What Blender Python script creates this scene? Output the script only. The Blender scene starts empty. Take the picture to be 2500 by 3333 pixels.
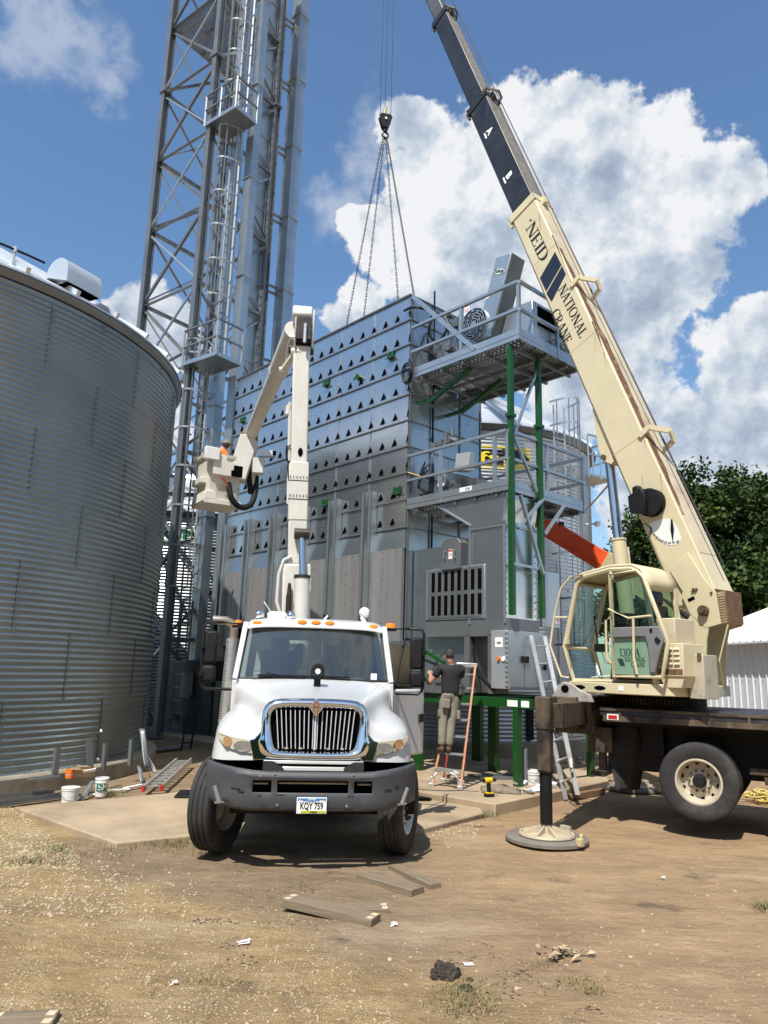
import bpy, bmesh, math, random
import numpy as np
from mathutils import Vector, Matrix, noise
random.seed(7)
rng = np.random.default_rng(11)
SC = bpy.context.scene
COL = SC.collection
rad = math.radians
pi = math.pi

# ------------------------------------------------------------------ camera
PITCH, ROLL, CAMH, FPX = rad(12.0), rad(1.64), 2.05, 2407.0
fw = Vector((0, math.cos(PITCH), math.sin(PITCH)))
up0 = Vector((0, -math.sin(PITCH), math.cos(PITCH)))
ri0 = Vector((1, 0, 0))
upv = up0 * math.cos(ROLL) - ri0 * math.sin(ROLL)
riv = ri0 * math.cos(ROLL) + up0 * math.sin(ROLL)
CAM = Vector((0, 0, CAMH))
cam = bpy.data.objects.new('camera', bpy.data.cameras.new('camera'))
COL.objects.link(cam)
cam.matrix_world = Matrix(((riv.x, upv.x, -fw.x, 0), (riv.y, upv.y, -fw.y, 0), (riv.z, upv.z, -fw.z, CAMH), (0, 0, 0, 1)))
cam.data.sensor_fit = 'VERTICAL'
cam.data.sensor_height = 36.0
cam.data.lens = 36.0 * FPX / 3333.0
cam.data.clip_start = 0.05
cam.data.clip_end = 3000
SC.camera = cam

def pxray(x, y):
    return fw + riv * ((x - 1250) / FPX) - upv * ((y - 1666.5) / FPX)

def onground(x, y, z=0.0):
    d = pxray(x, y)
    return CAM + d * ((z - CAMH) / d.z)

# ------------------------------------------------------------------ sun, sky, clouds
SUN_AZ, SUN_EL = rad(22), rad(57)          # light travels towards +Y, a little to +X
sd = Vector((math.sin(SUN_AZ) * math.cos(SUN_EL), math.cos(SUN_AZ) * math.cos(SUN_EL), -math.sin(SUN_EL)))
sun = bpy.data.objects.new('sun', bpy.data.lights.new('sun', 'SUN'))
COL.objects.link(sun)
sun.data.energy = 5.0
sun.data.angle = rad(0.55)
sun.data.color = (1.0, 0.955, 0.88)
sun.rotation_euler = sd.to_track_quat('-Z', 'Y').to_euler()
SC.view_settings.view_transform = 'Standard'
SC.view_settings.look = 'None'
SC.view_settings.exposure = 0.36
SC.view_settings.gamma = 1.0

W = bpy.data.worlds.new('World')
SC.world = W
W.use_nodes = True
nt = W.node_tree
nt.nodes.clear()

def N(t, kind, **kw):
    n = t.nodes.new(kind)
    for k, v in kw.items():
        setattr(n, k, v)
    return n

def math_n(t, op, a, b=None, c=None, clamp=False):
    n = t.nodes.new('ShaderNodeMath')
    n.operation = op
    n.use_clamp = clamp
    for i, s in enumerate((a, b, c)):
        if s is None:
            continue
        if isinstance(s, (int, float)):
            n.inputs[i].default_value = s
        else:
            t.links.new(s, n.inputs[i])
    return n.outputs[0]

def vmath(t, op, a, b=None):
    n = t.nodes.new('ShaderNodeVectorMath')
    n.operation = op
    for i, s in enumerate((a, b)):
        if s is None:
            continue
        if isinstance(s, (tuple, list, Vector)):
            n.inputs[i].default_value = tuple(s)
        else:
            t.links.new(s, n.inputs[i])
    return n

def ramp(t, fac, stops):
    n = t.nodes.new('ShaderNodeValToRGB')
    el = n.color_ramp.elements
    while len(el) < len(stops):
        el.new(0.5)
    for e, (p, c) in zip(el, stops):
        e.position = p
        e.color = (c[0], c[1], c[2], 1) if hasattr(c, '__len__') else (c, c, c, 1)
    t.links.new(fac, n.inputs[0])
    return n.outputs[0]

sky = N(nt, 'ShaderNodeTexSky', sky_type='NISHITA')
sky.sun_disc = False
sky.sun_elevation = SUN_EL
sky.sun_rotation = math.atan2(-sd.x, -sd.y)
sky.air_density = 1.25
sky.dust_density = 0.5
sky.ozone_density = 3.0
bg_sky = N(nt, 'ShaderNodeBackground')
bg_sky.inputs[1].default_value = 0.112
tint = N(nt, 'ShaderNodeMix', data_type='RGBA', blend_type='MULTIPLY'); tint.inputs[0].default_value = 1.0
nt.links.new(sky.outputs[0], tint.inputs[6]); tint.inputs[7].default_value = (0.86, 1.0, 1.10, 1)
nt.links.new(tint.outputs[2], bg_sky.inputs[0])
tcw = N(nt, 'ShaderNodeTexCoord')
DIR = vmath(nt, 'NORMALIZE', tcw.outputs['Generated']).outputs[0]

def fbm(vec, scale, detail, rough=0.55, off=(0, 0, 0)):
    n = N(nt, 'ShaderNodeTexNoise')
    n.inputs['Scale'].default_value = scale
    n.inputs['Detail'].default_value = detail
    n.inputs['Roughness'].default_value = rough
    a = vmath(nt, 'ADD', vec, off)
    nt.links.new(a.outputs[0], n.inputs['Vector'])
    return n

# clouds: each puff is a direction and an angular radius
PUFFS = [(1700, 470, 185), (1850, 420, 130), (1960, 560, 200), (2150, 540, 150), (2290, 610, 140), (2400, 610, 70),
         (1500, 600, 170), (1400, 470, 110), (1340, 420, 105), (1350, 680, 150), (1250, 770, 110), (1180, 700, 60), (1550, 850, 260), (1800, 850, 300),
         (2100, 850, 230), (2250, 760, 120), (1650, 1050, 240), (1950, 1080, 270), (1900, 1290, 190), (2120, 1000, 170), (1500, 980, 120),
         (2500, 1070, 105), (2440, 1190, 150), (2580, 1300, 220), (2380, 1380, 190), (2200, 1360, 110), (2120, 1330, 70),
         (2150, 1500, 140), (2330, 1560, 180), (2550, 1560, 230), (2080, 1640, 110), (2720, 1270, 230),
         (490, 1060, 110), (560, 1130, 90), (430, 1040, 60), (560, 1400, 80), (1190, 980, 85), (1110, 1040, 75)]
WISPS = [(140, 60, 190), (260, 130, 130), (330, 230, 90), (60, 150, 110), (280, 300, 55), (1110, 650, 120), (1190, 530, 95), (2010, 1230, 150), (1260, 420, 110)]

def cover(vec, lst, base=None):
    out = base
    for (x, y, r) in lst:
        c = pxray(x, y).normalized()
        d = vmath(nt, 'DISTANCE', vec, tuple(c)).outputs['Value']
        v = math_n(nt, 'MULTIPLY_ADD', d, -1.0 / (r / FPX), 1.0)
        if out is None:
            out = v
        else:
            n = N(nt, 'ShaderNodeMath', operation='SMOOTH_MAX')
            nt.links.new(out, n.inputs[0]); nt.links.new(v, n.inputs[1]); n.inputs[2].default_value = 0.25
            out = n.outputs[0]
    return out

w1 = fbm(DIR, 9.0, 5, 0.55)
w1v = vmath(nt, 'SUBTRACT', w1.outputs['Color'], (0.5, 0.5, 0.5))
sc1 = vmath(nt, 'SCALE', w1v.outputs[0]); sc1.inputs['Scale'].default_value = 0.11
DW = vmath(nt, 'ADD', DIR, sc1.outputs[0]).outputs[0]
big = cover(DW, PUFFS)
f1 = fbm(DIR, 26.0, 9, 0.60).outputs['Fac']
f2 = fbm(DIR, 26.0, 9, 0.60, (0.012, 0.004, -0.016)).outputs['Fac']   # the same field a step towards the sun
g1 = fbm(DIR, 8.0, 5, 0.55, (3, 1, 2)).outputs['Fac']
g2 = fbm(DIR, 8.0, 5, 0.55, (3.035, 1.01, 1.96)).outputs['Fac']
dens = math_n(nt, 'ADD', big, math_n(nt, 'MULTIPLY_ADD', f1, 1.10, -0.55))
mask = N(nt, 'ShaderNodeMapRange', interpolation_type='SMOOTHSTEP')
mask.inputs[1].default_value = -0.02; mask.inputs[2].default_value = 0.17
nt.links.new(dens, mask.inputs[0])
wz = cover(DW, WISPS)
wd = math_n(nt, 'ADD', wz, math_n(nt, 'MULTIPLY_ADD', f1, 2.0, -1.05))
wm = N(nt, 'ShaderNodeMapRange', interpolation_type='SMOOTHSTEP')
wm.inputs[1].default_value = -0.1; wm.inputs[2].default_value = 0.9; wm.inputs[4].default_value = 0.38
nt.links.new(wd, wm.inputs[0])
# a thin haze of cloud low over the horizon
sx = N(nt, 'ShaderNodeSeparateXYZ'); nt.links.new(DIR, sx.inputs[0])
hz = N(nt, 'ShaderNodeMapRange'); hz.inputs[1].default_value = 0.26; hz.inputs[2].default_value = 0.0; hz.inputs[3].default_value = 0.0; hz.inputs[4].default_value = 0.22
nt.links.new(sx.outputs[2], hz.inputs[0])
bk1 = fbm(DIR, 3.2, 7, 0.55, (7, 2, 5)).outputs['Fac']     # unseen cloud added behind the camera to brighten the steel's reflections
bkm = N(nt, 'ShaderNodeMapRange', interpolation_type='SMOOTHSTEP'); bkm.inputs[1].default_value = 0.44; bkm.inputs[2].default_value = 0.60; bkm.inputs[4].default_value = 0.85
nt.links.new(bk1, bkm.inputs[0])
bky = N(nt, 'ShaderNodeMapRange'); bky.inputs[1].default_value = 0.05; bky.inputs[2].default_value = -0.25
nt.links.new(sx.outputs[1], bky.inputs[0])
back = math_n(nt, 'MULTIPLY', bkm.outputs[0], bky.outputs[0])
m_all = math_n(nt, 'MAXIMUM', math_n(nt, 'MAXIMUM', back, math_n(nt, 'MULTIPLY', mask.outputs[0], 0.98)), math_n(nt, 'MAXIMUM', wm.outputs[0], hz.outputs[0]))
# light on the clouds: brighter where the field falls away towards the sun, greyer in the thick middle
em = math_n(nt, 'MULTIPLY', math_n(nt, 'SUBTRACT', f1, f2), 1.25)
eg = math_n(nt, 'MULTIPLY', math_n(nt, 'SUBTRACT', g1, g2), 2.0)
thick = N(nt, 'ShaderNodeMapRange'); thick.inputs[1].default_value = 0.15; thick.inputs[2].default_value = 0.95; thick.inputs[3].default_value = 0.0; thick.inputs[4].default_value = 0.20
nt.links.new(dens, thick.inputs[0])
lit = math_n(nt, 'SUBTRACT', math_n(nt, 'ADD', math_n(nt, 'ADD', em, eg), 0.98), thick.outputs[0])
low = N(nt, 'ShaderNodeMapRange'); low.inputs[1].default_value = 0.60; low.inputs[2].default_value = 0.36; low.inputs[3].default_value = 0.0; low.inputs[4].default_value = 0.30
nt.links.new(sx.outputs[2], low.inputs[0])
lit = math_n(nt, 'SUBTRACT', lit, low.outputs[0])
ccol = ramp(nt, lit, [(0.15, (0.34, 0.41, 0.53)), (0.5, (0.47, 0.55, 0.66)), (0.75, (0.66, 0.72, 0.79)), (1.0, (0.88, 0.89, 0.91))])
bg_cl = N(nt, 'ShaderNodeBackground'); bg_cl.inputs[1].default_value = 0.80
nt.links.new(ccol, bg_cl.inputs[0])
mixw = N(nt, 'ShaderNodeMixShader')
nt.links.new(m_all, mixw.inputs[0]); nt.links.new(bg_sky.outputs[0], mixw.inputs[1]); nt.links.new(bg_cl.outputs[0], mixw.inputs[2])
outw = N(nt, 'ShaderNodeOutputWorld'); nt.links.new(mixw.outputs[0], outw.inputs[0])

# ------------------------------------------------------------------ materials
MATS = {}
def mat(name, col, rough=0.6, metal=0.0, var=0.12, scale=3.0, bump=0.0, bscale=40.0, dirt=None, dscale=2.0, dlo=0.55, dhi=0.72, stretch=None, rvar=0.1, spec=0.5, coat=0.0, spangle=0.0):
    m = bpy.data.materials.new(name); m.use_nodes = True
    t = m.node_tree; bs = t.nodes['Principled BSDF']
    bs.inputs['Roughness'].default_value = rough
    bs.inputs['Metallic'].default_value = metal
    bs.inputs['Specular IOR Level'].default_value = spec
    if coat: bs.inputs['Coat Weight'].default_value = coat; bs.inputs['Coat Roughness'].default_value = 0.12
    tc = N(t, 'ShaderNodeTexCoord'); vec = tc.outputs['Object']
    if stretch:
        mp = N(t, 'ShaderNodeMapping'); mp.inputs['Scale'].default_value = stretch
        t.links.new(vec, mp.inputs[0]); vec = mp.outputs[0]
    n1 = N(t, 'ShaderNodeTexNoise'); n1.inputs['Scale'].default_value = scale; n1.inputs['Detail'].default_value = 6; n1.inputs['Roughness'].default_value = 0.62
    t.links.new(vec, n1.inputs['Vector'])
    a = [max(0, c * (1 - var * 1.6)) for c in col]; b = [min(1, c * (1 + var * 1.6)) for c in col]
    c = ramp(t, n1.outputs['Fac'], [(0.25, a), (0.75, b)])
    if spangle:
        vo = N(t, 'ShaderNodeTexVoronoi'); vo.inputs['Scale'].default_value = 38
        t.links.new(tc.outputs['Object'], vo.inputs['Vector'])
        mx = N(t, 'ShaderNodeMix', data_type='RGBA', blend_type='OVERLAY'); mx.inputs[0].default_value = spangle
        t.links.new(c, mx.inputs[6])
        bw = N(t, 'ShaderNodeRGBToBW'); t.links.new(vo.outputs['Color'], bw.inputs[0])
        cb = N(t, 'ShaderNodeCombineColor')
        for i in range(3): t.links.new(bw.outputs[0], cb.inputs[i])
        t.links.new(cb.outputs[0], mx.inputs[7]); c = mx.outputs[2]
    if dirt:
        n2 = N(t, 'ShaderNodeTexNoise'); n2.inputs['Scale'].default_value = dscale; n2.inputs['Detail'].default_value = 9; n2.inputs['Roughness'].default_value = 0.68
        ad = vmath(t, 'ADD', vec, (4.7, 2.2, 8.1)); t.links.new(ad.outputs[0], n2.inputs['Vector'])
        f = ramp(t, n2.outputs['Fac'], [(dlo, 0.0), (dhi, 1.0)])
        mx = N(t, 'ShaderNodeMix', data_type='RGBA')
        t.links.new(f, mx.inputs[0]); t.links.new(c, mx.inputs[6]); mx.inputs[7].default_value = (*dirt, 1)
        c = mx.outputs[2]
        if metal > 0.3:
            t.links.new(math_n(t, 'MULTIPLY_ADD', f, -0.6 * metal, metal), bs.inputs['Metallic'])
    t.links.new(c, bs.inputs['Base Color'])
    if rvar:
        t.links.new(math_n(t, 'MULTIPLY_ADD', n1.outputs['Fac'], rvar * 2, rough - rvar, clamp=True), bs.inputs['Roughness'])
    if bump:
        n3 = N(t, 'ShaderNodeTexNoise'); n3.inputs['Scale'].default_value = bscale; n3.inputs['Detail'].default_value = 5
        t.links.new(vec, n3.inputs['Vector'])
        bp = N(t, 'ShaderNodeBump'); bp.inputs['Strength'].default_value = bump; bp.inputs['Distance'].default_value = 0.02
        t.links.new(n3.outputs['Fac'], bp.inputs['Height']); t.links.new(bp.outputs[0], bs.inputs['Normal'])
    MATS[name] = m
    return m

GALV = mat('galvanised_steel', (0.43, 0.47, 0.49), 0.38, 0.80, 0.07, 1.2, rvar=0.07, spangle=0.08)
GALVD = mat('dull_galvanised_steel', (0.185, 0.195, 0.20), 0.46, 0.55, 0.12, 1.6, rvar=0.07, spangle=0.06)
PANEL = mat('dryer_panel_steel', (0.56, 0.575, 0.575), 0.24, 0.92, 0.06, 0.8, rvar=0.06, spangle=0.05)
PANELD = mat('dryer_plain_steel', (0.40, 0.45, 0.47), 0.28, 0.88, 0.09, 0.7, rvar=0.08, spangle=0.06)
DOORP = mat('dusty_aluminium_sheet', (0.30, 0.295, 0.29), 0.5, 0.5, 0.10, 1.0, stretch=(6, 6, 0.5), rvar=0.05)
BINW = mat('weathered_bin_steel', (0.25, 0.285, 0.295), 0.38, 0.85, 0.10, 0.7, rvar=0.06, dirt=(0.30, 0.29, 0.26), dscale=0.5, dlo=0.60, dhi=0.85)
ROOFS = mat('bin_roof_steel', (0.62, 0.65, 0.67), 0.42, 0.55, 0.06, 1.0)
DARK = mat('dark_opening', (0.004, 0.004, 0.005), 1.0, 0, 0.1, rvar=0, spec=0)
BLACK = mat('black_paint', (0.010, 0.010, 0.011), 0.45, 0, 0.2, 5, spec=.25)
BLACKP = mat('dusty_black_plastic', (0.013, 0.013, 0.014), 0.6, 0, 0.2, 6, spec=.2)
RUBBER = mat('tyre_rubber', (0.022, 0.021, 0.021), 0.8, 0, 0.25, 5, dirt=(0.085, 0.072, 0.06), dscale=3, dlo=0.52, dhi=0.80, bump=0.15, bscale=60)
WHITE = mat('white_truck_paint', (0.56, 0.565, 0.56), 0.30, 0, 0.03, 2, coat=0.5, rvar=0.04, dirt=(0.52, 0.48, 0.42), dscale=3.5, dlo=0.66, dhi=0.95)
WHITEB = mat('grimy_white_boom_paint', (0.56, 0.545, 0.49), 0.45, 0, 0.06, 2.5, dirt=(0.30, 0.24, 0.17), dscale=3.2, dlo=0.62, dhi=0.88, stretch=(2, 2, 0.8))
FIBRE = mat('stained_bucket_fibreglass', (0.66, 0.63, 0.55), 0.5, 0, 0.06, 3, dirt=(0.33, 0.28, 0.2), dscale=3.5, dlo=0.56, dhi=0.85)
CHROME = mat('chrome', (0.78, 0.80, 0.82), 0.08, 1.0, 0.03, 4, rvar=0.03)
BUMP = mat('scuffed_grey_bumper', (0.056, 0.058, 0.065), 0.5, 0, 0.10, 4, dirt=(0.14, 0.135, 0.14), dscale=6, dlo=0.58, dhi=0.9)
SCUFF = mat('bare_scuffed_plastic', (0.025, 0.022, 0.022), 0.8, 0, 0.3, 30)
CREAM = mat('cream_crane_paint', (0.585, 0.51, 0.33), 0.42, 0, 0.05, 1.5, dirt=(0.45, 0.33, 0.19), dscale=2.2, dlo=0.64, dhi=0.90, bump=0.02)
CREAMR = mat('rusty_cream_paint', (0.55, 0.47, 0.32), 0.55, 0, 0.10, 2.0, dirt=(0.26, 0.15, 0.08), dscale=1.6, dlo=0.56, dhi=0.80)
RUST = mat('rust_streak', (0.14, 0.070, 0.038), 0.85, 0, 0.35, 9, dirt=(0.36, 0.25, 0.14), dscale=5, dlo=0.54, dhi=0.7)
CRBLK = mat('worn_black_boom_paint', (0.020, 0.021, 0.025), 0.38, 0, 0.25, 1.6, dirt=(0.10, 0.10, 0.105), dscale=2.6, dlo=0.58, dhi=0.85, rvar=0.12)
BOOMTOP = mat('bare_oily_boom_steel', (0.27, 0.235, 0.18), 0.45, 0.3, 0.2, 1.4, stretch=(1, 6, 6))
BROWN = mat('oily_brown_steel', (0.115, 0.082, 0.05), 0.55, 0.15, 0.35, 3, dirt=(0.018, 0.016, 0.015), dscale=2.6, dlo=0.44, dhi=0.62, stretch=(1, 1, 0.5))
ROD = mat('hydraulic_rod_steel', (0.55, 0.57, 0.60), 0.12, 1.0, 0.04, 3, rvar=0.03)
GREY = mat('grey_plastic', (0.17, 0.17, 0.17), 0.6, 0, 0.08, 5)
GREEN = mat('green_machine_paint', (0.006, 0.062, 0.010), 0.38, 0, 0.08, 3)
ORANGE = mat('orange_boom_paint', (0.72, 0.085, 0.018), 0.42, 0, 0.07, 2, dirt=(0.35, 0.07, 0.03), dscale=2, dlo=0.66, dhi=0.9)
TAN = mat('tan_machine_paint', (0.50, 0.40, 0.22), 0.5, 0, 0.1, 4, dirt=(0.10, 0.07, 0.04), dscale=4, dlo=0.58, dhi=0.8)
AMBER = mat('amber_lens', (0.85, 0.26, 0.02), 0.25, 0, 0.05, 8)
REDM = mat('red_lens', (0.45, 0.02, 0.015), 0.3, 0, 0.1)
LENS = mat('clouded_headlight_lens', (0.50, 0.49, 0.38), 0.22, 0.1, 0.08, 8, coat=0.6)
LENSD = mat('headlight_reflector', (0.33, 0.33, 0.30), 0.25, 0.5, 0.15, 12, coat=0.6)
ALU = mat('bare_aluminium', (0.60, 0.60, 0.59), 0.42, 0.75, 0.08, 6)
LADR = mat('faded_orange_fibreglass', (0.56, 0.26, 0.15), 0.55, 0, 0.1, 5, dirt=(0.55, 0.45, 0.36), dscale=6, dlo=0.5, dhi=0.75)
LADRR = mat('red_fibreglass', (0.36, 0.045, 0.04), 0.5, 0, 0.1, 5)
CONC = mat('concrete', (0.36, 0.275, 0.18), 0.9, 0, 0.12, 1.2, bump=0.12, bscale=30, dirt=(0.22, 0.165, 0.105), dscale=0.9, dlo=0.46, dhi=0.70)
CONCW = mat('weathered_concrete_wall', (0.27, 0.235, 0.18), 0.9, 0, 0.15, 1.6, bump=0.15, bscale=25, dirt=(0.13, 0.115, 0.085), dscale=1.4, dlo=0.5, dhi=0.75)
WOOD = mat('weathered_plank_wood', (0.20, 0.155, 0.10), 0.8, 0, 0.20, 3, stretch=(1.0, 14, 14), bump=0.2, bscale=12, dirt=(0.10, 0.085, 0.065), dscale=2.2, dlo=0.5, dhi=0.75)
WOODE = mat('pale_end_grain', (0.52, 0.43, 0.28), 0.85, 0, 0.2, 20)
PAPER = mat('white_paper', (0.80, 0.80, 0.78), 0.8, 0, 0.03, 20)
REDP = mat('red_print', (0.45, 0.03, 0.03), 0.7, 0, 0.05)
BLUEP = mat('blue_print', (0.05, 0.12, 0.38), 0.6, 0, 0.05)
YEL = mat('yellow_sign_paint', (0.80, 0.62, 0.01), 0.45, 0, 0.04, 4)
BLKS = mat('black_sign_paint', (0.012, 0.012, 0.014), 0.45, 0, 0.1)
WHTS = mat('white_sign_paint', (0.78, 0.79, 0.77), 0.5, 0, 0.03)
GRNS = mat('green_sign_paint', (0.02, 0.16, 0.05), 0.5, 0, 0.05)
NAVY = mat('navy_stripe_paint', (0.012, 0.018, 0.032), 0.4, 0, 0.1)
PLASTW = mat('white_bucket_plastic', (0.72, 0.72, 0.69), 0.45, 0, 0.04, 6, dirt=(0.5, 0.45, 0.38), dscale=8, dlo=0.6, dhi=0.85)
CARD = mat('cardboard', (0.42, 0.29, 0.16), 0.85, 0, 0.08, 6)
ORP = mat('orange_plastic', (0.78, 0.17, 0.02), 0.45, 0, 0.05)
YELP = mat('yellow_tool_plastic', (0.72, 0.45, 0.01), 0.45, 0, 0.08)
CANVAS = mat('grey_brown_canvas', (0.19, 0.155, 0.115), 0.9, 0, 0.2, 14, bump=0.3, bscale=50)
ROPE = mat('yellow_rope', (0.55, 0.44, 0.13), 0.8, 0, 0.2, 30, bump=0.4, bscale=120)
PVC = mat('grey_conduit', (0.15, 0.16, 0.17), 0.6, 0, 0.08)
CHAIN = mat('dark_chain_steel', (0.018, 0.016, 0.018), 0.45, 0.6, 0.2, 9)
SHEDW = mat('pale_shed_siding', (0.66, 0.70, 0.74), 0.5, 0.1, 0.05, 0.8, stretch=(1, 1, 0.3))
SHEDR = mat('white_shed_roofing', (0.78, 0.79, 0.80), 0.45, 0.1, 0.04, 1)
BRNTRIM = mat('brown_ridge_trim', (0.09, 0.05, 0.04), 0.6, 0, 0.1)
SKIN = mat('tanned_skin', (0.42, 0.22, 0.14), 0.55, 0, 0.08, 14)
HAIR = mat('dark_greying_hair', (0.035, 0.03, 0.027), 0.7, 0, 0.4, 60, bump=0.4, bscale=120)
SHIRT = mat('charcoal_shirt_cloth', (0.020, 0.020, 0.022), 0.9, 0, 0.15, 10, bump=0.25, bscale=10)
PANTS = mat('khaki_work_trouser_cloth', (0.22, 0.20, 0.155), 0.9, 0, 0.14, 9, bump=0.35, bscale=9)
BOOT = mat('brown_boot_leather', (0.10, 0.065, 0.04), 0.7, 0, 0.2, 14)
ORSHIRT = mat('orange_shirt_cloth', (0.95, 0.20, 0.03), 0.85, 0, 0.05, 10, bump=0.2, bscale=12)
BARK = mat('tree_bark', (0.10, 0.08, 0.06), 0.9, 0, 0.25, 6, bump=0.5, bscale=18)
DIRTC = mat('dark_dirt_clod', (0.045, 0.035, 0.026), 0.95, 0, 0.35, 14, bump=0.6, bscale=40)
STRAW = mat('dry_grass_blades', (0.20, 0.17, 0.075), 0.9, 0, 0.35, 9)
LEAFD = mat('dry_leaf', (0.35, 0.27, 0.17), 0.85, 0, 0.4, 16)

def glass_mat(name, tint, refl=0.10, rough=0.02, ior=1.45):
    m = bpy.data.materials.new(name); m.use_nodes = True
    t = m.node_tree; t.nodes.clear()
    tr = N(t, 'ShaderNodeBsdfTransparent'); tr.inputs[0].default_value = (*tint, 1)
    gl = N(t, 'ShaderNodeBsdfGlossy'); gl.inputs['Roughness'].default_value = rough; gl.inputs[0].default_value = (0.9, 0.95, 0.95, 1)
    fr = N(t, 'ShaderNodeFresnel'); fr.inputs[0].default_value = ior
    mx = N(t, 'ShaderNodeMixShader'); o = N(t, 'ShaderNodeOutputMaterial')
    t.links.new(math_n(t, 'ADD', fr.outputs[0], refl), mx.inputs[0])
    t.links.new(tr.outputs[0], mx.inputs[1]); t.links.new(gl.outputs[0], mx.inputs[2]); t.links.new(mx.outputs[0], o.inputs[0])
    return m
GLASS = glass_mat('tinted_windscreen_glass', (0.38, 0.48, 0.44), 0.11)
GLASSG = glass_mat('green_tinted_cab_glass', (0.52, 0.68, 0.61), 0.02, ior=1.18)

# ------------------------------------------------------------------ mesh builder
def frame_from(d, up=(0, 0, 1)):
    d = Vector(d).normalized(); up = Vector(up)
    if abs(d.dot(up)) > 0.97: up = Vector((0, 1, 0)) if abs(d.y) < 0.9 else Vector((1, 0, 0))
    x = d.cross(up).normalized(); y = x.cross(d).normalized()
    return x, y, d

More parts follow.
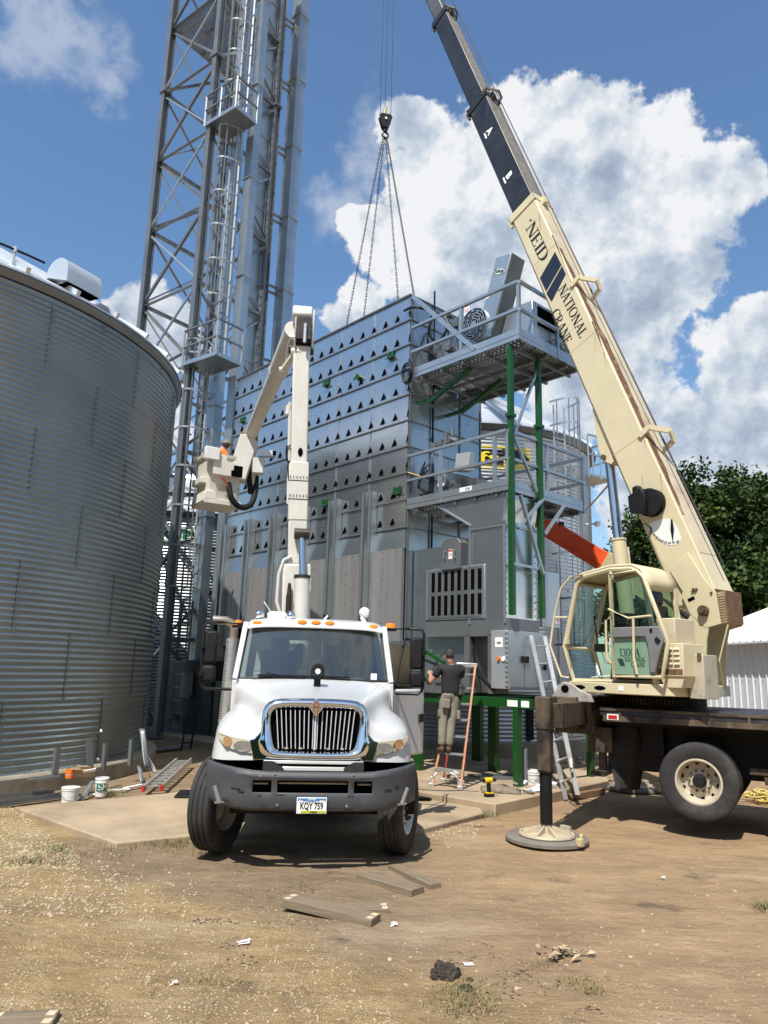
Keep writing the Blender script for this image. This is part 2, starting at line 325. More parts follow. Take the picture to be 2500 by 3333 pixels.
class MB:
    def __init__(s): s.v = []; s.f = []
    def add(s, vs, fs):
        o = len(s.v); s.v += [tuple(p) for p in vs]; s.f += [tuple(i + o for i in f) for f in fs]; return s
    def box(s, x0, x1, y0, y1, z0, z1):
        vs = [(x, y, z) for z in (z0, z1) for y in (y0, y1) for x in (x0, x1)]
        return s.add(vs, [(0, 2, 3, 1), (4, 5, 7, 6), (0, 1, 5, 4), (2, 6, 7, 3), (0, 4, 6, 2), (1, 3, 7, 5)])
    def beam(s, p, q, w, h=None, up=(0, 0, 1), ext=0.0):
        h = w if h is None else h; p = Vector(p); q = Vector(q); x, y, d = frame_from(q - p, up)
        p = p - d * ext; q = q + d * ext
        vs = [c + x * (a * w / 2) + y * (b * h / 2) for c in (p, q) for a, b in ((-1, -1), (1, -1), (1, 1), (-1, 1))]
        return s.add(vs, [(0, 1, 2, 3), (7, 6, 5, 4), (0, 4, 5, 1), (1, 5, 6, 2), (2, 6, 7, 3), (3, 7, 4, 0)])
    def angle(s, p, q, w, t=0.008, up=(0, 0, 1)):       # an L section
        p = Vector(p); q = Vector(q); x, y, d = frame_from(q - p, up)
        s.beam(p, q, w, t, up); o = x * (w / 2 - t / 2) + y * (w / 2 + t / 2 + 0.0005)
        return s.beam(p + o, q + o, t, w, up)
    def tube(s, p, q, r, r2=None, n=10, caps=True):
        r2 = r if r2 is None else r2; p = Vector(p); q = Vector(q); x, y, d = frame_from(q - p)
        vs = []
        for c, rr in ((p, r), (q, r2)):
            vs += [c + x * (rr * math.cos(2 * pi * i / n)) + y * (rr * math.sin(2 * pi * i / n)) for i in range(n)]
        fs = [(i, (i + 1) % n, n + (i + 1) % n, n + i) for i in range(n)]
        if caps: fs += [tuple(range(n - 1, -1, -1)), tuple(range(n, 2 * n))]
        return s.add(vs, fs)
    def pipe(s, pts, r, n=8, closed=False):
        pts = [Vector(p) for p in pts]; m = len(pts); vs = []; fs = []
        prev = None
        for i, p in enumerate(pts):
            a = pts[i - 1] if (i > 0 or closed) else p; b = pts[(i + 1) % m] if (i < m - 1 or closed) else p
            d = (b - a).normalized()
            if prev is None: x, y, _ = frame_from(d)
            else:
                x = (prev - d * prev.dot(d)).normalized(); y = d.cross(x)
            prev = x
            rr = r[i] if hasattr(r, '__len__') else r
            vs += [p + x * (rr * math.cos(2 * pi * k / n)) + y * (rr * math.sin(2 * pi * k / n)) for k in range(n)]
        rows = m if closed else m - 1
        for i in range(rows):
            j = (i + 1) % m
            fs += [(i * n + k, i * n + (k + 1) % n, j * n + (k + 1) % n, j * n + k) for k in range(n)]
        if not closed: fs += [tuple(range(n - 1, -1, -1)), tuple((m - 1) * n + k for k in range(n))]
        return s.add(vs, fs)
    def prism(s, poly, a, b, fn):      # poly: (u,v); fn(u,v,w)
        n = len(poly)
        vs = [fn(u, v, a) for u, v in poly] + [fn(u, v, b) for u, v in poly]
        fs = [tuple(range(n - 1, -1, -1)), tuple(range(n, 2 * n))] + [(i, (i + 1) % n, n + (i + 1) % n, n + i) for i in range(n)]
        return s.add(vs, fs)
    def lathe(s, prof, n=24, fn=None, a0=0.0, a1=2 * pi, caps=False):   # prof: (r, h); axis z, fn maps
        full = abs(a1 - a0 - 2 * pi) < 1e-6; k = n if full else n + 1; vs = []; fs = []
        for (r, h) in prof:
            for i in range(k):
                a = a0 + (a1 - a0) * i / n; p = (r * math.cos(a), r * math.sin(a), h); vs.append(fn(*p) if fn else p)
        for j in range(len(prof) - 1):
            for i in range(n):
                i2 = (i + 1) % k; fs.append((j * k + i, j * k + i2, (j + 1) * k + i2, (j + 1) * k + i))
        if caps: fs += [tuple(range(k - 1, -1, -1)), tuple((len(prof) - 1) * k + i for i in range(k))]
        return s.add(vs, fs)
    def grid(s, rows, closed=False):
        n = len(rows[0]); vs = [p for r in rows for p in r]; fs = []
        for j in range(len(rows) - 1):
            for i in range(n if closed else n - 1):
                i2 = (i + 1) % n; fs.append((j * n + i, j * n + i2, (j + 1) * n + i2, (j + 1) * n + i))
        return s.add(vs, fs)
    def build(s, name, m, parent=None, smooth=False, bevel=0.0, sub=0, solid=0.0, ang=38, recalc=True):
        me = bpy.data.meshes.new(name)
        me.from_pydata(s.v, [], s.f)
        if recalc:
            bm = bmesh.new(); bm.from_mesh(me); bmesh.ops.recalc_face_normals(bm, faces=bm.faces[:]); bm.to_mesh(me); bm.free()
        for mm in (m if isinstance(m, (list, tuple)) else [m]): me.materials.append(mm)
        if smooth or bevel or sub:
            me.polygons.foreach_set('use_smooth', [True] * len(me.polygons))
            if not sub: me.set_sharp_from_angle(angle=rad(ang))
        me.update()
        o = bpy.data.objects.new(name, me); COL.objects.link(o)
        if parent is not None: o.parent = parent
        if solid:
            k = o.modifiers.new('thickness', 'SOLIDIFY'); k.thickness = solid; k.offset = 0
        if bevel:
            k = o.modifiers.new('bevel', 'BEVEL'); k.width = bevel; k.segments = 2; k.limit_method = 'ANGLE'; k.angle_limit = rad(40)
        if sub:
            k = o.modifiers.new('subdivision', 'SUBSURF'); k.levels = sub; k.render_levels = sub
        return o

def thing(name, label, cat, loc=(0, 0, 0), rz=0.0, group=None):
    o = bpy.data.objects.new(name, None); COL.objects.link(o)
    o.location = loc; o.rotation_euler = (0, 0, rz); o.empty_display_size = 0.3
    o['label'] = label; o['category'] = cat
    if group: o['group'] = group
    return o

def tag(o, label, cat, group=None):
    o['label'] = label; o['category'] = cat
    if group: o['group'] = group
    return o

def clone(o, parent=None):
    c = o.copy(); COL.objects.link(c)
    if parent is not None: c.parent = parent
    for ch in list(o.children): clone(ch, c)
    return c

def text(s, name, m, parent, fn, h=None, width=None, thick=0.003, align='CENTER', bold=0.0, sx=1.0):
    cu = bpy.data.curves.new('lettering', 'FONT'); cu.body = s; cu.align_x = align; cu.align_y = 'CENTER'; cu.size = 1.0
    cu.offset = bold; cu.resolution_u = 3
    ob = bpy.data.objects.new('lettering', cu); COL.objects.link(ob)
    bpy.context.view_layer.update()
    me = bpy.data.meshes.new_from_object(ob.evaluated_get(bpy.context.evaluated_depsgraph_get()))
    bpy.data.objects.remove(ob); bpy.data.curves.remove(cu)
    co = np.array([v.co[:2] for v in me.vertices]); ext = co.max(0) - co.min(0); mid = (co.max(0) + co.min(0)) / 2
    k = (h / 0.7) if h else width / ext[0]
    kx = k * sx
    if h and width: kx = width / ext[0]
    mb = MB(); n = len(co)
    mb.v = [tuple(fn((p[0] - (mid[0] if align == 'CENTER' else 0)) * kx, (p[1] - mid[1]) * k, thick)) for p in co]
    mb.f = [tuple(p.vertices) for p in me.polygons]
    # side walls
    cnt = {}
    for p in me.polygons:
        vs = list(p.vertices)
        for a, b in zip(vs, vs[1:] + vs[:1]): cnt[(a, b)] = 1
    base = len(mb.v)
    mb.v += [tuple(fn((p[0] - (mid[0] if align == 'CENTER' else 0)) * kx, (p[1] - mid[1]) * k, 0.0)) for p in co]
    for (a, b) in list(cnt):
        if (b, a) not in cnt: mb.f.append((a, b, b + base, a + base))
    bpy.data.meshes.remove(me)
    return mb.build(name, m, parent, recalc=False)

# serif capitals drawn from strokes: (thick vertical, thin horizontals, bracket serifs); cell height 1
def ring_arc(cx, cy, rx, ry, wx, wy, a0, a1, n=18):
    o = [(cx + rx * math.cos(a0 + (a1 - a0) * i / n), cy + ry * math.sin(a0 + (a1 - a0) * i / n)) for i in range(n + 1)]
    q = [(cx + (rx - wx) * math.cos(a0 + (a1 - a0) * i / n), cy + (ry - wy) * math.sin(a0 + (a1 - a0) * i / n)) for i in range(n + 1)]
    return [[o[i], o[i + 1], q[i + 1], q[i]] for i in range(n)]
def R_(x0, x1, y0, y1): return [(x0, y0), (x1, y0), (x1, y1), (x0, y1)]
def L_(x0, y0, x1, y1, w): return [(x0 - w / 2, y0), (x0 + w / 2, y0), (x1 + w / 2, y1), (x1 - w / 2, y1)]
TK, TN, SH = 0.15, 0.055, 0.05
def serif(x, y): return R_(x - 0.14, x + 0.14, y, y + SH)
GL = {
 'I': (0.34, [R_(0.10, 0.10 + TK, 0, 1), serif(0.175, 0), serif(0.175, 1 - SH)]),
 'E': (0.66, [R_(0.08, 0.08 + TK, 0, 1), R_(0.02, 0.60, 0, TN), R_(0.02, 0.58, 1 - TN, 1), R_(0.1, 0.46, 0.47, 0.47 + TN), R_(0.55, 0.60, 0, 0.24), R_(0.53, 0.58, 0.8, 1), R_(0.42, 0.46, 0.38, 0.62)]),
 'L': (0.62, [R_(0.08, 0.08 + TK, 0, 1), R_(0.02, 0.58, 0, TN), serif(0.16, 1 - SH), R_(0.53, 0.58, 0, 0.26)]),
 'T': (0.70, [R_(0.275, 0.275 + TK, 0, 1), R_(0.03, 0.67, 1 - TN, 1), serif(0.35, 0), R_(0.03, 0.08, 0.78, 1), R_(0.62, 0.67, 0.78, 1)]),
 'N': (0.86, [R_(0.12, 0.12 + TN, 0, 1), R_(0.70, 0.70 + TN, 0, 1), L_(0.17, 1, 0.69, 0, 0.19), serif(0.145, 0), R_(0.02, 0.24, 1 - SH, 1), serif(0.727, 1 - SH)]),
 'A': (0.82, [L_(0.12, 0, 0.40, 1, TN), L_(0.69, 0, 0.41, 1, 0.17), R_(0.20, 0.60, 0.32, 0.32 + TN), serif(0.12, 0), serif(0.69, 0)]),
 'D': (0.84, [R_(0.08, 0.08 + TK, 0, 1), serif(0.155, 0), serif(0.155, 1 - SH), R_(0.1, 0.36, 0, TN), R_(0.1, 0.36, 1 - TN, 1)] + ring_arc(0.34, 0.5, 0.45, 0.5, 0.16, TN, -pi / 2, pi / 2)),
 'O': (0.92, ring_arc(0.46, 0.5, 0.43, 0.52, 0.16, TN, 0, 2 * pi, 30)),
 'C': (0.84, ring_arc(0.46, 0.5, 0.43, 0.52, 0.16, TN, 0.75, 2 * pi - 0.75, 26) + [R_(0.73, 0.78, 0.70, 0.98)]),
 'R': (0.80, [R_(0.08, 0.08 + TK, 0, 1), serif(0.155, 0), serif(0.155, 1 - SH), R_(0.1, 0.34, 1 - TN, 1), R_(0.1, 0.36, 0.46, 0.46 + TN), L_(0.70, 0, 0.36, 0.5, 0.16), R_(0.62, 0.82, 0, SH)] + ring_arc(0.33, 0.74, 0.32, 0.26, 0.15, TN, -pi / 2, pi / 2, 14)),
 '1': (0.5, [R_(0.2, 0.2 + TK, 0, 1), serif(0.275, 0), L_(0.10, 0.82, 0.24, 0.97, 0.08)]),
 '0': (0.66, ring_arc(0.33, 0.5, 0.30, 0.52, 0.13, TN, 0, 2 * pi, 26)),
 '3': (0.6, ring_arc(0.26, 0.74, 0.27, 0.27, 0.13, TN, -pi / 2, pi * 0.85, 16) + ring_arc(0.24, 0.26, 0.33, 0.28, 0.14, TN, -pi * 0.85, pi / 2, 16)),
 ' ': (0.4, []),
 '.': (0.3, [R_(0.08, 0.2, 0, 0.12)]),
 '·': (0.3, [R_(0.06, 0.2, 0.62, 0.78)]),
}
def serif_text(s, name, m, parent, fn, h, width=None, thick=0.003):
    mb = MB(); x = 0; tot = sum(GL[c][0] for c in s); k = (width / tot) if width else h
    for c in s:
        adv, polys = GL[c]
        for i, p in enumerate(polys):
            area = sum(p[j][0] * p[(j + 1) % len(p)][1] - p[(j + 1) % len(p)][0] * p[j][1] for j in range(len(p)))
            if area < 0: p = p[::-1]
            t = thick + 0.0002 * (i % 7)
            mb.prism([((x + u - tot / 2) * k, (v - 0.5) * h) for u, v in p], 0.0, t, fn)
        x += adv
    return mb.build(name, m, parent)
# ------------------------------------------------------------------ ground and slabs
def ground_material():
    m = bpy.data.materials.new('bare_dirt_yard'); m.use_nodes = True
    t = m.node_tree; bs = t.nodes['Principled BSDF']
    bs.inputs['Roughness'].default_value = 0.95; bs.inputs['Specular IOR Level'].default_value = 0.2
    tc = N(t, 'ShaderNodeTexCoord'); P = tc.outputs['Object']
    def nz(scale, det=8, ro=0.65, off=(0, 0, 0), st=None):
        v = P
        if st:
            mp = N(t, 'ShaderNodeMapping'); mp.inputs['Scale'].default_value = st; t.links.new(P, mp.inputs[0]); v = mp.outputs[0]
        a = vmath(t, 'ADD', v, off)
        n = N(t, 'ShaderNodeTexNoise'); n.inputs['Scale'].default_value = scale; n.inputs['Detail'].default_value = det; n.inputs['Roughness'].default_value = ro
        t.links.new(a.outputs[0], n.inputs['Vector']); return n.outputs['Fac']
    def mix(f, a, b):
        x = N(t, 'ShaderNodeMix', data_type='RGBA'); t.links.new(f, x.inputs[0])
        for i, c in ((6, a), (7, b)):
            if isinstance(c, tuple): x.inputs[i].default_value = (*c, 1)
            else: t.links.new(c, x.inputs[i])
        return x.outputs[2]
    tan = ramp(t, nz(1.1, 10, 0.7), [(0.25, (0.284, 0.188, 0.104)), (0.5, (0.414, 0.279, 0.158)), (0.75, (0.538, 0.376, 0.215))])
    grey = ramp(t, nz(1.7, 10, 0.7, (5, 3, 0)), [(0.3, (0.189, 0.138, 0.088)), (0.5, (0.280, 0.204, 0.129)), (0.75, (0.400, 0.287, 0.179))])
    yel = ramp(t, nz(2.4, 10, 0.75, (1, 8, 0)), [(0.28, (0.231, 0.151, 0.074)), (0.5, (0.379, 0.259, 0.125)), (0.72, (0.495, 0.362, 0.197))])
    sp = N(t, 'ShaderNodeSeparateXYZ'); t.links.new(P, sp.inputs[0]); X, Y = sp.outputs[0], sp.outputs[1]
    wob = math_n(t, 'MULTIPLY_ADD', nz(0.7, 6, 0.6, (9, 1, 0)), 3.0, -1.5)
    # yellow gravel fill: the near left, plus a mound at the far left by the bin
    a1 = math_n(t, 'SUBTRACT', math_n(t, 'MULTIPLY_ADD', X, -1.0, 0.55), math_n(t, 'MULTIPLY', math_n(t, 'SUBTRACT', Y, 5.6), 1.3))
    m1 = N(t, 'ShaderNodeMapRange', interpolation_type='SMOOTHSTEP'); m1.inputs[1].default_value = -0.5; m1.inputs[2].default_value = 0.7
    t.links.new(math_n(t, 'ADD', a1, wob), m1.inputs[0])
    a2 = math_n(t, 'SUBTRACT', math_n(t, 'MULTIPLY_ADD', X, -1.0, -3.5), math_n(t, 'ABSOLUTE', math_n(t, 'MULTIPLY', math_n(t, 'SUBTRACT', Y, 9.7), 0.75)))
    m2 = N(t, 'ShaderNodeMapRange', interpolation_type='SMOOTHSTEP'); m2.inputs[1].default_value = -0.5; m2.inputs[2].default_value = 0.4
    t.links.new(math_n(t, 'MULTIPLY_ADD', wob, 0.5, a2), m2.inputs[0])
    gy = math_n(t, 'MAXIMUM', m1.outputs[0], m2.outputs[0])
    # trodden grey dirt round the truck, tan dirt to the right
    m3 = N(t, 'ShaderNodeMapRange', interpolation_type='SMOOTHSTEP'); m3.inputs[1].default_value = 1.8; m3.inputs[2].default_value = -0.6
    t.links.new(math_n(t, 'ADD', X, wob), m3.inputs[0])
    c = mix(m3.outputs[0], tan, grey); c = mix(gy, c, yel)
    streak = ramp(t, nz(1.3, 10, 0.74, (2, 2, 0), (0.8, 1.9, 1)), [(0.38, 1.0), (0.60, 0.0)])
    c = mix(math_n(t, 'MULTIPLY', streak, 0.50), c, (0.22, 0.155, 0.095))
    pale = ramp(t, nz(0.55, 8, 0.6, (13, 7, 0), (0.8, 1.6, 1)), [(0.55, 0.0), (0.72, 1.0)])
    c = mix(math_n(t, 'MULTIPLY', pale, 0.55), c, (0.54, 0.42, 0.28))
    blot = ramp(t, nz(1.3, 9, 0.66, (33, 12, 0)), [(0.60, 0.0), (0.70, 1.0)])
    c = mix(math_n(t, 'MULTIPLY', blot, 0.75), c, (0.10, 0.075, 0.058))
    # small stones and chips
    for sc, thr, colr, amt in ((38, 0.23, (0.50, 0.41, 0.27), 0.75), (95, 0.25, (0.44, 0.34, 0.21), 0.6), (60, 0.12, (0.07, 0.055, 0.045), 0.7)):
        vo = N(t, 'ShaderNodeTexVoronoi'); vo.inputs['Scale'].default_value = sc
        wp = N(t, 'ShaderNodeTexNoise'); wp.inputs['Scale'].default_value = sc * 0.8; t.links.new(P, wp.inputs['Vector'])
        q = vmath(t, 'SCALE', wp.outputs['Color']); q.inputs['Scale'].default_value = 0.6 / sc
        t.links.new(vmath(t, 'ADD', P, q.outputs[0]).outputs[0], vo.inputs['Vector'])
        f = ramp(t, vo.outputs['Distance'], [(thr * 0.7, 1.0), (thr, 0.0)])
        keep = math_n(t, 'GREATER_THAN', N_first(t, vo), 0.55 if sc != 60 else 0.75)
        den = math_n(t, 'MULTIPLY_ADD', gy, 0.75, 0.25) if sc != 60 else 1.0
        c = mix(math_n(t, 'MULTIPLY', math_n(t, 'MULTIPLY', f, keep), math_n(t, 'MULTIPLY', den, amt)), c, colr)
    t.links.new(c, bs.inputs['Base Color'])
    rut = math_n(t, 'MULTIPLY', nz(2.6, 7, 0.62, (21, 4, 0), (0.7, 1.7, 1)), 1.5)
    h = math_n(t, 'ADD', rut, math_n(t, 'ADD', math_n(t, 'MULTIPLY', nz(9, 10, 0.72, (3, 3, 3)), 1.0), math_n(t, 'MULTIPLY', nz(60, 6, 0.6), 0.35)))
    bp = N(t, 'ShaderNodeBump'); bp.inputs['Strength'].default_value = 0.85; bp.inputs['Distance'].default_value = 0.07
    t.links.new(h, bp.inputs['Height']); t.links.new(bp.outputs[0], bs.inputs['Normal'])
    return m
def N_first(t, vo):
    s = N(t, 'ShaderNodeSeparateColor'); t.links.new(vo.outputs['Color'], s.inputs[0]); return s.outputs[0]

def gheight(x, y):
    if -10 < x < 12 and 2.5 < y < 16:
        h = 0.035 * noise.noise(Vector((x * 0.55, y * 0.55, 0.3))) + 0.018 * noise.noise(Vector((x * 1.9, y * 1.9, 5.3))) + 0.010 * noise.noise(Vector((x * 5.1, y * 5.1, 2.3)))
        if y > 8.6: h *= max(0.25, 1 - (y - 8.6) / 1.6)
        if x < -4.3 and 8.2 < y < 11.2: h += 0.10 * min(1, (-4.3 - x)) * math.sin((y - 8.2) / 3.0 * pi)
        return h - 0.02
    return -0.02
def axis_pts(a, b, step, far):
    core = list(np.arange(a, b + 1e-6, step)); lo, hi = [], []
    d = step * 2; p = a
    while p > -far: p -= d; d *= 1.5; lo.append(p)
    d = step * 2; p = b
    while p < far: p += d; d *= 1.5; hi.append(p)
    return lo[::-1] + core + hi
gx = axis_pts(-7.0, 8.5, 0.07, 900); gy_ = axis_pts(3.2, 13.0, 0.07, 900)
g = MB(); g.grid([[(x, y, gheight(x, y)) for x in gx] for y in gy_])
o = g.build('ground', ground_material(), smooth=True, recalc=False); o['kind'] = 'structure'
me = o.data
if me.polygons[0].normal.z < 0: me.flip_normals()

def slab(name, poly, z0, z1, m=CONC, bev=0.02):
    b = MB(); b.prism(poly, z0, z1, lambda u, v, w: (u, v, w)); o = b.build(name, m, bevel=bev); o['kind'] = 'structure'; return o
def gp(x, y, z=0.0): p = onground(x, y, z); return (p.x, p.y)
slab('concrete_apron', [gp(45, 2626, .05), gp(378, 2742, .05), gp(640, 2715, .05), gp(1330, 2720 - 12, .05), gp(1575, 2645, .05), (1.6, 13.0), (-3.0, 13.0), gp(560, 2580, .05)], -0.3, 0.05)
slab('concrete_pad', [gp(1290, 2563, .15), gp(1612, 2616, .15), gp(1982, 2540, .15), (4.6, 15.6), (-4.6, 25.0), (-7.5, 23.0), (-0.6, 15.2)], -0.3, 0.15)

# stones: irregular little rocks, one mesh per spread (nobody could count them)
def rock_verts(r, sq):
    ph = [(0, 0, 1)] + [(math.cos(a) * .85, math.sin(a) * .85, .45) for a in np.arange(5) * 2 * pi / 5] + [(math.cos(a + .6) * .9, math.sin(a + .6) * .9, -.35) for a in np.arange(5) * 2 * pi / 5]
    k = random.uniform(.6, 1.5); rz = random.uniform(0, 6.28); cs, sn = math.cos(rz), math.sin(rz); out = []
    for (x, y, z) in ph:
        j = random.uniform(.75, 1.2); x, y, z = x * r * k * j, y * r * j, z * r * sq * j
        out.append((x * cs - y * sn, x * sn + y * cs, z))
    fs = [(0, 1 + i, 1 + (i + 1) % 5) for i in range(5)] + [(1 + i, 6 + i, 1 + (i + 1) % 5) for i in range(5)] + [(1 + (i + 1) % 5, 6 + i, 6 + (i + 1) % 5) for i in range(5)]
    return out, fs
def stones(name, pts, m):
    b = MB()
    for (x, y, r) in pts:
        v, f = rock_verts(r, random.uniform(.45, .8)); z = gheight(x, y) + r * 0.12
        b.add([(a + x, c + y, d + z) for a, c, d in v], f)
    o = b.build(name, m, smooth=False, recalc=False); o['kind'] = 'stuff'; return o
STONEA = mat('buff_gravel_stone', (0.38, 0.31, 0.19), 0.85, 0, 0.35, 9, bump=0.2, dirt=(0.25, 0.19, 0.12), dscale=4)
STONEB = mat('pale_limestone_chip', (0.38, 0.31, 0.21), 0.85, 0, 0.3, 9, bump=0.2, dirt=(0.22, 0.18, 0.13), dscale=4)
pa = []
for i in range(6500):
    px, py = random.uniform(-40, 1500), 2930 + 430 * random.random() ** 0.8
    edge = 1330 + (py - 3333) * 1.1 + 120 * noise.noise(Vector((py * .01, 0, 0)))
    if px > edge and random.random() > 0.08: continue
    if noise.noise(Vector((px * .004, py * .008, 1.0))) < -0.30 and random.random() > .3: continue
    q = onground(px, py); pa.append((q.x, q.y, random.choice((.003, .004, .005, .006, .009)) * random.uniform(.6, 1.3)))
for i in range(3000):
    px, py = random.uniform(-60, 260), random.uniform(2625, 2830)
    if px > 40 + (py - 2625) * 1.4: continue
    q = onground(px, py); pa.append((q.x, q.y, random.choice((.006, .009, .012, .016)) * random.uniform(.7, 1.3)))
stones('yellow_gravel', pa, STONEA)
pb = []
for i in range(1300):
    px = random.uniform(-40, 640); py = 2890 + 55 * random.gauss(0, 1) + 0.02 * px
    if px > 420 and random.random() > .4: continue
    q = onground(px, py); pb.append((q.x, q.y, random.choice((.006, .008, .011, .015)) * random.uniform(.7, 1.4)))
for i in range(520):
    px, py = random.uniform(300, 2560), random.uniform(2740, 3340)
    q = onground(px, py)
    pb.append((q.x, q.y, random.choice((.004, .005, .006, .010)) * random.uniform(.6, 1.4)))
for i in range(14):
    q = onground(random.uniform(1250, 2450), random.uniform(2850, 3320)); pb.append((q.x, q.y, random.uniform(.014, .026)))
for i in range(420):
    px, py = random.uniform(1880, 2300), random.gauss(2462, 10); q = onground(px, py); pb.append((q.x, q.y, random.uniform(.03, .07)))
for i in range(300):
    px, py = random.uniform(1330, 1560), random.gauss(2690, 22); q = onground(px, py); pb.append((q.x, q.y, random.uniform(.008, .02)))
stones('limestone_chips', pb, STONEB)
pc = []
for i in range(5200):
    px, py = random.uniform(-40, 2560), 2720 + 640 * random.random() ** .75
    if noise.noise(Vector((px * .0035, py * .009, 7.0))) < random.uniform(-.5, .25): continue
    q = onground(px, py)
    if (q.y > 10.2 and q.x < 2) or (q.x < -2.2 and 9.2 < q.y): continue
    pc.append((q.x, q.y, random.choice((.004, .005, .007, .010, .013)) * random.uniform(.6, 1.2)))
stones('soil_crumbs', pc, mat('soil_crumb', (.30, .215, .135), .95, 0, .35, 7))

# dry grass and weeds along the slab edges
def tufts(name, spots, m):
    b = MB()
    for (px, py, n, sx, sy, hh) in spots:
        for i in range(n):
            q = onground(px + random.gauss(0, sx), py + random.gauss(0, sy)); z = gheight(q.x, q.y)
            a = random.uniform(0, 6.28); l = hh * random.uniform(.4, 1.2); lean = random.uniform(.3, 1.6); w = .003
            d = Vector((math.cos(a), math.sin(a), 0)); s = Vector((-d.y, d.x, 0)) * w
            p0 = Vector((q.x, q.y, z)); p1 = p0 + d * l * lean * .4 + Vector((0, 0, l * .6)); p2 = p0 + d * l * lean + Vector((0, 0, l * .55))
            b.add([p0 - s, p0 + s, p1 + s * .8, p1 - s * .8, p2], [(0, 1, 2, 3), (3, 2, 4)])
    o = b.build(name, m, recalc=False); o['kind'] = 'stuff'; return o
tufts('dry_grass', [(190, 2780, 120, 60, 12, .07), (130, 2810, 100, 60, 8, .08), (300, 2760, 60, 60, 12, .07), (420, 2755, 160, 60, 14, .08), (560, 2740, 300, 60, 14, .09), (700, 2765, 80, 40, 8, .06), (1580, 2650, 120, 24, 6, .1), (1520, 2640, 60, 40, 6, .06),
                    (1540, 3265, 260, 60, 24, .06), (1480, 3225, 90, 40, 14, .045), (1760, 3140, 40, 20, 6, .03), (1930, 3230, 90, 25, 8, .035), (1850, 3200, 120, 60, 12, .04), (2490, 2950, 130, 18, 6, .1), (700, 3180, 120, 60, 14, .03), (1500, 3200, 120, 50, 14, .04), (350, 2590, 150, 40, 5, .12)], STRAW)
WEED = mat('green_weed_blades', (0.10, 0.14, 0.035), 0.9, 0, 0.3, 9)
tufts('weeds', [(190, 2765, 50, 20, 8, .09), (340, 2582, 120, 35, 4, .13), (720, 2762, 60, 10, 6, .06), (580, 2735, 80, 40, 10, .07), (1590, 2652, 60, 20, 5, .11), (90, 2810, 50, 30, 5, .08)], WEED)

# ------------------------------------------------------------------ grain bins
def bin_wall(b, cx, cy, R, z0, z1, pitch, amp, n):
    rows = []; k = int(round((z1 - z0) / pitch)); st = 6
    for i in range(k * st + 1):
        z = z0 + (z1 - z0) * i / (k * st); r = R + amp * math.cos(2 * pi * i / st)
        rows.append([(r * math.cos(2 * pi * j / n), r * math.sin(2 * pi * j / n), z) for j in range(n)])
    b.grid(rows, closed=True)
def grain_bin(label, cx, cy, R, H, conc, wallm, face_az, pitch=0.1016, roofh=None, nrib=44, oh=0.2, seams=True, ring=0.25):
    t = thing('grain_bin', label, 'grain bin', (cx, cy, 0))
    b = MB(); bin_wall(b, 0, 0, R, conc, H, pitch, 0.0125, 160); b.build('wall', wallm, t, smooth=True, ang=80, recalc=False)
    b = MB(); b.lathe([(R - .15, -0.2), (R + ring, -0.2), (R + ring, conc - .03), (R + ring - .03, conc), (R - .15, conc)], 96); b.build('foundation', CONCW, t, smooth=True, ang=40)
    rh = roofh or (R * 0.55)
    rp = [(R + oh, H - 0.03), (R + oh, H + 0.01), (0.6, H + rh), (0.6, H + rh + 0.25), (0.0, H + rh + 0.28)]
    b = MB(); b.lathe(rp, 88); b.build('roof', ROOFS, t, smooth=True, ang=20)
    b = MB()
    for i in range(nrib):
        a = 2 * pi * (i + .5) / nrib; d = Vector((math.cos(a), math.sin(a), 0)); p = d * (R + oh + .02) + Vector((0, 0, H + .05)); q = d * .65 + Vector((0, 0, H + rh + .05))
        b.beam(p, q, .07, .10)
    b.build('roof_rib', ROOFS, t)
    b = MB(); b.lathe([(R + .02, H - .16), (R + oh - .02, H - .05), (R + oh - .02, H - .03), (R + .02, H - .05)], 96); b.build('eave', GALVD, t, smooth=True)
    if seams:      # bolted lap seams, staggered ring by ring, and rows of bolt heads
        b = MB(); c = MB(); hh = pitch * 11; k = 0; z = conc
        while z < H - .2:
            for j in range(-7, 8):
                a = face_az + (j + (.5 if k % 2 else 0)) * 0.36 + random.uniform(-.01, .01)
                for q in range(11):
                    for dd in (0, .022):
                        zz = z + pitch * q + dd * 1.5
                        if zz > H - .1: continue
                        rr = R + .012 * math.cos(2 * pi * (zz - conc) / pitch) + .004
                        for off in (0, .035 / R):
                            p = Vector((rr * math.cos(a + off), rr * math.sin(a + off), zz)); d = Vector((math.cos(a), math.sin(a), 0))
                            c.beam(p - d * .006, p + d * .010, .014, .014)
                n2 = min(11 * 6 + 1, int((H - z) / pitch * 6))
                pts = [Vector(((R + .0125 * math.cos(2 * pi * i / 6) + .004) * math.cos(a - .02 / R), (R + .0125 * math.cos(2 * pi * i / 6) + .004) * math.sin(a - .02 / R), z + pitch * i / 6)) for i in range(n2)]
                if len(pts) > 3: b.pipe(pts, .0045, 4)
            for j in range(150):
                a = face_az - 1.9 + j * .0255
                p = Vector(((R + .016) * math.cos(a), (R + .016) * math.sin(a), z + .004)); d = Vector((math.cos(a), math.sin(a), 0))
                c.beam(p - d * .008, p + d * .010, .016, .016)
            z += hh; k += 1
        b.build('lap_seam', BLACKP, t); c.build('bolt_heads', GALVD, t)
    return t
LB = Vector((-10.62, 15.25, 0)); LBR = 5.78; LBH = 8.42
b1 = grain_bin('huge close corrugated grain bin filling the left edge of the photo', LB.x, LB.y, LBR, LBH, 0.27, BINW, math.atan2(-15.25, 10.62), nrib=40, oh=.12)
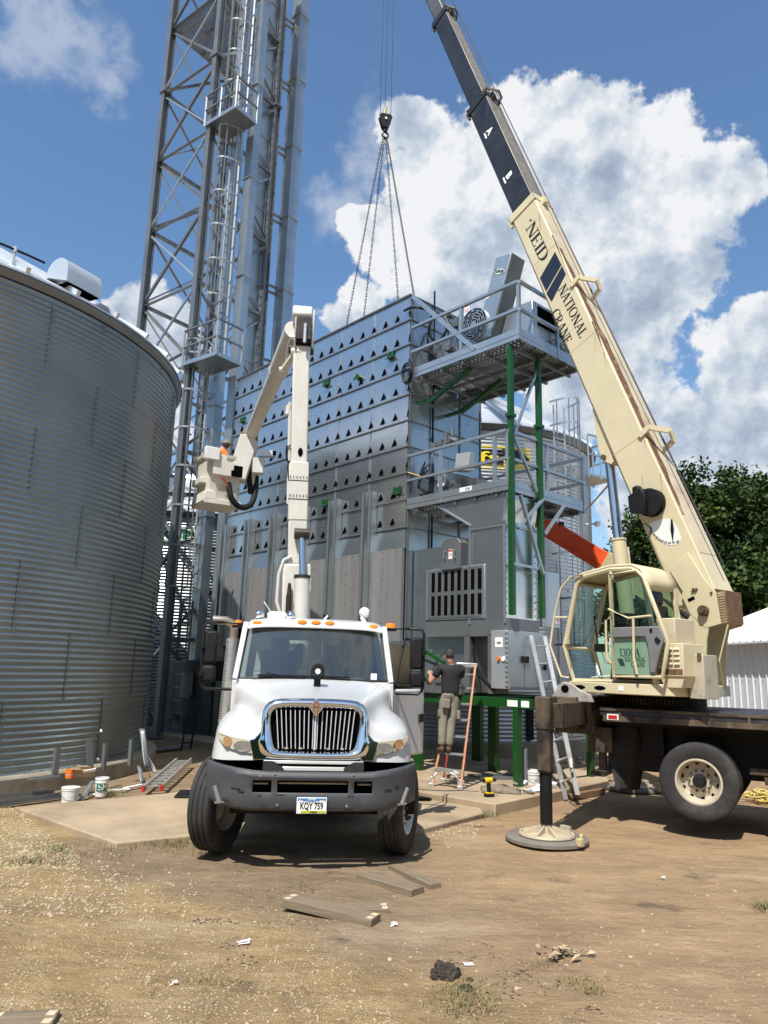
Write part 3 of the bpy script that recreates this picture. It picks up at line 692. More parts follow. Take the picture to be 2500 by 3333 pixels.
# curved vent hood, conduit and clips on the left bin roof
def on_bin(c, R, az, r, z): return Vector((r * math.cos(az), r * math.sin(az), z))
va = math.atan2(-.62, .78)
def vloc(az, r): return LBH + (LBR + .2 - r) / (LBR - .4) * (LBR * .55)
def roof_pt(az, r, dz=0): return Vector((r * math.cos(az), r * math.sin(az), vloc(az, r) + dz))
vaz = rad(-29.5)
er = Vector((math.cos(vaz), math.sin(vaz), 0)); et = Vector((-math.sin(vaz), math.cos(vaz), 0)); base = roof_pt(vaz, 5.40)
prof = [(0.42, -.30), (.42, .0)] + [(.42 * math.cos(a) if a < pi / 2 else .42 * math.cos(a), .0 + .42 * math.sin(a)) for a in np.linspace(0.15, pi, 12)] + [(-.42, -.05), (-.30, -.05)]
b = MB(); b.prism(prof, -.52, .52, lambda u, v, w: tuple(base + (er * (u + .1) + et * w + Vector((0, 0, v + .18))) * .72)); b.build('roof_vent', ROOFS, b1, smooth=True, ang=30)
b = MB(); b.prism([(0.05, -.302), (.39, -.302), (.39, -.31), (.05, -.31)], -.48, .48, lambda u, v, w: tuple(base + (er * (u + .1) + et * w + Vector((0, 0, v + .18))) * .72)); b.build('vent_mouth', DARK, b1)
b = MB(); pts = [roof_pt(rad(-75 + i * 2.8), 5.45, .26) for i in range(15)]; b.pipe(pts, .022, 8); b.build('conduit', BLACKP, b1, smooth=True)
for i in (3, 6, 9, 12):
    p = pts[i]; b = MB(); b.beam(p - Vector((0, 0, .28)), p + Vector((0, 0, .06)), .03, .03); b.box(p.x - .04, p.x + .04, p.y - .03, p.y + .03, p.z - .05, p.z + .04); b.build('conduit_clip', GALV, b1)

b2 = grain_bin('grain bin with a yellow and black painted sign behind the dryer platforms', 2.55, 23.35, 3.98, 8.72, 0.36, mat('bright_bin_steel', (0.46, 0.475, 0.485), 0.36, 0.75, 0.07, 0.8), math.atan2(-23.3, -2.5) , seams=False, nrib=30, roofh=2.3)
b3 = grain_bin('grain bin with a green lettered sign behind the steel elevator tower', -7.6, 30.0, 6.2, 6.95, 0.4, mat('striped_bin_steel', (0.40, 0.42, 0.43), 0.34, 0.75, 0.06, 0.8), math.atan2(-30, 7.4), seams=False, nrib=40, roofh=3.2)
# painted signs follow the corrugated wall
def sign_patch(t, R, conc, az0, az1, z0, z1, m, name, lift=0.004, pitch=0.1016, n=24):
    rows = []; st = int((z1 - z0) / pitch * 6)
    for i in range(st + 1):
        z = z0 + (z1 - z0) * i / st; r = R + .0125 * math.cos(2 * pi * (z - conc) / pitch) + lift
        rows.append([(r * math.cos(az0 + (az1 - az0) * j / n), r * math.sin(az0 + (az1 - az0) * j / n), z) for j in range(n + 1)])
    b = MB(); b.grid(rows); return b.build(name, m, t, smooth=True, ang=80)
def bin_hit(c, R, px, py):
    d = pxray(px, py); o = CAM - Vector((c[0], c[1], 0)); a = d.x ** 2 + d.y ** 2; bb = o.x * d.x + o.y * d.y; cc = o.x ** 2 + o.y ** 2 - R * R
    k = (-bb - math.sqrt(max(0, bb * bb - a * cc))) / a; p = o + d * k; return math.atan2(p.y, p.x), p.z
C2 = (2.55, 23.35); R2 = 3.98
aL, zT = bin_hit(C2, R2, 1470, 1450); aR, zB = bin_hit(C2, R2, 1726, 1536)
_, zT = bin_hit(C2, R2, 1640, 1450)
sg = sign_patch(b2, R2, .36, aL, aR, zB, zT, YEL, 'painted_sign')
mid = (aL + aR) / 2
def on_wall(c_az, zc, R, lift=.022):
    def fn(x, y, w):
        a = c_az + x / R; r = R + lift + w; return (r * math.cos(a), r * math.sin(a), zc + y)
    return fn
hh = zT - zB
w_ = (aR - aL) * R2
def strip_on(u0, u1, v0, v1, m, nm):
    return sign_patch(sg, R2, .36, aR + u0 * w_ / R2, aR + u1 * w_ / R2, (zT + zB) / 2 + v0 * hh, (zT + zB) / 2 + v1 * hh, m, nm, lift=.016)
strip_on(-1.0, -.36, -.33, .30, BLKS, 'sign_field')
text('mfs', 'sign_lettering', YEL, sg, on_wall(aL + (aR - aL) * .31, (zT + zB) / 2 - .02, R2, .034), h=hh * .44, width=w_ * .54, bold=.015)
fnm = on_wall(aR, (zT + zB) / 2, R2, .026)
b = MB(); b.prism([(-.38 * w_, .34 * hh), (-.16 * w_, .34 * hh), (-.02 * w_, .02 * hh), (-.02 * w_, -.06 * hh), (-.10 * w_, -.06 * hh), (-.18 * w_, -.24 * hh), (-.24 * w_, -.24 * hh), (-.15 * w_, -.02 * hh), (-.36 * w_, .02 * hh)], 0, .004, fnm)
b.prism([(-.24 * w_, -.22 * hh), (-.21 * w_, -.22 * hh), (-.15 * w_, -.06 * hh), (-.18 * w_, -.06 * hh)], 0, .004, fnm)
b.build('sign_flash', BLKS, sg)
# ladder with safety cage and rest platform on the yellow-sign bin
def caged_ladder(parent, base, rung, outw, z0, z1, m=GALV, cage_from=2.3, step=.3, hoop=1.2, w=.42, rr=.38, straps=5):
    base = Vector(base); rung = Vector(rung).normalized(); outw = Vector(outw).normalized(); Z = Vector((0, 0, 1))
    lad = MB()
    for s in (-1, 1): lad.beam(base + rung * s * w / 2 + Z * z0, base + rung * s * w / 2 + Z * (z1 + .9), .05, .03)
    z = z0 + .2
    while z < z1: lad.tube(base - rung * w / 2 + Z * z, base + rung * w / 2 + Z * z, .014, n=6); z += step
    lo = lad.build('ladder', m, parent)
    cg = MB(); zc = max(z0 + cage_from, z0); zs = []
    z = zc
    while z < z1 + .9: zs.append(z); z += hoop
    zs.append(z1 + .95)
    def hp(a): return base + rung * (-math.cos(a)) * rr + outw * (math.sin(a) * rr * 1.9)
    for z in zs:
        pts = [hp(a) + Z * z for a in np.linspace(0, pi, 13)]
        for p, q in zip(pts, pts[1:]): cg.beam(p, q, .012, .055, ext=.006)
    for k in range(straps):
        a = pi * (k + .6) / (straps + .2); p = hp(a); cg.beam(p + Z * zs[0], p + Z * zs[-1], .04, .010, up=(rung.x + .01, rung.y, .001))
    cg.build('safety_cage', m, parent)
    return lo
az_l, _ = bin_hit(C2, R2 + .3, 1828, 1560)
dl = Vector((math.cos(az_l), math.sin(az_l), 0)); tl = Vector((-dl.y, dl.x, 0))
caged_ladder(b2, dl * (R2 + .25), tl, dl, 0.5, 8.55, rr=.36)
b = MB(); c0 = dl * (R2 + .55) + tl * .9
def pl(u, v, z): p = dl * (R2 + .15 + v) + tl * u; return (p.x, p.y, z)
b.prism([(.3, 0), (1.35, 0), (1.35, .85), (.3, .85)], 7.35, 7.42, lambda u, v, w: pl(u, v, w)); b.build('rest_platform', GALV, b2)
b = MB()
for u, v in ((.3, .85), (1.35, .85), (1.35, .1), (.8, .85)): b.beam(pl(u, v, 7.3), pl(u, v, 8.5), .04, .04)
for z in (7.95, 8.5): b.beam(pl(.3, .85, z), pl(1.35, .85, z), .04, .04); b.beam(pl(1.35, .85, z), pl(1.35, .1, z), .04, .04)
b.beam(pl(1.3, .8, 7.35), pl(1.0, .0, 6.5), .04, .04)
b.build('platform_railing', GALV, b2)
lz, zz = bin_hit(C2, R2, 1900, 1525); q = Vector(((R2 + .28) * math.cos(lz - .0), (R2 + .28) * math.sin(lz), 7.35 - 1.0)); qq = Vector(((R2) * math.cos(lz), (R2) * math.sin(lz), 6.35))
b = MB(); b.tube(qq, q, .03); b.lathe([(0, .18), (.07, .14), (.09, .04), (.05, 0), (0, 0)], 12, lambda x, y, z: (q.x + z, q.y + x, q.z + y)); b.build('yard_lamp', PLASTW, b2, smooth=True)
# bin doors / stiffeners low on the wall
for px, w in ((1722, .16), (1450, .10)):
    a, _ = bin_hit(C2, R2, px, 2350); d = Vector((math.cos(a), math.sin(a), 0)); b = MB(); b.beam(d * (R2 + .06) + Vector((0, 0, .4)), d * (R2 + .06) + Vector((0, 0, 1.25)), w, .08, up=tuple(d)); b.build('stiffener', BLACKP, b2)
a, zq = bin_hit(C2, R2, 1565, 2403); d = Vector((math.cos(a), math.sin(a), 0)); b = MB(); b.beam(d * (R2 + .04) + Vector((0, 0, zq - .1)), d * (R2 + .04) + Vector((0, 0, zq + .1)), .14, .05, up=tuple(d)); b.build('anchor_bracket', BLACKP, b2)
# green lettered sign on the bin behind the tower
C3 = (-7.6, 30.0); R3 = 6.2
a0, zt = bin_hit(C3, R3, 455, 1712); a1, zb = bin_hit(C3, R3, 640, 1768)
sg = sign_patch(b3, R3, .4, a0, a1, zb, zt, WHTS, 'painted_sign')
ac, zc = bin_hit(C3, R3, 543, 1740)
text('SUKUP', 'sign_lettering', GRNS, sg, on_wall(ac, zc, R3), h=(zt - zb) * .62, width=(a1 - a0) * R3 * .80, bold=.03)
b = MB(); f = on_wall(ac, zc, R3); pts = [Vector(f((a1 - a0) * R3 * .46 * math.cos(q), (zt - zb) * .46 * math.sin(q), 0)) for q in np.linspace(0, 2 * pi, 48, endpoint=False)]
b.pipe(pts, .035, 6, closed=True); b.build('sign_oval', GRNS, sg)
va3 = math.atan2(-28.5, 3.0); er3 = Vector((math.cos(va3), math.sin(va3), 0)); et3 = Vector((-er3.y, er3.x, 0)); bs3 = er3 * 4.6 + Vector((0, 0, 6.95 + .95))
b = MB(); b.prism(prof, -.6, .6, lambda u, v, w: tuple(bs3 + er3 * u * 1.2 + et3 * w + Vector((0, 0, v * 1.2 + .3)))); b.build('roof_vent', ROOFS, b3, smooth=True, ang=30)

# ------------------------------------------------------------------ elevator tower
TS = 1.16
def tsc(v): v = Vector(v); return Vector((v.x * TS, v.y * TS, 0))
TM, TLg, TR = tsc((-5.262, 18.451, 0)), tsc((-7.20, 19.93, 0)), tsc((-3.80, 20.385, 0)); TB = TLg + TR - TM
def tz(z): return max(0.0, CAMH + (z - CAMH) * TS)
uD = (TR - TM).normalized(); oD = Vector((uD.y, -uD.x, 0))       # along the right face, and outwards from it
tw = thing('elevator_tower', 'tall galvanised lattice steel tower with a caged ladder and landings', 'steel tower', TM)
def tl_(p): return Vector(p) - TM
levels = [tz(19.4 - 2.4 * k) for k in range(8, -4, -1)]
levels[0] = .05
ZTOP = tz(26.5)
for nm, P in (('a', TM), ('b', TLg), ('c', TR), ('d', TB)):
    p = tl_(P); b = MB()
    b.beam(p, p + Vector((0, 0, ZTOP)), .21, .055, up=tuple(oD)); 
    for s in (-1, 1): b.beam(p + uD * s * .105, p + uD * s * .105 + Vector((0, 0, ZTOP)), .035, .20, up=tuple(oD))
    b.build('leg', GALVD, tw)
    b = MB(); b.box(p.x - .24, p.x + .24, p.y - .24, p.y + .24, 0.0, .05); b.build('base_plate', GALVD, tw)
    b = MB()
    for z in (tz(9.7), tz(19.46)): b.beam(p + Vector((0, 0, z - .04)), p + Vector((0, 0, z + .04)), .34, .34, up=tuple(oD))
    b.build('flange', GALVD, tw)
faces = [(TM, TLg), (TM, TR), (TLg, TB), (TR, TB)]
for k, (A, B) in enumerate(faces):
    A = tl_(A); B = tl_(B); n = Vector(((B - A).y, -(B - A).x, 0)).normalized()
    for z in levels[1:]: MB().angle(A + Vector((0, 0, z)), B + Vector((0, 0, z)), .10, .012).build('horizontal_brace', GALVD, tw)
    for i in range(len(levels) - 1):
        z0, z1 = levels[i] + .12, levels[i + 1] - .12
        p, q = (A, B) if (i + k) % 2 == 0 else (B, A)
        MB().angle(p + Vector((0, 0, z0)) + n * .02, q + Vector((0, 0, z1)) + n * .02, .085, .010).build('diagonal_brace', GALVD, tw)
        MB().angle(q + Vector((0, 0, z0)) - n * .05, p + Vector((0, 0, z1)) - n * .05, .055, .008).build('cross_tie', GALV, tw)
# mesh floor high up in the tower
zt_ = tz(21.8) ; b = MB(); A, B, C, D_ = (tl_(x) for x in (TM, TLg, TB, TR))
for i in range(64):
    f = i / 63; b.beam(A.lerp(B, f) + Vector((0, 0, zt_)), D_.lerp(C, f) + Vector((0, 0, zt_)), .012, .03)
for i in range(5):
    f = (i + .5) / 5; b.beam(A.lerp(D_, f) + Vector((0, 0, zt_ - .06)), B.lerp(C, f) + Vector((0, 0, zt_ - .06)), .06, .08)
for i in range(36):
    f = (i + .5) / 36; b.beam(A.lerp(D_, f) + Vector((0, 0, zt_ + .01)), B.lerp(C, f) + Vector((0, 0, zt_ + .01)), .008, .02)
b.build('mesh_floor', GALVD, tw)
def T3(t, o, z): return uD * t * TS + oD * o * TS + Vector((0, 0, z))
# landings
def landing(t0, t1, o0, o1, z):
    L = MB(); L.prism([(t0, o0), (t1, o0), (t1, o1), (t0, o1)], z, z + .03, lambda u, v, w: tuple(T3(u, v, w)))
    for i in range(9):
        for j in range(12):
            u = t0 + (t1 - t0) * (i + .5) / 9; v = o0 + (o1 - o0) * (j + .5) / 12; p = T3(u, v, z - .006); L.tube(p, p + Vector((0, 0, .006)), .022, .014, n=6)
    lo = L.build('landing', GALVD, tw)
    L = MB()
    for (u0, v0), (u1, v1) in (((t0, o0), (t1, o0)), ((t0, o1), (t1, o1)), ((t0, o0), (t0, o1)), ((t1, o0), (t1, o1))): L.beam(T3(u0, v0, z + .06), T3(u1, v1, z + .05), .02, .13)
    L.build('toe_board', GALV, lo)
    L = MB()
    for (u, v) in ((t0, o0), (t0, o1), (t1, o1), (t0, (o0 + o1) / 2)): L.beam(T3(u, v, z), T3(u, v, z + 1.15), .045, .045)
    for zz in (.6, 1.15):
        L.beam(T3(t0, o0, z + zz), T3(t0, o1, z + zz), .05, .05); L.beam(T3(t0, o1, z + zz), T3(t1, o1, z + zz), .05, .05); L.beam(T3(t0, o0, z + zz), T3(t1, o0, z + zz), .05, .05)
    L.build('railing', GALVD, lo)
landing(-.22, .62, -.05, 1.29, tz(9.72)); landing(-.16, .62, -.10, 1.2, tz(17.05))
LADM = mat('ladder_steel', (.27, .29, .30), .55, .35, .08, 3)
caged_ladder(tw, T3(.56, .48, 0), oD, -uD, tz(9.75), tz(17.0), LADM, cage_from=2.3)
caged_ladder(tw, T3(.56, .62, 0), oD, -uD, tz(17.0), tz(26), LADM, cage_from=1.5)
caged_ladder(tw, T3(.48, .0, 0), oD, -uD, tz(2.2), tz(9.7), LADM, cage_from=2.0)
b = MB()
for s in (-1, 1): b.beam(T3(.45, .08 + s * .2, 0.0), T3(.5, .08 + s * .2, tz(3.6)), .06, .04)
for i in range(9): b.beam(T3(.45, -.12, .3 + i * .36), T3(.45, .28, .3 + i * .36), .05, .03)
b.build('lower_ladder', GALVD, tw)
# bucket elevators: each a pair of square casings with flanged joints, and a boot
def casing(parent, t, o, w, d, z0, z1, step, off=0.0, m=GALV):
    b = MB(); b.beam(T3(t, o, z0), T3(t, o, z1), w, d, up=tuple(oD)); b.build('casing', m, parent)
    z = z0 + off
    while z < z1: 
        if z > z0 + .1: MB().beam(T3(t, o, z - .02), T3(t, o, z + .02), w + .09, d + .09, up=tuple(oD)).build('joint_flange', m, parent)
        z += step
e1 = thing('bucket_elevator', 'pair of slim square elevator casings behind the caged tower ladder', 'grain elevator', TM)
casing(e1, .86, .10, .33, .36, 2.1, ZTOP, tz(19.4) - tz(16.35), .8); casing(e1, .90, .80, .29, .33, 2.1, ZTOP, tz(19.4) - tz(16.35), 1.5)
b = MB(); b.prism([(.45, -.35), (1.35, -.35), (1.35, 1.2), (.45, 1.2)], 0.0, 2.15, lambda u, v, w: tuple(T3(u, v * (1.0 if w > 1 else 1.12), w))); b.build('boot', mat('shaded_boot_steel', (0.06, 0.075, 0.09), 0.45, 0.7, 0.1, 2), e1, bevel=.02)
b = MB(); b.box(0, .02, 0, .5, 0, .7); bo = b.build('boot_hatch', GALVD, e1); bo.location = T3(.42, .2, 1.1); bo.rotation_euler = (0, 0, math.atan2(oD.y, oD.x) - pi / 2)
e2 = thing('bucket_elevator', 'wide square elevator casings standing behind the right tower leg', 'grain elevator', TM)
casing(e2, 2.14, -.30, .46, .42, 0.1, ZTOP, tz(19.4) - tz(16.9), .4, GALV); casing(e2, 3.06, .20, .46, .44, 0.1, ZTOP, tz(19.4) - tz(16.9), .4, GALV)
b = MB()
for k in range(11):
    z = tz(3.7 + 2.4 * k)
    for dz in (0, -.25): b.angle(T3(2.45, .0, z + dz), T3(2.95, .1, z + dz), .07, .01)
b.build('standoff_bracket', GALVD, e2)
# ------------------------------------------------------------------ grain dryer (local x along the long wall, away from the camera)
DK = 0.975
DA = rad(42.5)
dr = thing('grain_dryer', 'towering galvanised grain dryer with rows of triangular air ports and two railed platforms', 'grain dryer', CAM * (1 - DK) + Vector((0.494, 15.807, 0)) * DK, DA + pi / 2)
dr.scale = (DK, DK, DK)
def dv(s, w, z): return Vector((s, -w, z))
LEN, WID, TOPZ = 7.52, 2.48, 10.58
b = MB(); b.box(0.06, LEN - .06, -WID + .02, -.06, 2.7, TOPZ - .05); b.build('core_box', PANELD, dr)
# long wall: sheet panels with a slight individual tilt, one row every 0.61 m
rows_z = [TOPZ - .61 * k for k in range(10)]        # 10.58 ... 5.09
def long_panels(y_sign_w, name):
    b = MB()
    for r in range(9):
        for c in range(6):
            s0, s1 = c * 1.2533, (c + 1) * 1.2533; z1, z0 = rows_z[r], rows_z[r + 1]
            w0 = -.012 + random.uniform(-.003, .003); j = [random.uniform(-.0035, .0035) for _ in range(4)]
            vs = [dv(s0 + .004, w0 + j[0], z0), dv(s1 - .004, w0 + j[1], z0), dv(s1 - .004, w0 + j[2], z1), dv(s0 + .004, w0 + j[3], z1)]
            bk = [v + Vector((0, -.055, 0)) for v in vs]
            b.add(vs + bk, [(0, 1, 2, 3), (7, 6, 5, 4), (0, 4, 5, 1), (1, 5, 6, 2), (2, 6, 7, 3), (3, 7, 4, 0)])
    return b.build(name, PANEL, dr)
long_panels(0, 'wall_panels')
b = MB()
for z in rows_z: b.box(-.035, LEN + .02, .0, .05, z - .014, z + .014)
b.build('seam_flange', GALVD, dr)
for c in range(1, 6):
    b = MB()
    for r in range(9): b.box(c * 1.2533 - .035, c * 1.2533 + .035, .010, .020, rows_z[r + 1] + .02, rows_z[r] - .02)
    b.build('joint_strip', GALV, dr)
PORTS = []; c_ = MB(); yb = .012
for r in range(9):
    zb = rows_z[r + 1] + .015
    for k in range(19):
        s = .02 + .4145 * k if r % 1 == 0 else .2
        s = .425 + .4145 * (k - 1)
        if s < 0: s = .03
        if s > LEN: continue
        if r >= 7:                                   # lower rows: ports only between the door channels
            if (s % 1.2533) > .95 or (s % 1.2533) < .20: continue
        hw = .030 if s < .1 else .088
        PORTS.append((s, zb, hw))
    for k in range(40):
        s = .1 + k * .19
        if s > LEN - .05: break
        c_.box(s - .006, s + .006, yb, yb + .010, zb + .36 + .03 * (k % 3), zb + .372 + .03 * (k % 3))
far = MB()
for i, (s, zb, hw) in enumerate(sorted(PORTS)):
    yb = .012; b = far if i >= 98 else MB(); P0, P1, P2 = (s - hw, zb + .075), (s + hw, zb + .075), (s, zb + .235)
    b.prism([P0, P1, P2], yb, yb + .014, lambda u, v, w: (u, w, v))
    for (u, v) in (P0, P1): c_.box(u - .007, u + .007, yb, yb + .03, v - .004, v + .010)
    c_.box(s - .007, s + .007, yb, yb + .03, P2[1] + .0, P2[1] + .014)
    if i < 98: b.build('air_port', DARK, dr)
o = far.build('air_ports', DARK, dr); o['kind'] = 'stuff'; c_.build('bolt_heads', GALV, dr)
# lower bay: sloped transition, dusty discharge doors, channel guides, and the hopper under them
b = MB()
for c in range(6):
    s0, s1 = c * 1.2533, (c + 1) * 1.2533
    vs = [dv(s0, -.01, 5.09), dv(s1, -.01, 5.09), dv(s1, -.10, 4.62), dv(s0, -.10, 4.62)]; bk = [v + Vector((0, -.12, 0)) for v in vs]
    b.add(vs + bk, [(0, 1, 2, 3), (7, 6, 5, 4), (0, 4, 5, 1), (1, 5, 6, 2), (2, 6, 7, 3), (3, 7, 4, 0)])
b.build('transition_panel', PANELD, dr)
b = MB(); c_ = MB()
for c in range(6):
    s0, s1 = c * 1.2533, (c + 1) * 1.2533
    b.box(s0 + .012, s1 - .012, .02, .10, 2.62, 4.62)
    for k in range(5): u = s0 + .15 + .24 * k; c_.box(u - .012, u + .012, .10, .115, 4.57, 4.592)
    for k in range(8): c_.box(s0 + .60, s0 + .624, .10, .114, 2.8 + .23 * k, 2.822 + .23 * k)
b.build('discharge_door', DOORP, dr); c_.build('door_bolts', GALV, dr)
b = MB(); c_ = MB()
for c in range(6):
    for ds in (-.17, .06):
        s = (c + 1) * 1.2533 - .12 + ds
        if s > LEN: continue
        zt = 6.02 if c % 2 == 0 else 6.02
        b.box(s - .012, s + .012, .03, .20, 2.3, zt); b.box(s - .012, s + .09, .185, .20, 2.3, zt); b.box(s + .078, s + .09, .10, .20, 2.3, zt)
        for k in range(9): c_.box(s + .09, s + .10, .13, .155, 2.6 + k * .22, 2.63 + k * .22)
b.build('door_channel', GALV, dr); c_.build('channel_bolts', GALV, dr)
b = MB()
for c in range(6):
    s = (c + 1) * 1.2533 - .13
    if s < LEN: b.box(s - .02, s + .06, .10, .26, 2.75, 3.25)
b.build('door_lever', BLACK, dr)
b = MB(); b.prism([(.0, 2.66), (-WID, 2.66), (-WID * .62, 1.75), (-WID * .38 - .1, 1.75)], .0, LEN, lambda u, v, w: (w, u, v)); b.build('hopper', PANELD, dr)
b = MB(); b.box(-.03, LEN + .03, .04, .13, 2.56, 2.64)
for k in range(30): b.box(.1 + k * .25, .125 + k * .25, .13, .145, 2.59, 2.61)
b.build('hopper_flange', GALVD, dr)
# end wall (towards the camera right), stepped plain panels
b = MB()
for r in range(10):
    z1, z0 = rows_z[r], (rows_z[r + 1] if r < 9 else 2.7)
    for (w0, w1) in ((0.0, .70), (.70, 1.70), (1.70, WID)):
        if r == 9 and w0 < .5: w1 = .70
        j = random.uniform(0, .006)
        b.box(-.012 - j, .055, -w1 + .004, -w0 - .004 - .06 * (w0 == 0), z0 + .004, z1 - .004)
b.build('end_panels', PANELD, dr)
b = MB()
for z in rows_z: b.box(-.05, .0, -WID, .0, z - .012, z + .012)
for w in (.02, WID - .02, 1.70): b.box(-.035, -.01, -w - .02, -w + .02, 2.7, TOPZ)
b.build('end_flange', GALVD, dr)
b = MB()
for r in range(9):
    for k in range(12): w = .08 + k * .21; b.box(-.03, -.012, -w - .01, -w + .01, rows_z[r + 1] + .12 + .26 * (k % 2), rows_z[r + 1] + .14 + .26 * (k % 2))
for k in range(26): b.box(-.03, -.01, -.075, -.055, 2.8 + .085 * k, 2.815 + .085 * k)
b.build('end_bolts', GALV, dr)
b = MB(); b.box(-.03, LEN + .03, -WID - .02, .06, TOPZ, TOPZ + .03); b.build('roof_edge', GALVD, dr)
b = MB(); b.box(.2, LEN - .2, -WID + .2, -.2, TOPZ + .03, TOPZ + .06); b.build('roof_deck', PANELD, dr)
# green latch brackets on the long wall
for (s, z) in ((.62, 9.30), (3.05, 9.28), (7.05, 9.22), (2.85, 6.08), (.28, 5.98)):
    b = MB(); b.prism([(-.11, 0), (.11, 0), (.12, .15), (.03, .15), (.03, .10), (-.03, .10), (-.03, .15), (-.12, .15)], .02, .05, lambda u, v, w: (s + u, w, z - .1 + v))
    b.prism([(-.11, 0), (.11, 0), (.11, .02), (-.11, .02)], .05, .12, lambda u, v, w: (s + u, w, z - .1 + v - (w - .05) * .6))
    b.build('latch_bracket', GREEN, dr, bevel=.004)
b = MB(); b.tube((1.72, .02, 9.02), (1.72, .12, 9.02), .07, n=10); b.tube((1.72, .1, 9.1), (1.86, .1, 8.98), .02); b.build('gauge', GREEN, dr)
# cables and coiled wire on the end corner
def coil(cx, cy, cz, r, h, n, m, nm):
    b = MB()
    for k in range(n):
        a0 = random.uniform(0, 6.28); rr = r * random.uniform(.75, 1.1); hh = h * random.uniform(.8, 1.1); ph = random.uniform(-.3, .3); oy = random.uniform(-.05, .05)
        b.pipe([(cx + rr * math.cos(q) * math.cos(ph), cy + oy + .6 * rr * math.cos(q) * math.sin(ph), cz + hh * math.sin(q)) for q in np.linspace(0, 2 * pi, 18, endpoint=False)], .007, 4, closed=True)
    b.pipe([(cx, cy, cz - h), (cx + .02, cy, cz - h - .15), (cx - .01, cy, cz - h - .28)], .008, 4)
    b.build(nm, m, dr)
coil(-.02, .10, 8.62, .15, .25, 12, BLACK, 'cable_coil'); coil(-1.9, -2.0, 8.95, .14, .24, 10, BLACK, 'cable_coil')
b = MB(); b.pipe([(-.06, -.72, 10.95), (-.06, -.72, 8.2)], .022); b.pipe([(-.06, -.72, 8.0), (-.06, -.74, 6.0), (-.06, -.74, 4.6), (-.16, -.6, 4.5), (-.16, -.6, 4.35), (-.16, -.42, 4.28), (-.16, -.40, 1.9)], .024)
for z in (10.2, 9.5, 8.1, 7.2, 6.6): b.tube((-.06, -.72, z), (-.06, -.72, z + .07), .034)
b.build('gas_pipe', BLACK, dr, smooth=True)
b = MB()
for pts in ([(.15, .08, 10.22), (-.2, .05, 10.20), (-.55, -.3, 10.05), (-.85, -.5, 9.9)], [(-.05, -.5, 9.8), (-.25, -.4, 9.2), (-.6, -.45, 8.9), (-.9, -.6, 9.0)], [(-.4, -.3, 10.1), (-.35, -.25, 9.6), (-.6, -.3, 9.35), (-.8, -.5, 9.8)], [(-.9, -.5, 10.1), (-.8, -.3, 9.9), (-1.0, -.35, 9.5), (-1.2, -.4, 9.15), (-1.35, -.5, 9.1)]):
    P = [Vector(p) for p in pts]; Q = []
    for i in range(len(P) - 1):
        for k in range(5):
            t = k / 5; a = P[max(0, i - 1)]; c = P[i]; d = P[i + 1]; e = P[min(len(P) - 1, i + 2)]
            Q.append(.5 * ((2 * c) + (d - a) * t + (2 * a - 5 * c + 4 * d - e) * t * t + (3 * c - a - 3 * d + e) * t ** 3))
    b.pipe(Q + [P[-1]], .030, 6)
b.build('burner_hose', BLACK, dr, smooth=True)
def platform(name, s0, s1, w0, w1, z, hole=None, rails=(), extra=None):
    """walkway deck with a perforated sheet, toe boards and railing"""
    p = MB(); p.box(s0, s1, -w1, -w0, z, z + .035); po = p.build(name, GALVD, dr)
    q = MB()
    for (a, c, d, e) in ((s0, s0 + .02, -w1, -w0), (s1 - .02, s1, -w1, -w0), (s0, s1, -w0 - .0, -w0 + .02), (s0, s1, -w1 - .02, -w1)):
        q.box(a, c, d, e, z - .02, z + .20); q.box(a - .006, c + .006, d - .006, e + .006, z + .07, z + .078)
    q.build('toe_board', GALV, po)
    return po
def perforated(name, s0, s1, w0, w1, z, par):
    # perforated decking: a net of narrow bars so that light comes through its holes
    p = MB(); ns = int((s1 - s0) / .10); nw = int((w1 - w0) / .10)
    for i in range(ns + 1): s = s0 + (s1 - s0) * i / ns; p.box(s - .023, s + .023, -w1, -w0, z, z + .02)
    for j in range(nw + 1): w = w0 + (w1 - w0) * j / nw; p.box(s0, s1, -w - .023, -w + .023, z + .0005, z + .0205)
    return p.build(name, GALVD, par)
def frame_platform(nm, S0, S1, W1, z, strips, railh, posts, mid):
    root = MB()
    q = root
    for (a, c, d, e) in ((S0, S0 + .025, -W1, .02), (S0, S1, -.0, .025), (S0, S1, -W1 - .025, -W1)):
        q.box(a, c, d, e, z - .02, z + .21); 
    for (a, c, d, e) in ((S0 - .008, S0, -W1, .03), (S0, S1, .025, .033)): q.box(a, c, d, e, z + .075, z + .085)
    po = q.build(nm, GALV, dr)
    for st in strips: perforated('perforated_deck', *st, z, po)
    r = MB()
    for w in (.25, 1.0, 1.7, W1 - .15): r.box(S0 + .05, S1, -w - .03, -w + .03, z - .09, z - .021)
    for s in np.linspace(S0 + .3, S1 - .3, 5): r.box(s - .025, s + .025, -W1, 0, z - .10, z - .022)
    r.build('deck_beam', GALVD, po)
    r = MB()
    for (s, w) in posts: r.box(s - .035, s + .035, -w - .03, -w + .03, z - .02, z + railh)
    for h in (railh, mid):
        r.beam(dv(S0 + .02, -.01, z + h), dv(S1, -.01, z + h), .07, .055); r.beam(dv(S0 + .0, 0, z + h), dv(S0, W1, z + h), .07, .055); r.beam(dv(S0, W1, z + h), dv(S1, W1, z + h), .07, .055)
    r.build('railing', GALV, po)
    return po
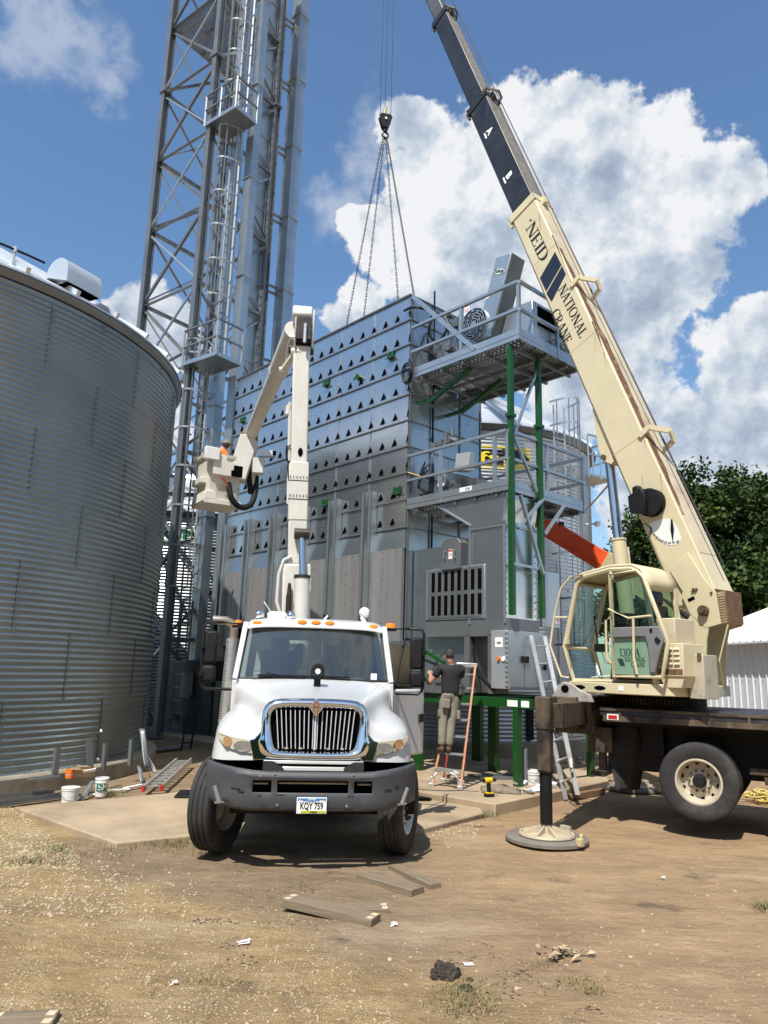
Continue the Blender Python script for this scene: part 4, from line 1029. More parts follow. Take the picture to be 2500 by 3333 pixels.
# upper platform: near edge at s=-3.08, wraps the burner house
up = frame_platform('upper_platform', -3.08, -.08, 2.2, 8.52, [(-3.05, -.1, .03, .62), (-3.05, -2.2, .62, 2.17), (-2.2, -.1, 1.62, 2.17)], 1.22, [(-3.05, .02), (-1.55, .0), (-3.06, 1.32), (-3.06, 2.18), (-1.6, 2.2)], .62)
lo_ = frame_platform('lower_platform', -2.78, -.02, 2.66, 5.50, [(-2.75, -.1, .03, .6), (-2.75, -2.0, .6, 2.6), (-2.0, -.1, 2.1, 2.6)], 1.18, [(-2.75, .02), (-2.45, .0), (-1.0, .0), (-2.76, 1.3), (-2.76, 2.63)], .62)
b = MB(); b.beam(dv(-.05, -.02, 10.55), dv(-1.95, -.03, 8.62), .025, .10); b.build('diagonal_strap', GALV, up)
for (s0, z0, s1, z1, w) in ((-.46, 8.0, -1.58, 8.42, .3), (-.50, 7.94, -1.68, 8.38, 1.22)):
    b = MB(); b.beam(dv(s0, w, z0), dv(s1, w, z1), .09, .09); b.beam(dv(s0, w, z0), dv(0, w, z0), .07, .07); b.build('knee_brace', GREEN, up)
for w in (.05, .98):
    b = MB(); b.box(-2.86, -2.76, -w - .05, -w + .05, 3.1, 8.43); b.box(-2.88, -2.74, -w - .09, -w + .09, 6.95, 7.02); b.build('support_post', GREEN, dr)
b = MB()
b.beam(dv(-2.8, 1.0, 8.3), dv(-2.8, .15, 6.6), .05, .05); b.beam(dv(-2.82, .15, 6.55), dv(-2.82, .85, 5.6), .05, .05)
b.beam(dv(-2.85, 1.0, 5.45), dv(-2.85, .2, 4.75), .06, .05); b.beam(dv(-2.85, 1.75, 5.45), dv(-2.85, 1.05, 4.75), .06, .05); b.beam(dv(-2.87, .25, 5.4), dv(-2.87, .95, 3.95), .07, .05); b.beam(dv(-2.84, .05, 4.05), dv(-2.84, .95, 4.05), .05, .05)
b.build('sway_brace', GALV, dr)
# burner house on the upper platform, with belt guard, fan grille and gas train
b = MB(); b.box(-2.95, -.85, -1.9, -.62, 8.56, 9.62); b.build('burner_housing', GALV, up, bevel=.01)
b = MB(); b.box(-2.962, -2.951, -1.75, -.8, 9.12, 9.55); b.build('housing_opening', DARK, up)
b = MB(); b.box(-.85, -.1, -1.7, -.66, 8.56, 9.62); b.build('burner_box', PANEL, up)
gu = MB(); gu.prism([(-1.62, 9.02), (-2.05, 9.02), (-2.62, 10.72), (-2.22, 10.78)], .36, .60, lambda u, v, w: tuple(dv(u, w, v))); g_o = gu.build('belt_guard', GALV, up, bevel=.01)
b = MB(); b.prism([(-2.06, 9.0), (-2.09, 9.0), (-2.66, 10.70), (-2.63, 10.72)], .36, .78, lambda u, v, w: tuple(dv(u, w, v))); b.build('guard_flange', GALVD, g_o)
cs, cz = -1.62, 9.42
b = MB(); b.lathe([(0, 0), (.37, 0), (.37, .05), (0, .05)], 32, lambda x, y, z: tuple(dv(cs + x, .36 - z, cz + y))); b.build('fan_cover', GALV, g_o)
b = MB()
for k, r in enumerate((.10, .16, .22, .28, .335)):
    n = 5 + 2 * (k > 1)
    for i in range(n):
        a0 = 2 * pi * i / n + k * .4; a1 = a0 + 2 * pi / n * .78
        pts = [(r * math.cos(a0 + (a1 - a0) * j / 8), r * math.sin(a0 + (a1 - a0) * j / 8)) for j in range(9)]
        for p, q in zip(pts, pts[1:]): b.beam(dv(cs + p[0], .307, cz + p[1]), dv(cs + q[0], .307, cz + q[1]), .026, .008, up=(0, 1, 0), ext=.003)
b.build('fan_slots', DARK, g_o)
def on_plane(s, w, z, ds, dz):            # text plane facing -w; ds, dz tell how the letters run
    def fn(x, y, t): return tuple(dv(s, w - t, z) + Vector((ds[0], 0, ds[1])) * x + Vector((dz[0], 0, dz[1])) * y)
    return fn
# maker's oval badge on the guard
lean = Vector((-.58, 1.70)).normalized()
fb = on_plane(-2.30, .36, 10.42, (-.95, -.30), (-.32, .95))
b = MB(); b.prism([(.17 * math.cos(a), .075 * math.sin(a)) for a in np.linspace(0, 2 * pi, 28, endpoint=False)], 0, .004, fb); b.build('badge', BLKS, g_o)
b = MB(); b.prism([(.16 * math.cos(a), .066 * math.sin(a)) for a in np.linspace(0, 2 * pi, 28, endpoint=False)], 0, .006, fb); b.build('badge_face', mat('badge_pale_face', (.55, .6, .62), .5), g_o)
text('Sukup', 'badge_lettering', BLKS, g_o, lambda x, y, t: fb(x, y, t + .007), h=.075, width=.26, bold=.03)
def sticker(s, w, z, sw, sh, par, endface=False):
    if endface: f = lambda u, v, t: tuple(dv(s - t, w + u, z + v))
    else: f = lambda u, v, t: tuple(dv(s - u, w - t, z + v))
    b = MB(); b.prism([(-sw / 2, -sh / 2), (sw / 2, -sh / 2), (sw / 2, sh / 2), (-sw / 2, sh / 2)], 0, .004, f); o = b.build('warning_label', PAPER, par)
    b = MB()
    b.prism([(-sw * .46, sh * .24), (sw * .46, sh * .24), (sw * .46, sh * .46), (-sw * .46, sh * .46)], .004, .006, f)
    b.prism([(-sw * .3, -sh * .2), (-sw * .1, -sh * .2), (-sw * .1, sh * .1), (-sw * .3, sh * .1)], .004, .006, f); b.prism([(sw * .1, -sh * .3), (sw * .3, -sh * .3), (sw * .3, sh * .12), (sw * .1, sh * .12)], .004, .006, f)
    b.build('label_print', REDP, o)
sticker(-1.05, .655, 9.45, .20, .34, up); sticker(-1.4, .355, 9.85, .14, .3, up); sticker(-1.02, .655, 9.0, .18, .2, up); sticker(-1.98, .355, 9.95, .09, .09, g_o)
b = MB()
for (s, z) in ((-.72, 9.75), (-.95, 9.7), (-.72, 9.2)): b.box(s - .07, s + .07, -.62, -.45, z - .06, z + .06); b.tube(dv(s, .5, z - .25), dv(s, .5, z + .16), .022); b.tube(dv(s - .12, .5, z), dv(s + .12, .5, z), .026)
b.tube(dv(-1.05, .5, 9.9), dv(-1.05, .5, 8.7), .025); b.tube(dv(-.72, .5, 9.9), dv(-.72, .5, 8.7), .02)
b.build('gas_valves', mat('valve_grey_iron', (.16, .17, .18), .5, .5, .2, 9), up)
b = MB(); b.box(-2.35, -2.05, -1.1, -.7, 8.6, 8.72); b.prism([(-1.9, 8.58), (-2.3, 8.58), (-2.3, 9.2), (-2.15, 9.2)], .70, .9, lambda u, v, w: tuple(dv(u, w, v))); b.build('motor_mount', GREEN, up)
b = MB()
for i in range(3): b.pipe([dv(-3.02, 1.35 + .26 * i + .2 * math.cos(a), 8.78 + .16 * math.sin(a)) for a in np.linspace(0, pi, 9)], .022, 6)
b.build('duct_hoops', GALVD, up)
# lower platform gas train, burner neck and control box
b = MB(); b.box(-.42, -.02, -1.75, -.9, 5.55, 6.5); b.prism([(-.42, 5.6), (-.42, 6.45), (-2.0, 5.85), (-2.0, 5.6)], .85, 1.7, lambda u, v, w: tuple(dv(u, w, v))); b.build('burner_neck', PANEL, lo_)
b = MB(); b.prism([(-.95, 6.28), (-1.35, 6.22), (-1.38, 6.62), (-1.0, 6.66)], .48, .66, lambda u, v, w: tuple(dv(u, w, v))); b.build('control_box', mat('pale_cabinet_grey', (.36, .38, .38), .5, .2, .05), lo_, bevel=.01)
b = MB()
for (p, q, r) in (((-.25, .45, 5.9), (-.35, .45, 6.95), .025), ((-.35, .45, 6.95), (-1.0, .45, 6.95), .035), ((-.7, .45, 6.9), (-.75, .45, 7.2), .05), ((-.5, .4, 5.6), (-.65, .4, 6.75), .02), ((-.85, .4, 5.7), (-.85, .4, 6.5), .02), ((-.6, .4, 5.9), (-1.0, .4, 5.95), .035), ((-.9, .42, 7.0), (-1.1, .42, 6.9), .06), ((-.95, .42, 7.05), (-.95, .42, 7.25), .045)): b.tube(dv(*p), dv(*q), r, n=8)
for (s, z) in ((-.4, 6.95), (-.6, 6.97), (-.75, 5.75), (-.95, 5.72), (-.6, 5.75)): b.box(s - .06, s + .06, -.5, -.38, z - .06, z + .06)
b.build('gas_valves', MATS['valve_grey_iron'], lo_)
b = MB()
for k in range(5):
    P = [dv(-.2 - .05 * k, .35, 6.6 - .1 * k), dv(-.12 - .02 * k, .25, 6.2), dv(-.22 + .02 * k, .22, 5.8 + .05 * k), dv(-.36 - .03 * k, .3, 5.9), dv(-.42, .35, 6.3 + .08 * k)]
    Q = []
    for i in range(len(P) - 1):
        for q in range(5):
            t = q / 5; a = P[max(0, i - 1)]; c = P[i]; d = P[i + 1]; e = P[min(len(P) - 1, i + 2)]
            Q.append(.5 * ((2 * c) + (d - a) * t + (2 * a - 5 * c + 4 * d - e) * t * t + (3 * c - a - 3 * d + e) * t ** 3))
    b.pipe(Q, .026, 5)
b.build('hose_bundle', BLACK, lo_, smooth=True)
sticker(-.72, .33, 6.12, .22, .34, lo_)
b = MB(); b.tube(dv(.0, -.02, 6.32), dv(-.30, .1, 6.2), .018); b.build('igniter_lead', mat('brass', (.4, .25, .1), .4, .8), lo_)
b = MB(); fw_ = lambda u, v, t: tuple(dv(-1.72 - u, -.026 - t, 5.66 + v)); b.prism([(-.16, -.045), (.16, -.045), (.16, .045), (-.16, .045)], 0, .004, fw_); pl_ = b.build('number_plate', PAPER, lo_)
text('C14', 'plate_lettering', BLKS, pl_, lambda x, y, t: fw_(x + .05, y, t + .004), h=.05, bold=.04)
# duct from the lower burner down to the blower
b = MB()
b.prism([(-.9, 5.45), (-2.7, 5.45), (-2.7, 5.35), (-2.62, 4.9), (-1.80, 4.9)], .05, 1.05, lambda u, v, w: tuple(dv(u, w, v))); b.build('burner_transition', PANEL, dr)
b = MB(); b.beam(dv(-.9, .04, 5.43), dv(-1.80, .04, 4.90), .03, .06, up=(0, 1, 0)); b.beam(dv(-2.7, .04, 5.35), dv(-2.63, .04, 4.9), .03, .06, up=(0, 1, 0)); b.box(-2.70, -1.76, -1.09, -.005, 4.80, 4.835); b.box(-1.83, -1.78, -.02, .0, 2.95, 4.8); b.box(-2.69, -2.64, -.02, .0, 2.95, 4.8); b.build('duct_flange', GALV, dr)
b = MB(); b.box(-2.66, -1.80, -1.05, -.03, 2.95, 4.9); b.box(-2.69, -1.77, -1.07, -.01, 4.84, 4.9); b.build('blower_duct', PANEL, dr)
b = MB()
for k in range(14): b.box(-2.675, -2.66, -.10 - .068 * k - .02, -.10 - .068 * k, 3.96, 3.975); b.box(-2.68, -2.66, -.99, -.97, 3.0 + .13 * k, 3.03 + .13 * k); b.box(-2.675, -2.66, -.085, -.065, 3.0 + .13 * k, 3.03 + .13 * k)
b.build('duct_bolts', GALV, dr)
b = MB(); b.prism([(-1.1 - .0, 4.05), (-1.62, 4.05), (-1.62, 4.58), (-1.52, 4.68), (-1.2, 4.68), (-1.1, 4.58)], -.06, .5, lambda u, v, w: tuple(dv(u, w, v))); hp_ = b.build('fan_inspection_box', GALVD, dr, bevel=.008)
b = MB()
for s in (-1.22, -1.50): b.pipe([dv(s, -.07, 4.28), dv(s, -.11, 4.28), dv(s, -.11, 4.42), dv(s, -.07, 4.42)], .012, 6)
b.build('grab_handle', GALV, hp_)
sticker(-1.36, -.063, 4.36, .10, .2, hp_)
# louvred blower guard
b = MB(); b.box(-2.19, -.61, -.60, .0, 3.05, 4.10); lv = b.build('blower_guard', GALV, dr, bevel=.012)
b = MB(); b.box(-2.10, -.70, .0, .012, 3.09, 4.06); b.build('guard_frame', GALVD, lv)
b = MB()
for k in range(8):
    s = -.79 - .176 * k
    for z0, z1 in ((3.14, 3.54), (3.62, 4.02)): b.box(s - .10, s - .01, .012, .016, z0, z1)
b.build('guard_slots', DARK, lv)
sticker(-2.193, .10, 3.25, .12, .14, lv, True); sticker(-2.193, .26, 3.19, .12, .10, lv, True)
# blower scroll side panel at right
b = MB(); b.box(-2.72, -2.66, -1.72, -1.1, 2.95, 4.05); sp_ = b.build('side_shield', GALV, dr, bevel=.006); sticker(-2.722, 1.62, 3.08, .12, .09, sp_, True)
# burner chamber behind the guard, open doorway and cabinets below
b = MB(); b.box(-1.70, -.05, -.30, -.22, 1.66, 4.6); b.box(-1.70, -.05, -1.15, -.30, 3.05, 4.6); b.build('plenum_wall', PANELD, dr)
b = MB(); b.box(-2.73, -.6, -1.0, -.02, 2.72, 3.05); b.build('cabinet_lintel', GALVD, dr)
b = MB(); b.box(-1.80, -1.66, -.9, -.02, 1.66, 2.75); b.box(-2.36, -2.25, -.5, -.02, 1.66, 2.75); b.build('cabinet_post', GALVD, dr)
b = MB(); b.pipe([dv(-1.8 - .0, .1, 2.72), dv(-1.82, .12, 2.4), dv(-1.95, .1, 2.1), dv(-2.1, .1, 1.95), dv(-2.35, .08, 1.75)], .028, 8); b.pipe([dv(-1.78, .1, 2.05), dv(-2.1, .05, 1.95), dv(-2.4, .05, 1.72)], .05, 8); b.build('drain_hose', BLACK, dr, smooth=True)
b = MB(); b.box(-2.74, -2.36, -1.25, .02, 1.76, 2.82); cab_ = b.build('control_cabinet', mat('cabinet_grey_steel', (.40, .42, .43), .45, .45, .06, 2), dr, bevel=.008)
b = MB()
for (w0, w1) in ((.035, .46), (.475, 1.22)): b.box(-2.758, -2.74, -w1, -w0, 1.79, 2.80)
b.build('cabinet_door', GALV, cab_, bevel=.004)
b = MB()
for w in (.40, .53): b.box(-2.80, -2.758, -w - .035, -w + .035, 2.24, 2.36)
b.box(-2.79, -2.758, -1.15, -1.08, 2.12, 2.22)
b.build('door_latch', BLACKP, cab_, bevel=.004)
b = MB(); f = lambda u, v, t: tuple(dv(-2.55 - u, -.02 - t, 2.6 + v)); b.prism([(-.09, -.09), (.09, -.09), (.09, .09), (-.09, .09)], 0, .004, f); pp = b.build('data_plate', PAPER, cab_)
text('C54', 'plate_lettering', BLKS, pp, lambda x, y, t: f(x, y - .01, t + .004), h=.04, bold=.05)
b = MB(); b.tube(dv(-2.55, -.02, 2.30), dv(-2.55, -.06, 2.30), .035, n=12); b.build('stop_button', ORP, cab_)
b = MB(); b.tube(dv(-2.66, -.02, 2.30), dv(-2.66, -.045, 2.30), .045, n=14); b.build('switch_plate', PAPER, cab_)
b = MB()
for k in range(12): b.box(-2.748, -2.70, .02, .034, 1.8 + k * .087, 1.825 + k * .087)
b.build('hinge_bolts', GALV, cab_)
# pipework low in front of the plenum
b = MB(); b.tube(dv(-.75, -.1, 2.25), dv(-1.5, -.1, 2.05), .03); b.tube(dv(-.9, -.12, 2.0), dv(-1.25, -.12, 2.45), .02); b.lathe([(0, 0), (.05, 0), (.05, .03), (0, .03)], 14, lambda x, y, z: tuple(dv(-.95 + x, -.15 - z, 2.42 + y))); b.box(-1.25, -1.05, .08, .2, 2.0, 2.12); b.build('test_pipes', MATS['valve_grey_iron'], dr)
b = MB(); b.beam(dv(-.55, -.2, 2.55), dv(-1.35, -.2, 2.2), .06, .06); b.build('green_strut', GREEN, dr)
b = MB(); b.box(-1.65, -.4, -.2, .06, 1.62, 1.82); b.build('auger_trough', GALVD, dr)
# green base frame and legs
b = MB(); b.box(-3.25, LEN, -.10, .0, 1.43, 1.60); b.box(-3.25, LEN, -WID, -WID + .1, 1.43, 1.60)
for s in (-3.25, -1.6, 0, 2.5, 5.0, LEN - .1): b.box(s, s + .1, -WID + .1, -.10, 1.45, 1.58)
b.build('base_frame', GREEN, dr, bevel=.004)
b = MB(); b.box(-2.95, -2.72, .0, .006, 1.46, 1.57); b.box(-3.2, -3.03, .0, .006, 1.46, 1.57); b.build('frame_labels', PAPER, dr)
b = MB()
for s in (-.3, -.42, -1.05, -1.15, .15):
    for z in (1.47, 1.55): b.box(s - .012, s + .012, .0, .014, z - .01, z + .012)
b.build('frame_bolts', GALV, dr)
for (s, w, ww) in ((-2.9, .05, .12), (-.45, .05, .18), (-2.9, 2.4, .12), (2.5, .05, .25), (5.0, .05, .25), (LEN - .1, .05, .25), (0, 2.4, .25), (5.0, 2.4, .25), (-1.35, 1.3, .20)):
    b = MB(); b.box(s - ww / 2, s + ww / 2, -w - .06, -w + .06, .07, 1.43); b.box(s - ww / 2 - .06, s + ww / 2 + .06, -w - .14, -w + .14, .07, .10); b.build('leg', GREEN, dr)

# hook block, hoist ropes and the four chains above the dryer
hk = CAM + pxray(1254, 400) * (17.5 / pxray(1254, 400).y)
hb = thing('hook_block', 'black crane hook block hanging on steel ropes in front of the clouds', 'hook block', hk)
th = rad(12)
cx_, sx_ = math.cos(th), math.sin(th)
def hl(u, v, w): return (u * cx_ - w * sx_, u * sx_ + w * cx_, v)
b = MB()
for w0 in (-.13, .09): b.prism([(-.13, -.30), (.13, -.30), (.30, .26), (.20, .38), (-.20, .38), (-.30, .26)], w0, w0 + .04, hl)
b.build('cheek_plate', CHAIN, hb, bevel=.01)
b = MB(); b.lathe([(0, -.07), (.26, -.07), (.22, 0), (.26, .07), (0, .07)], 24, lambda x, y, z: hl(x, y + .12, z)); b.tube(hl(0, .12, -.16), hl(0, .12, .16), .05); b.build('sheave', BLACK, hb)
b = MB(); b.tube(hl(0, .12, -.175), hl(0, .12, -.14), .055, n=12); b.build('sheave_pin', PLASTW, hb)
b = MB(); b.tube(hl(0, -.28, 0), hl(0, -.45, 0), .09); b.pipe([hl(.0, -.42, 0)] + [hl(.02 + .13 * math.cos(a), -.62 + .14 * math.sin(a), 0) for a in np.linspace(pi * .5, -pi * 1.15, 14)], .045, 8); b.build('hook', BLACK, hb, smooth=True)
b = MB(); b.lathe([(.07, -.04), (.11, 0), (.07, .04), (.04, 0), (.07, -.04)], 16, lambda x, y, z: hl(x, y - .78, z)); b.tube(hl(-.03, .40, 0), hl(-.03, .62, 0), .06); b.tube(hl(-.03, .62, 0), hl(.02, .78, 0), .04); b.build('shackle', mat('yellow_zinc_steel', (.35, .28, .12), .5, .6, .3, 9), hb, smooth=True)
TIPW = Vector((-0.30, 17.5, 23.3))
for u in (-.24, -.03, .24):
    b = MB(); q = (TIPW - hk) / .62; b.tube(hl(u, .30 if u != -.03 else .7, 0), (q.x + u * cx_, q.y + u * sx_, q.z + .4), .014, n=6); b.build('hoist_rope', CHAIN, hb)
def chain(p, q, label, wire=.0075):
    p = Vector(p); q = Vector(q); d = q - p; L = d.length; d.normalize(); x, y, _ = frame_from(d); n = int(L / .085); b = MB()
    t = tag_root = None
    for i in range(n):
        c = d * (.0425 + i * .085); a, e = (x, y) if i % 2 else (y, x); pts = []
        for k in range(10):
            g = 2 * pi * k / 10; pts.append(c + d * .056 * math.cos(g) + a * .022 * math.sin(g))
        b.pipe(pts, wire, 5, closed=True)
    o = b.build('lifting_chain', CHAIN, None, smooth=True); o.location = p
    tag(o, label, 'chain', 'lifting chains below the hook block'); return o
hb.scale = (.62, .62, .62)
hbot = hk + Vector((0, 0, -.51))
def dw(s, w, z): return dr.matrix_basis @ dv(s, w, z)
bpy.context.view_layer.update()
chain(hbot + Vector((-.06, 0, 0)), dw(2.50, .10, 10.62), 'lifting chain running down to the far left of the dryer top, outermost left')
chain(hbot + Vector((-.02, 0, 0)), dw(2.95, 1.0, 10.6), 'left inner lifting chain ending beside a pale cloud above the dryer')
chain(hbot + Vector((.03, 0, 0)), dw(1.40, 1.0, 10.6), 'right inner lifting chain, second from the crane boom')
chain(hbot + Vector((.06, 0, 0)), dw(.03, .12, 10.62), 'lifting chain ending at the near top corner of the dryer, closest to the crane boom')
# ------------------------------------------------------------------ bucket truck (local x right, y back along the truck, z up; origin under the bumper)
TY = rad(6.2)
tk = thing('bucket_truck', 'white bucket truck with a chrome grille parked nose on to the camera', 'truck', (-0.66, 8.16, 0), TY)
def mir(b, fn):
    fn(b, 1); fn(b, -1)
# hood and fenders: one control mesh, mirrored, smoothed by subdivision
st = [  # y, then (x, dy, z) columns from the centre line outwards
 (.20, [(0, 0, 1.70), (.28, 0, 1.70), (.46, 0, 1.685), (.555, .01, 1.62), (.60, .03, 1.445), (.78, .06, 1.41), (.95, .12, 1.375), (1.06, .24, 1.34), (1.09, .40, 1.30)]),
 (.34, [(0, 0, 1.715), (.29, 0, 1.715), (.48, 0, 1.70), (.575, 0, 1.635), (.63, .02, 1.47), (.79, .04, 1.455), (.95, .09, 1.43), (1.065, .18, 1.38), (1.105, .32, 1.32)]),
 (.80, [(0, 0, 1.76), (.33, 0, 1.755), (.58, 0, 1.735), (.68, 0, 1.67), (.735, 0, 1.58), (.84, 0, 1.565), (.97, .0, 1.53), (1.075, .02, 1.455), (1.12, .08, 1.36)]),
 (1.25, [(0, 0, 1.81), (.40, 0, 1.805), (.72, 0, 1.78), (.82, 0, 1.71), (.87, 0, 1.62), (.93, 0, 1.585), (1.01, 0, 1.53), (1.085, 0, 1.44), (1.12, 0, 1.34)]),
 (1.60, [(0, 0, 1.855), (.46, 0, 1.85), (.86, 0, 1.82), (.94, 0, 1.75), (.965, 0, 1.63), (.99, 0, 1.54), (1.04, 0, 1.44), (1.08, 0, 1.34), (1.10, 0, 1.24)]),
 (1.90, [(0, 0, 1.90), (.50, 0, 1.895), (.95, 0, 1.865), (1.03, 0, 1.80), (1.035, 0, 1.66), (1.04, 0, 1.50), (1.05, 0, 1.38), (1.06, 0, 1.28), (1.07, 0, 1.16)]),
]
nose = [[(.55, -.02, 1.36), (.61, .0, 1.30), (.79, .03, 1.28), (.97, .10, 1.26), (1.085, .24, 1.24), (1.115, .42, 1.22)],
        [(.545, -.04, 1.07), (.61, -.03, 1.065), (.79, -.005, 1.06), (.98, .07, 1.05), (1.10, .22, 1.045), (1.13, .42, 1.045)]]
def hood_rows(sg):
    rows = []
    for y, cols in st: rows.append([(sg * x, y + dy, z) for x, dy, z in cols] + [(sg * (cols[-1][0] + .012), y + cols[-1][1] + .0, 1.05)])
    return rows
b = MB()
R_rows = hood_rows(1); L_rows = hood_rows(-1)
full = [l[::-1][:-1] + r for l, r in zip(L_rows, R_rows)]
b.grid(full)
W2 = len(full[0]); ctr = len(L_rows[0]) - 1
for sg in (1, -1):
    idx = [ctr + sg * k for k in (3, 4, 5, 6, 7, 8)]
    prev = idx
    for ri, row in enumerate(nose):
        base = len(b.v); b.v += [(sg * x, .20 + dy, z) for x, dy, z in row]
        cur = list(range(base, base + 6))
        for i in range(5): b.f.append((prev[i], prev[i + 1], cur[i + 1], cur[i]))
        if ri == 1: b.f.append((prev[5], W2 - 1 if False else ctr + sg * 9, cur[5]))
        else: b.f.append((prev[5], ctr + sg * 9, cur[5]))
        prev = cur
b.build('hood', WHITE, tk, sub=2)
# chrome grille surround
def half(pts): return pts + [(-x, z) for x, z in pts[::-1] if x > 1e-6]
outer = [(0, 1.715), (.30, 1.712), (.48, 1.70), (.565, 1.63), (.585, 1.50), (.585, 1.36), (.60, 1.29), (.625, 1.275), (.60, 1.17), (.575, 1.075), (.30, 1.07), (0, 1.07)]
midl = [(0, 1.685), (.28, 1.682), (.455, 1.67), (.53, 1.60), (.55, 1.48), (.54, 1.38), (.53, 1.30), (.53, 1.25), (.50, 1.18), (.48, 1.13), (.28, 1.12), (0, 1.12)]
innr = [(0, 1.60), (.25, 1.60), (.435, 1.595), (.475, 1.55), (.475, 1.46), (.46, 1.37), (.445, 1.28), (.43, 1.225), (.415, 1.195), (.385, 1.175), (.25, 1.17), (0, 1.17)]
ringsY = [(outer, .195), (outer, .15), (midl, .085), (innr, .135), (innr, .24)]
def closeloop(p): return [(x, z) for x, z in p] + [(-x, z) for x, z in p[1:-1][::-1]]
LEAN = lambda z: (z - 1.07) * .15 - .03
b = MB(); b.grid([[(x, y + LEAN(z), z) for x, z in closeloop(p)] for p, y in ringsY], closed=True); gs = b.build('grille_surround', CHROME, tk, sub=1)
b = MB(); b.prism([(x, z) for x, z in closeloop(innr)], .235, .26, lambda u, v, w: (u, w, v)); b.build('grille_back', DARK, tk)
b = MB()
for k in range(18):
    u = -.425 + k * .05
    zt = 1.585; zb = 1.19; ub = u * .90
    if abs(u) < .02: continue
    b.beam((u, .165 + LEAN(zt), zt), (ub, .165 + LEAN(zb), zb), .009, .05, up=(0, 1, 0))
b.beam((0, .155 + LEAN(1.6), 1.60), (0, .155 + LEAN(1.18), 1.18), .020, .05, up=(0, 1, 0))
b.build('grille_bars', mat('bright_grille_bar', (.62, .63, .64), .25, .35, .03), tk)
b = MB()
for u in (-.30, -.15, .15, .30): b.box(u - .02, u + .02, .15, .17, 1.185, 1.205)
b.build('grille_clips', CHROME, tk)
dia = lambda r: [(0, r * 1.18), (r * .92, 0), (0, -r * 1.18), (-r * .92, 0)]
b = MB(); b.prism(dia(.085), .075, .20, lambda u, v, w: (u, w + .035, v + 1.625)); em = b.build('emblem', CHROME, tk, bevel=.006)
b = MB(); b.prism(dia(.062), .068, .075, lambda u, v, w: (u, w + .034, v + 1.625)); b.build('emblem_field', mat('emblem_dark_red', (.22, .05, .045), .4, .2, .15), em)
b = MB(); b.box(-.006, .006, .096, .102, 1.565, 1.685)
for s in (-1, 1): b.beam((s * .045, .098, 1.625), (s * .005, .098, 1.66), .012, .006, up=(0, 1, 0)); b.beam((s * .045, .098, 1.625), (s * .005, .098, 1.59), .012, .006, up=(0, 1, 0))
b.build('emblem_mark', CHROME, em)
for sg in (1, -1):     # chrome wings between grille and headlights
    b = MB(); wp = [(.55, 1.40), (.60, 1.335), (.645, 1.285), (.70, 1.27), (.66, 1.14), (.645, 1.075), (.50, 1.075), (.50, 1.2)]
    b.prism([(sg * x, z) for x, z in wp], .128, .26, lambda u, v, w: (u, w + LEAN(v) + .03 * max(0, abs(u) - .56) / .1, v)); b.build('chrome_wing', CHROME, tk, bevel=.008)
# head lamps
for sg, nm in ((1, 'r'), (-1, 'l')):
    hlp = [(.60, 1.265), (.75, 1.285), (.90, 1.30), (1.02, 1.325), (1.06, 1.32), (1.045, 1.27), (.99, 1.215), (.88, 1.165), (.74, 1.135), (.64, 1.125)]
    def ysurf(x): return .165 + (0 if x < .61 else .03 * (x - .61) / .18 if x < .79 else .03 + .07 * (x - .79) / .18 if x < .97 else .10 + .155 * (x - .97) / .115)
    n_ = len(hlp); vs = [(sg * x, ysurf(x) + .03, z) for x, z in hlp]; cx0 = sum(p[0] for p in hlp) / n_; cz0 = sum(p[1] for p in hlp) / n_
    b = MB(); r2 = [(sg * (cx0 + (x - cx0) * .93), ysurf(cx0 + (x - cx0) * .93) - .012, cz0 + (z - cz0) * .9) for x, z in hlp]
    b.v = vs + r2; b.f = [(i, (i + 1) % n_, n_ + (i + 1) % n_, n_ + i) for i in range(n_)] + [tuple(range(n_, 2 * n_))]
    ho = b.build('headlight', LENS, tk, smooth=True, ang=50)
    def disc(x0, z0, rx, rz, m, nn, dy=-.016):
        q = MB(); k = 20; vs = [(sg * (x0 + rx * math.cos(2 * pi * i / k)), ysurf(x0 + rx * math.cos(2 * pi * i / k)) + dy, z0 + rz * math.sin(2 * pi * i / k)) for i in range(k)]
        q.v = vs + [(p[0], p[1] + .02, p[2]) for p in vs]; q.f = [tuple(range(k))] + [(i, (i + 1) % k, k + (i + 1) % k, k + i) for i in range(k)]; q.build(nn, m, ho)
    disc(.755, 1.205, .11, .055, LENSD, 'reflector'); disc(.93, 1.245, .05, .055, mat('amber_reflector_' + nm, (.42, .24, .12), .3, .2, .1, coat=.5), 'indicator')
# valance below the grille, with paint chipped away at its ends
b = MB(); b.box(-.53, .53, .10, .24, 1.04, 1.075); b.box(-.53, .53, .10, .24, .97, 1.012); b.box(-.53, -.42, .102, .24, 1.0, 1.05); b.box(.42, .53, .102, .24, 1.0, 1.05); b.build('valance', WHITE, tk, bevel=.006)
b = MB(); b.box(-.42, .42, .20, .30, 1.005, 1.04); b.box(-1.02, 1.02, .30, .5, .90, 1.05); b.build('bumper_gap', DARK, tk)
for sg in (-1, 1):
    b = MB(); ch = [(.535, 1.068), (.44, 1.068), (.40, 1.05), (.41, 1.035), (.36, 1.03), (.33, 1.01), (.31, .985), (.535, .985)]
    ch = [(x + random.uniform(-.012, .012) * (x < .5), z) for x, z in ch]
    b.prism([(sg * x, z) for x, z in ch], .088, .099, lambda u, v, w: (u, w, v)); b.build('chipped_paint', SCUFF, tk)
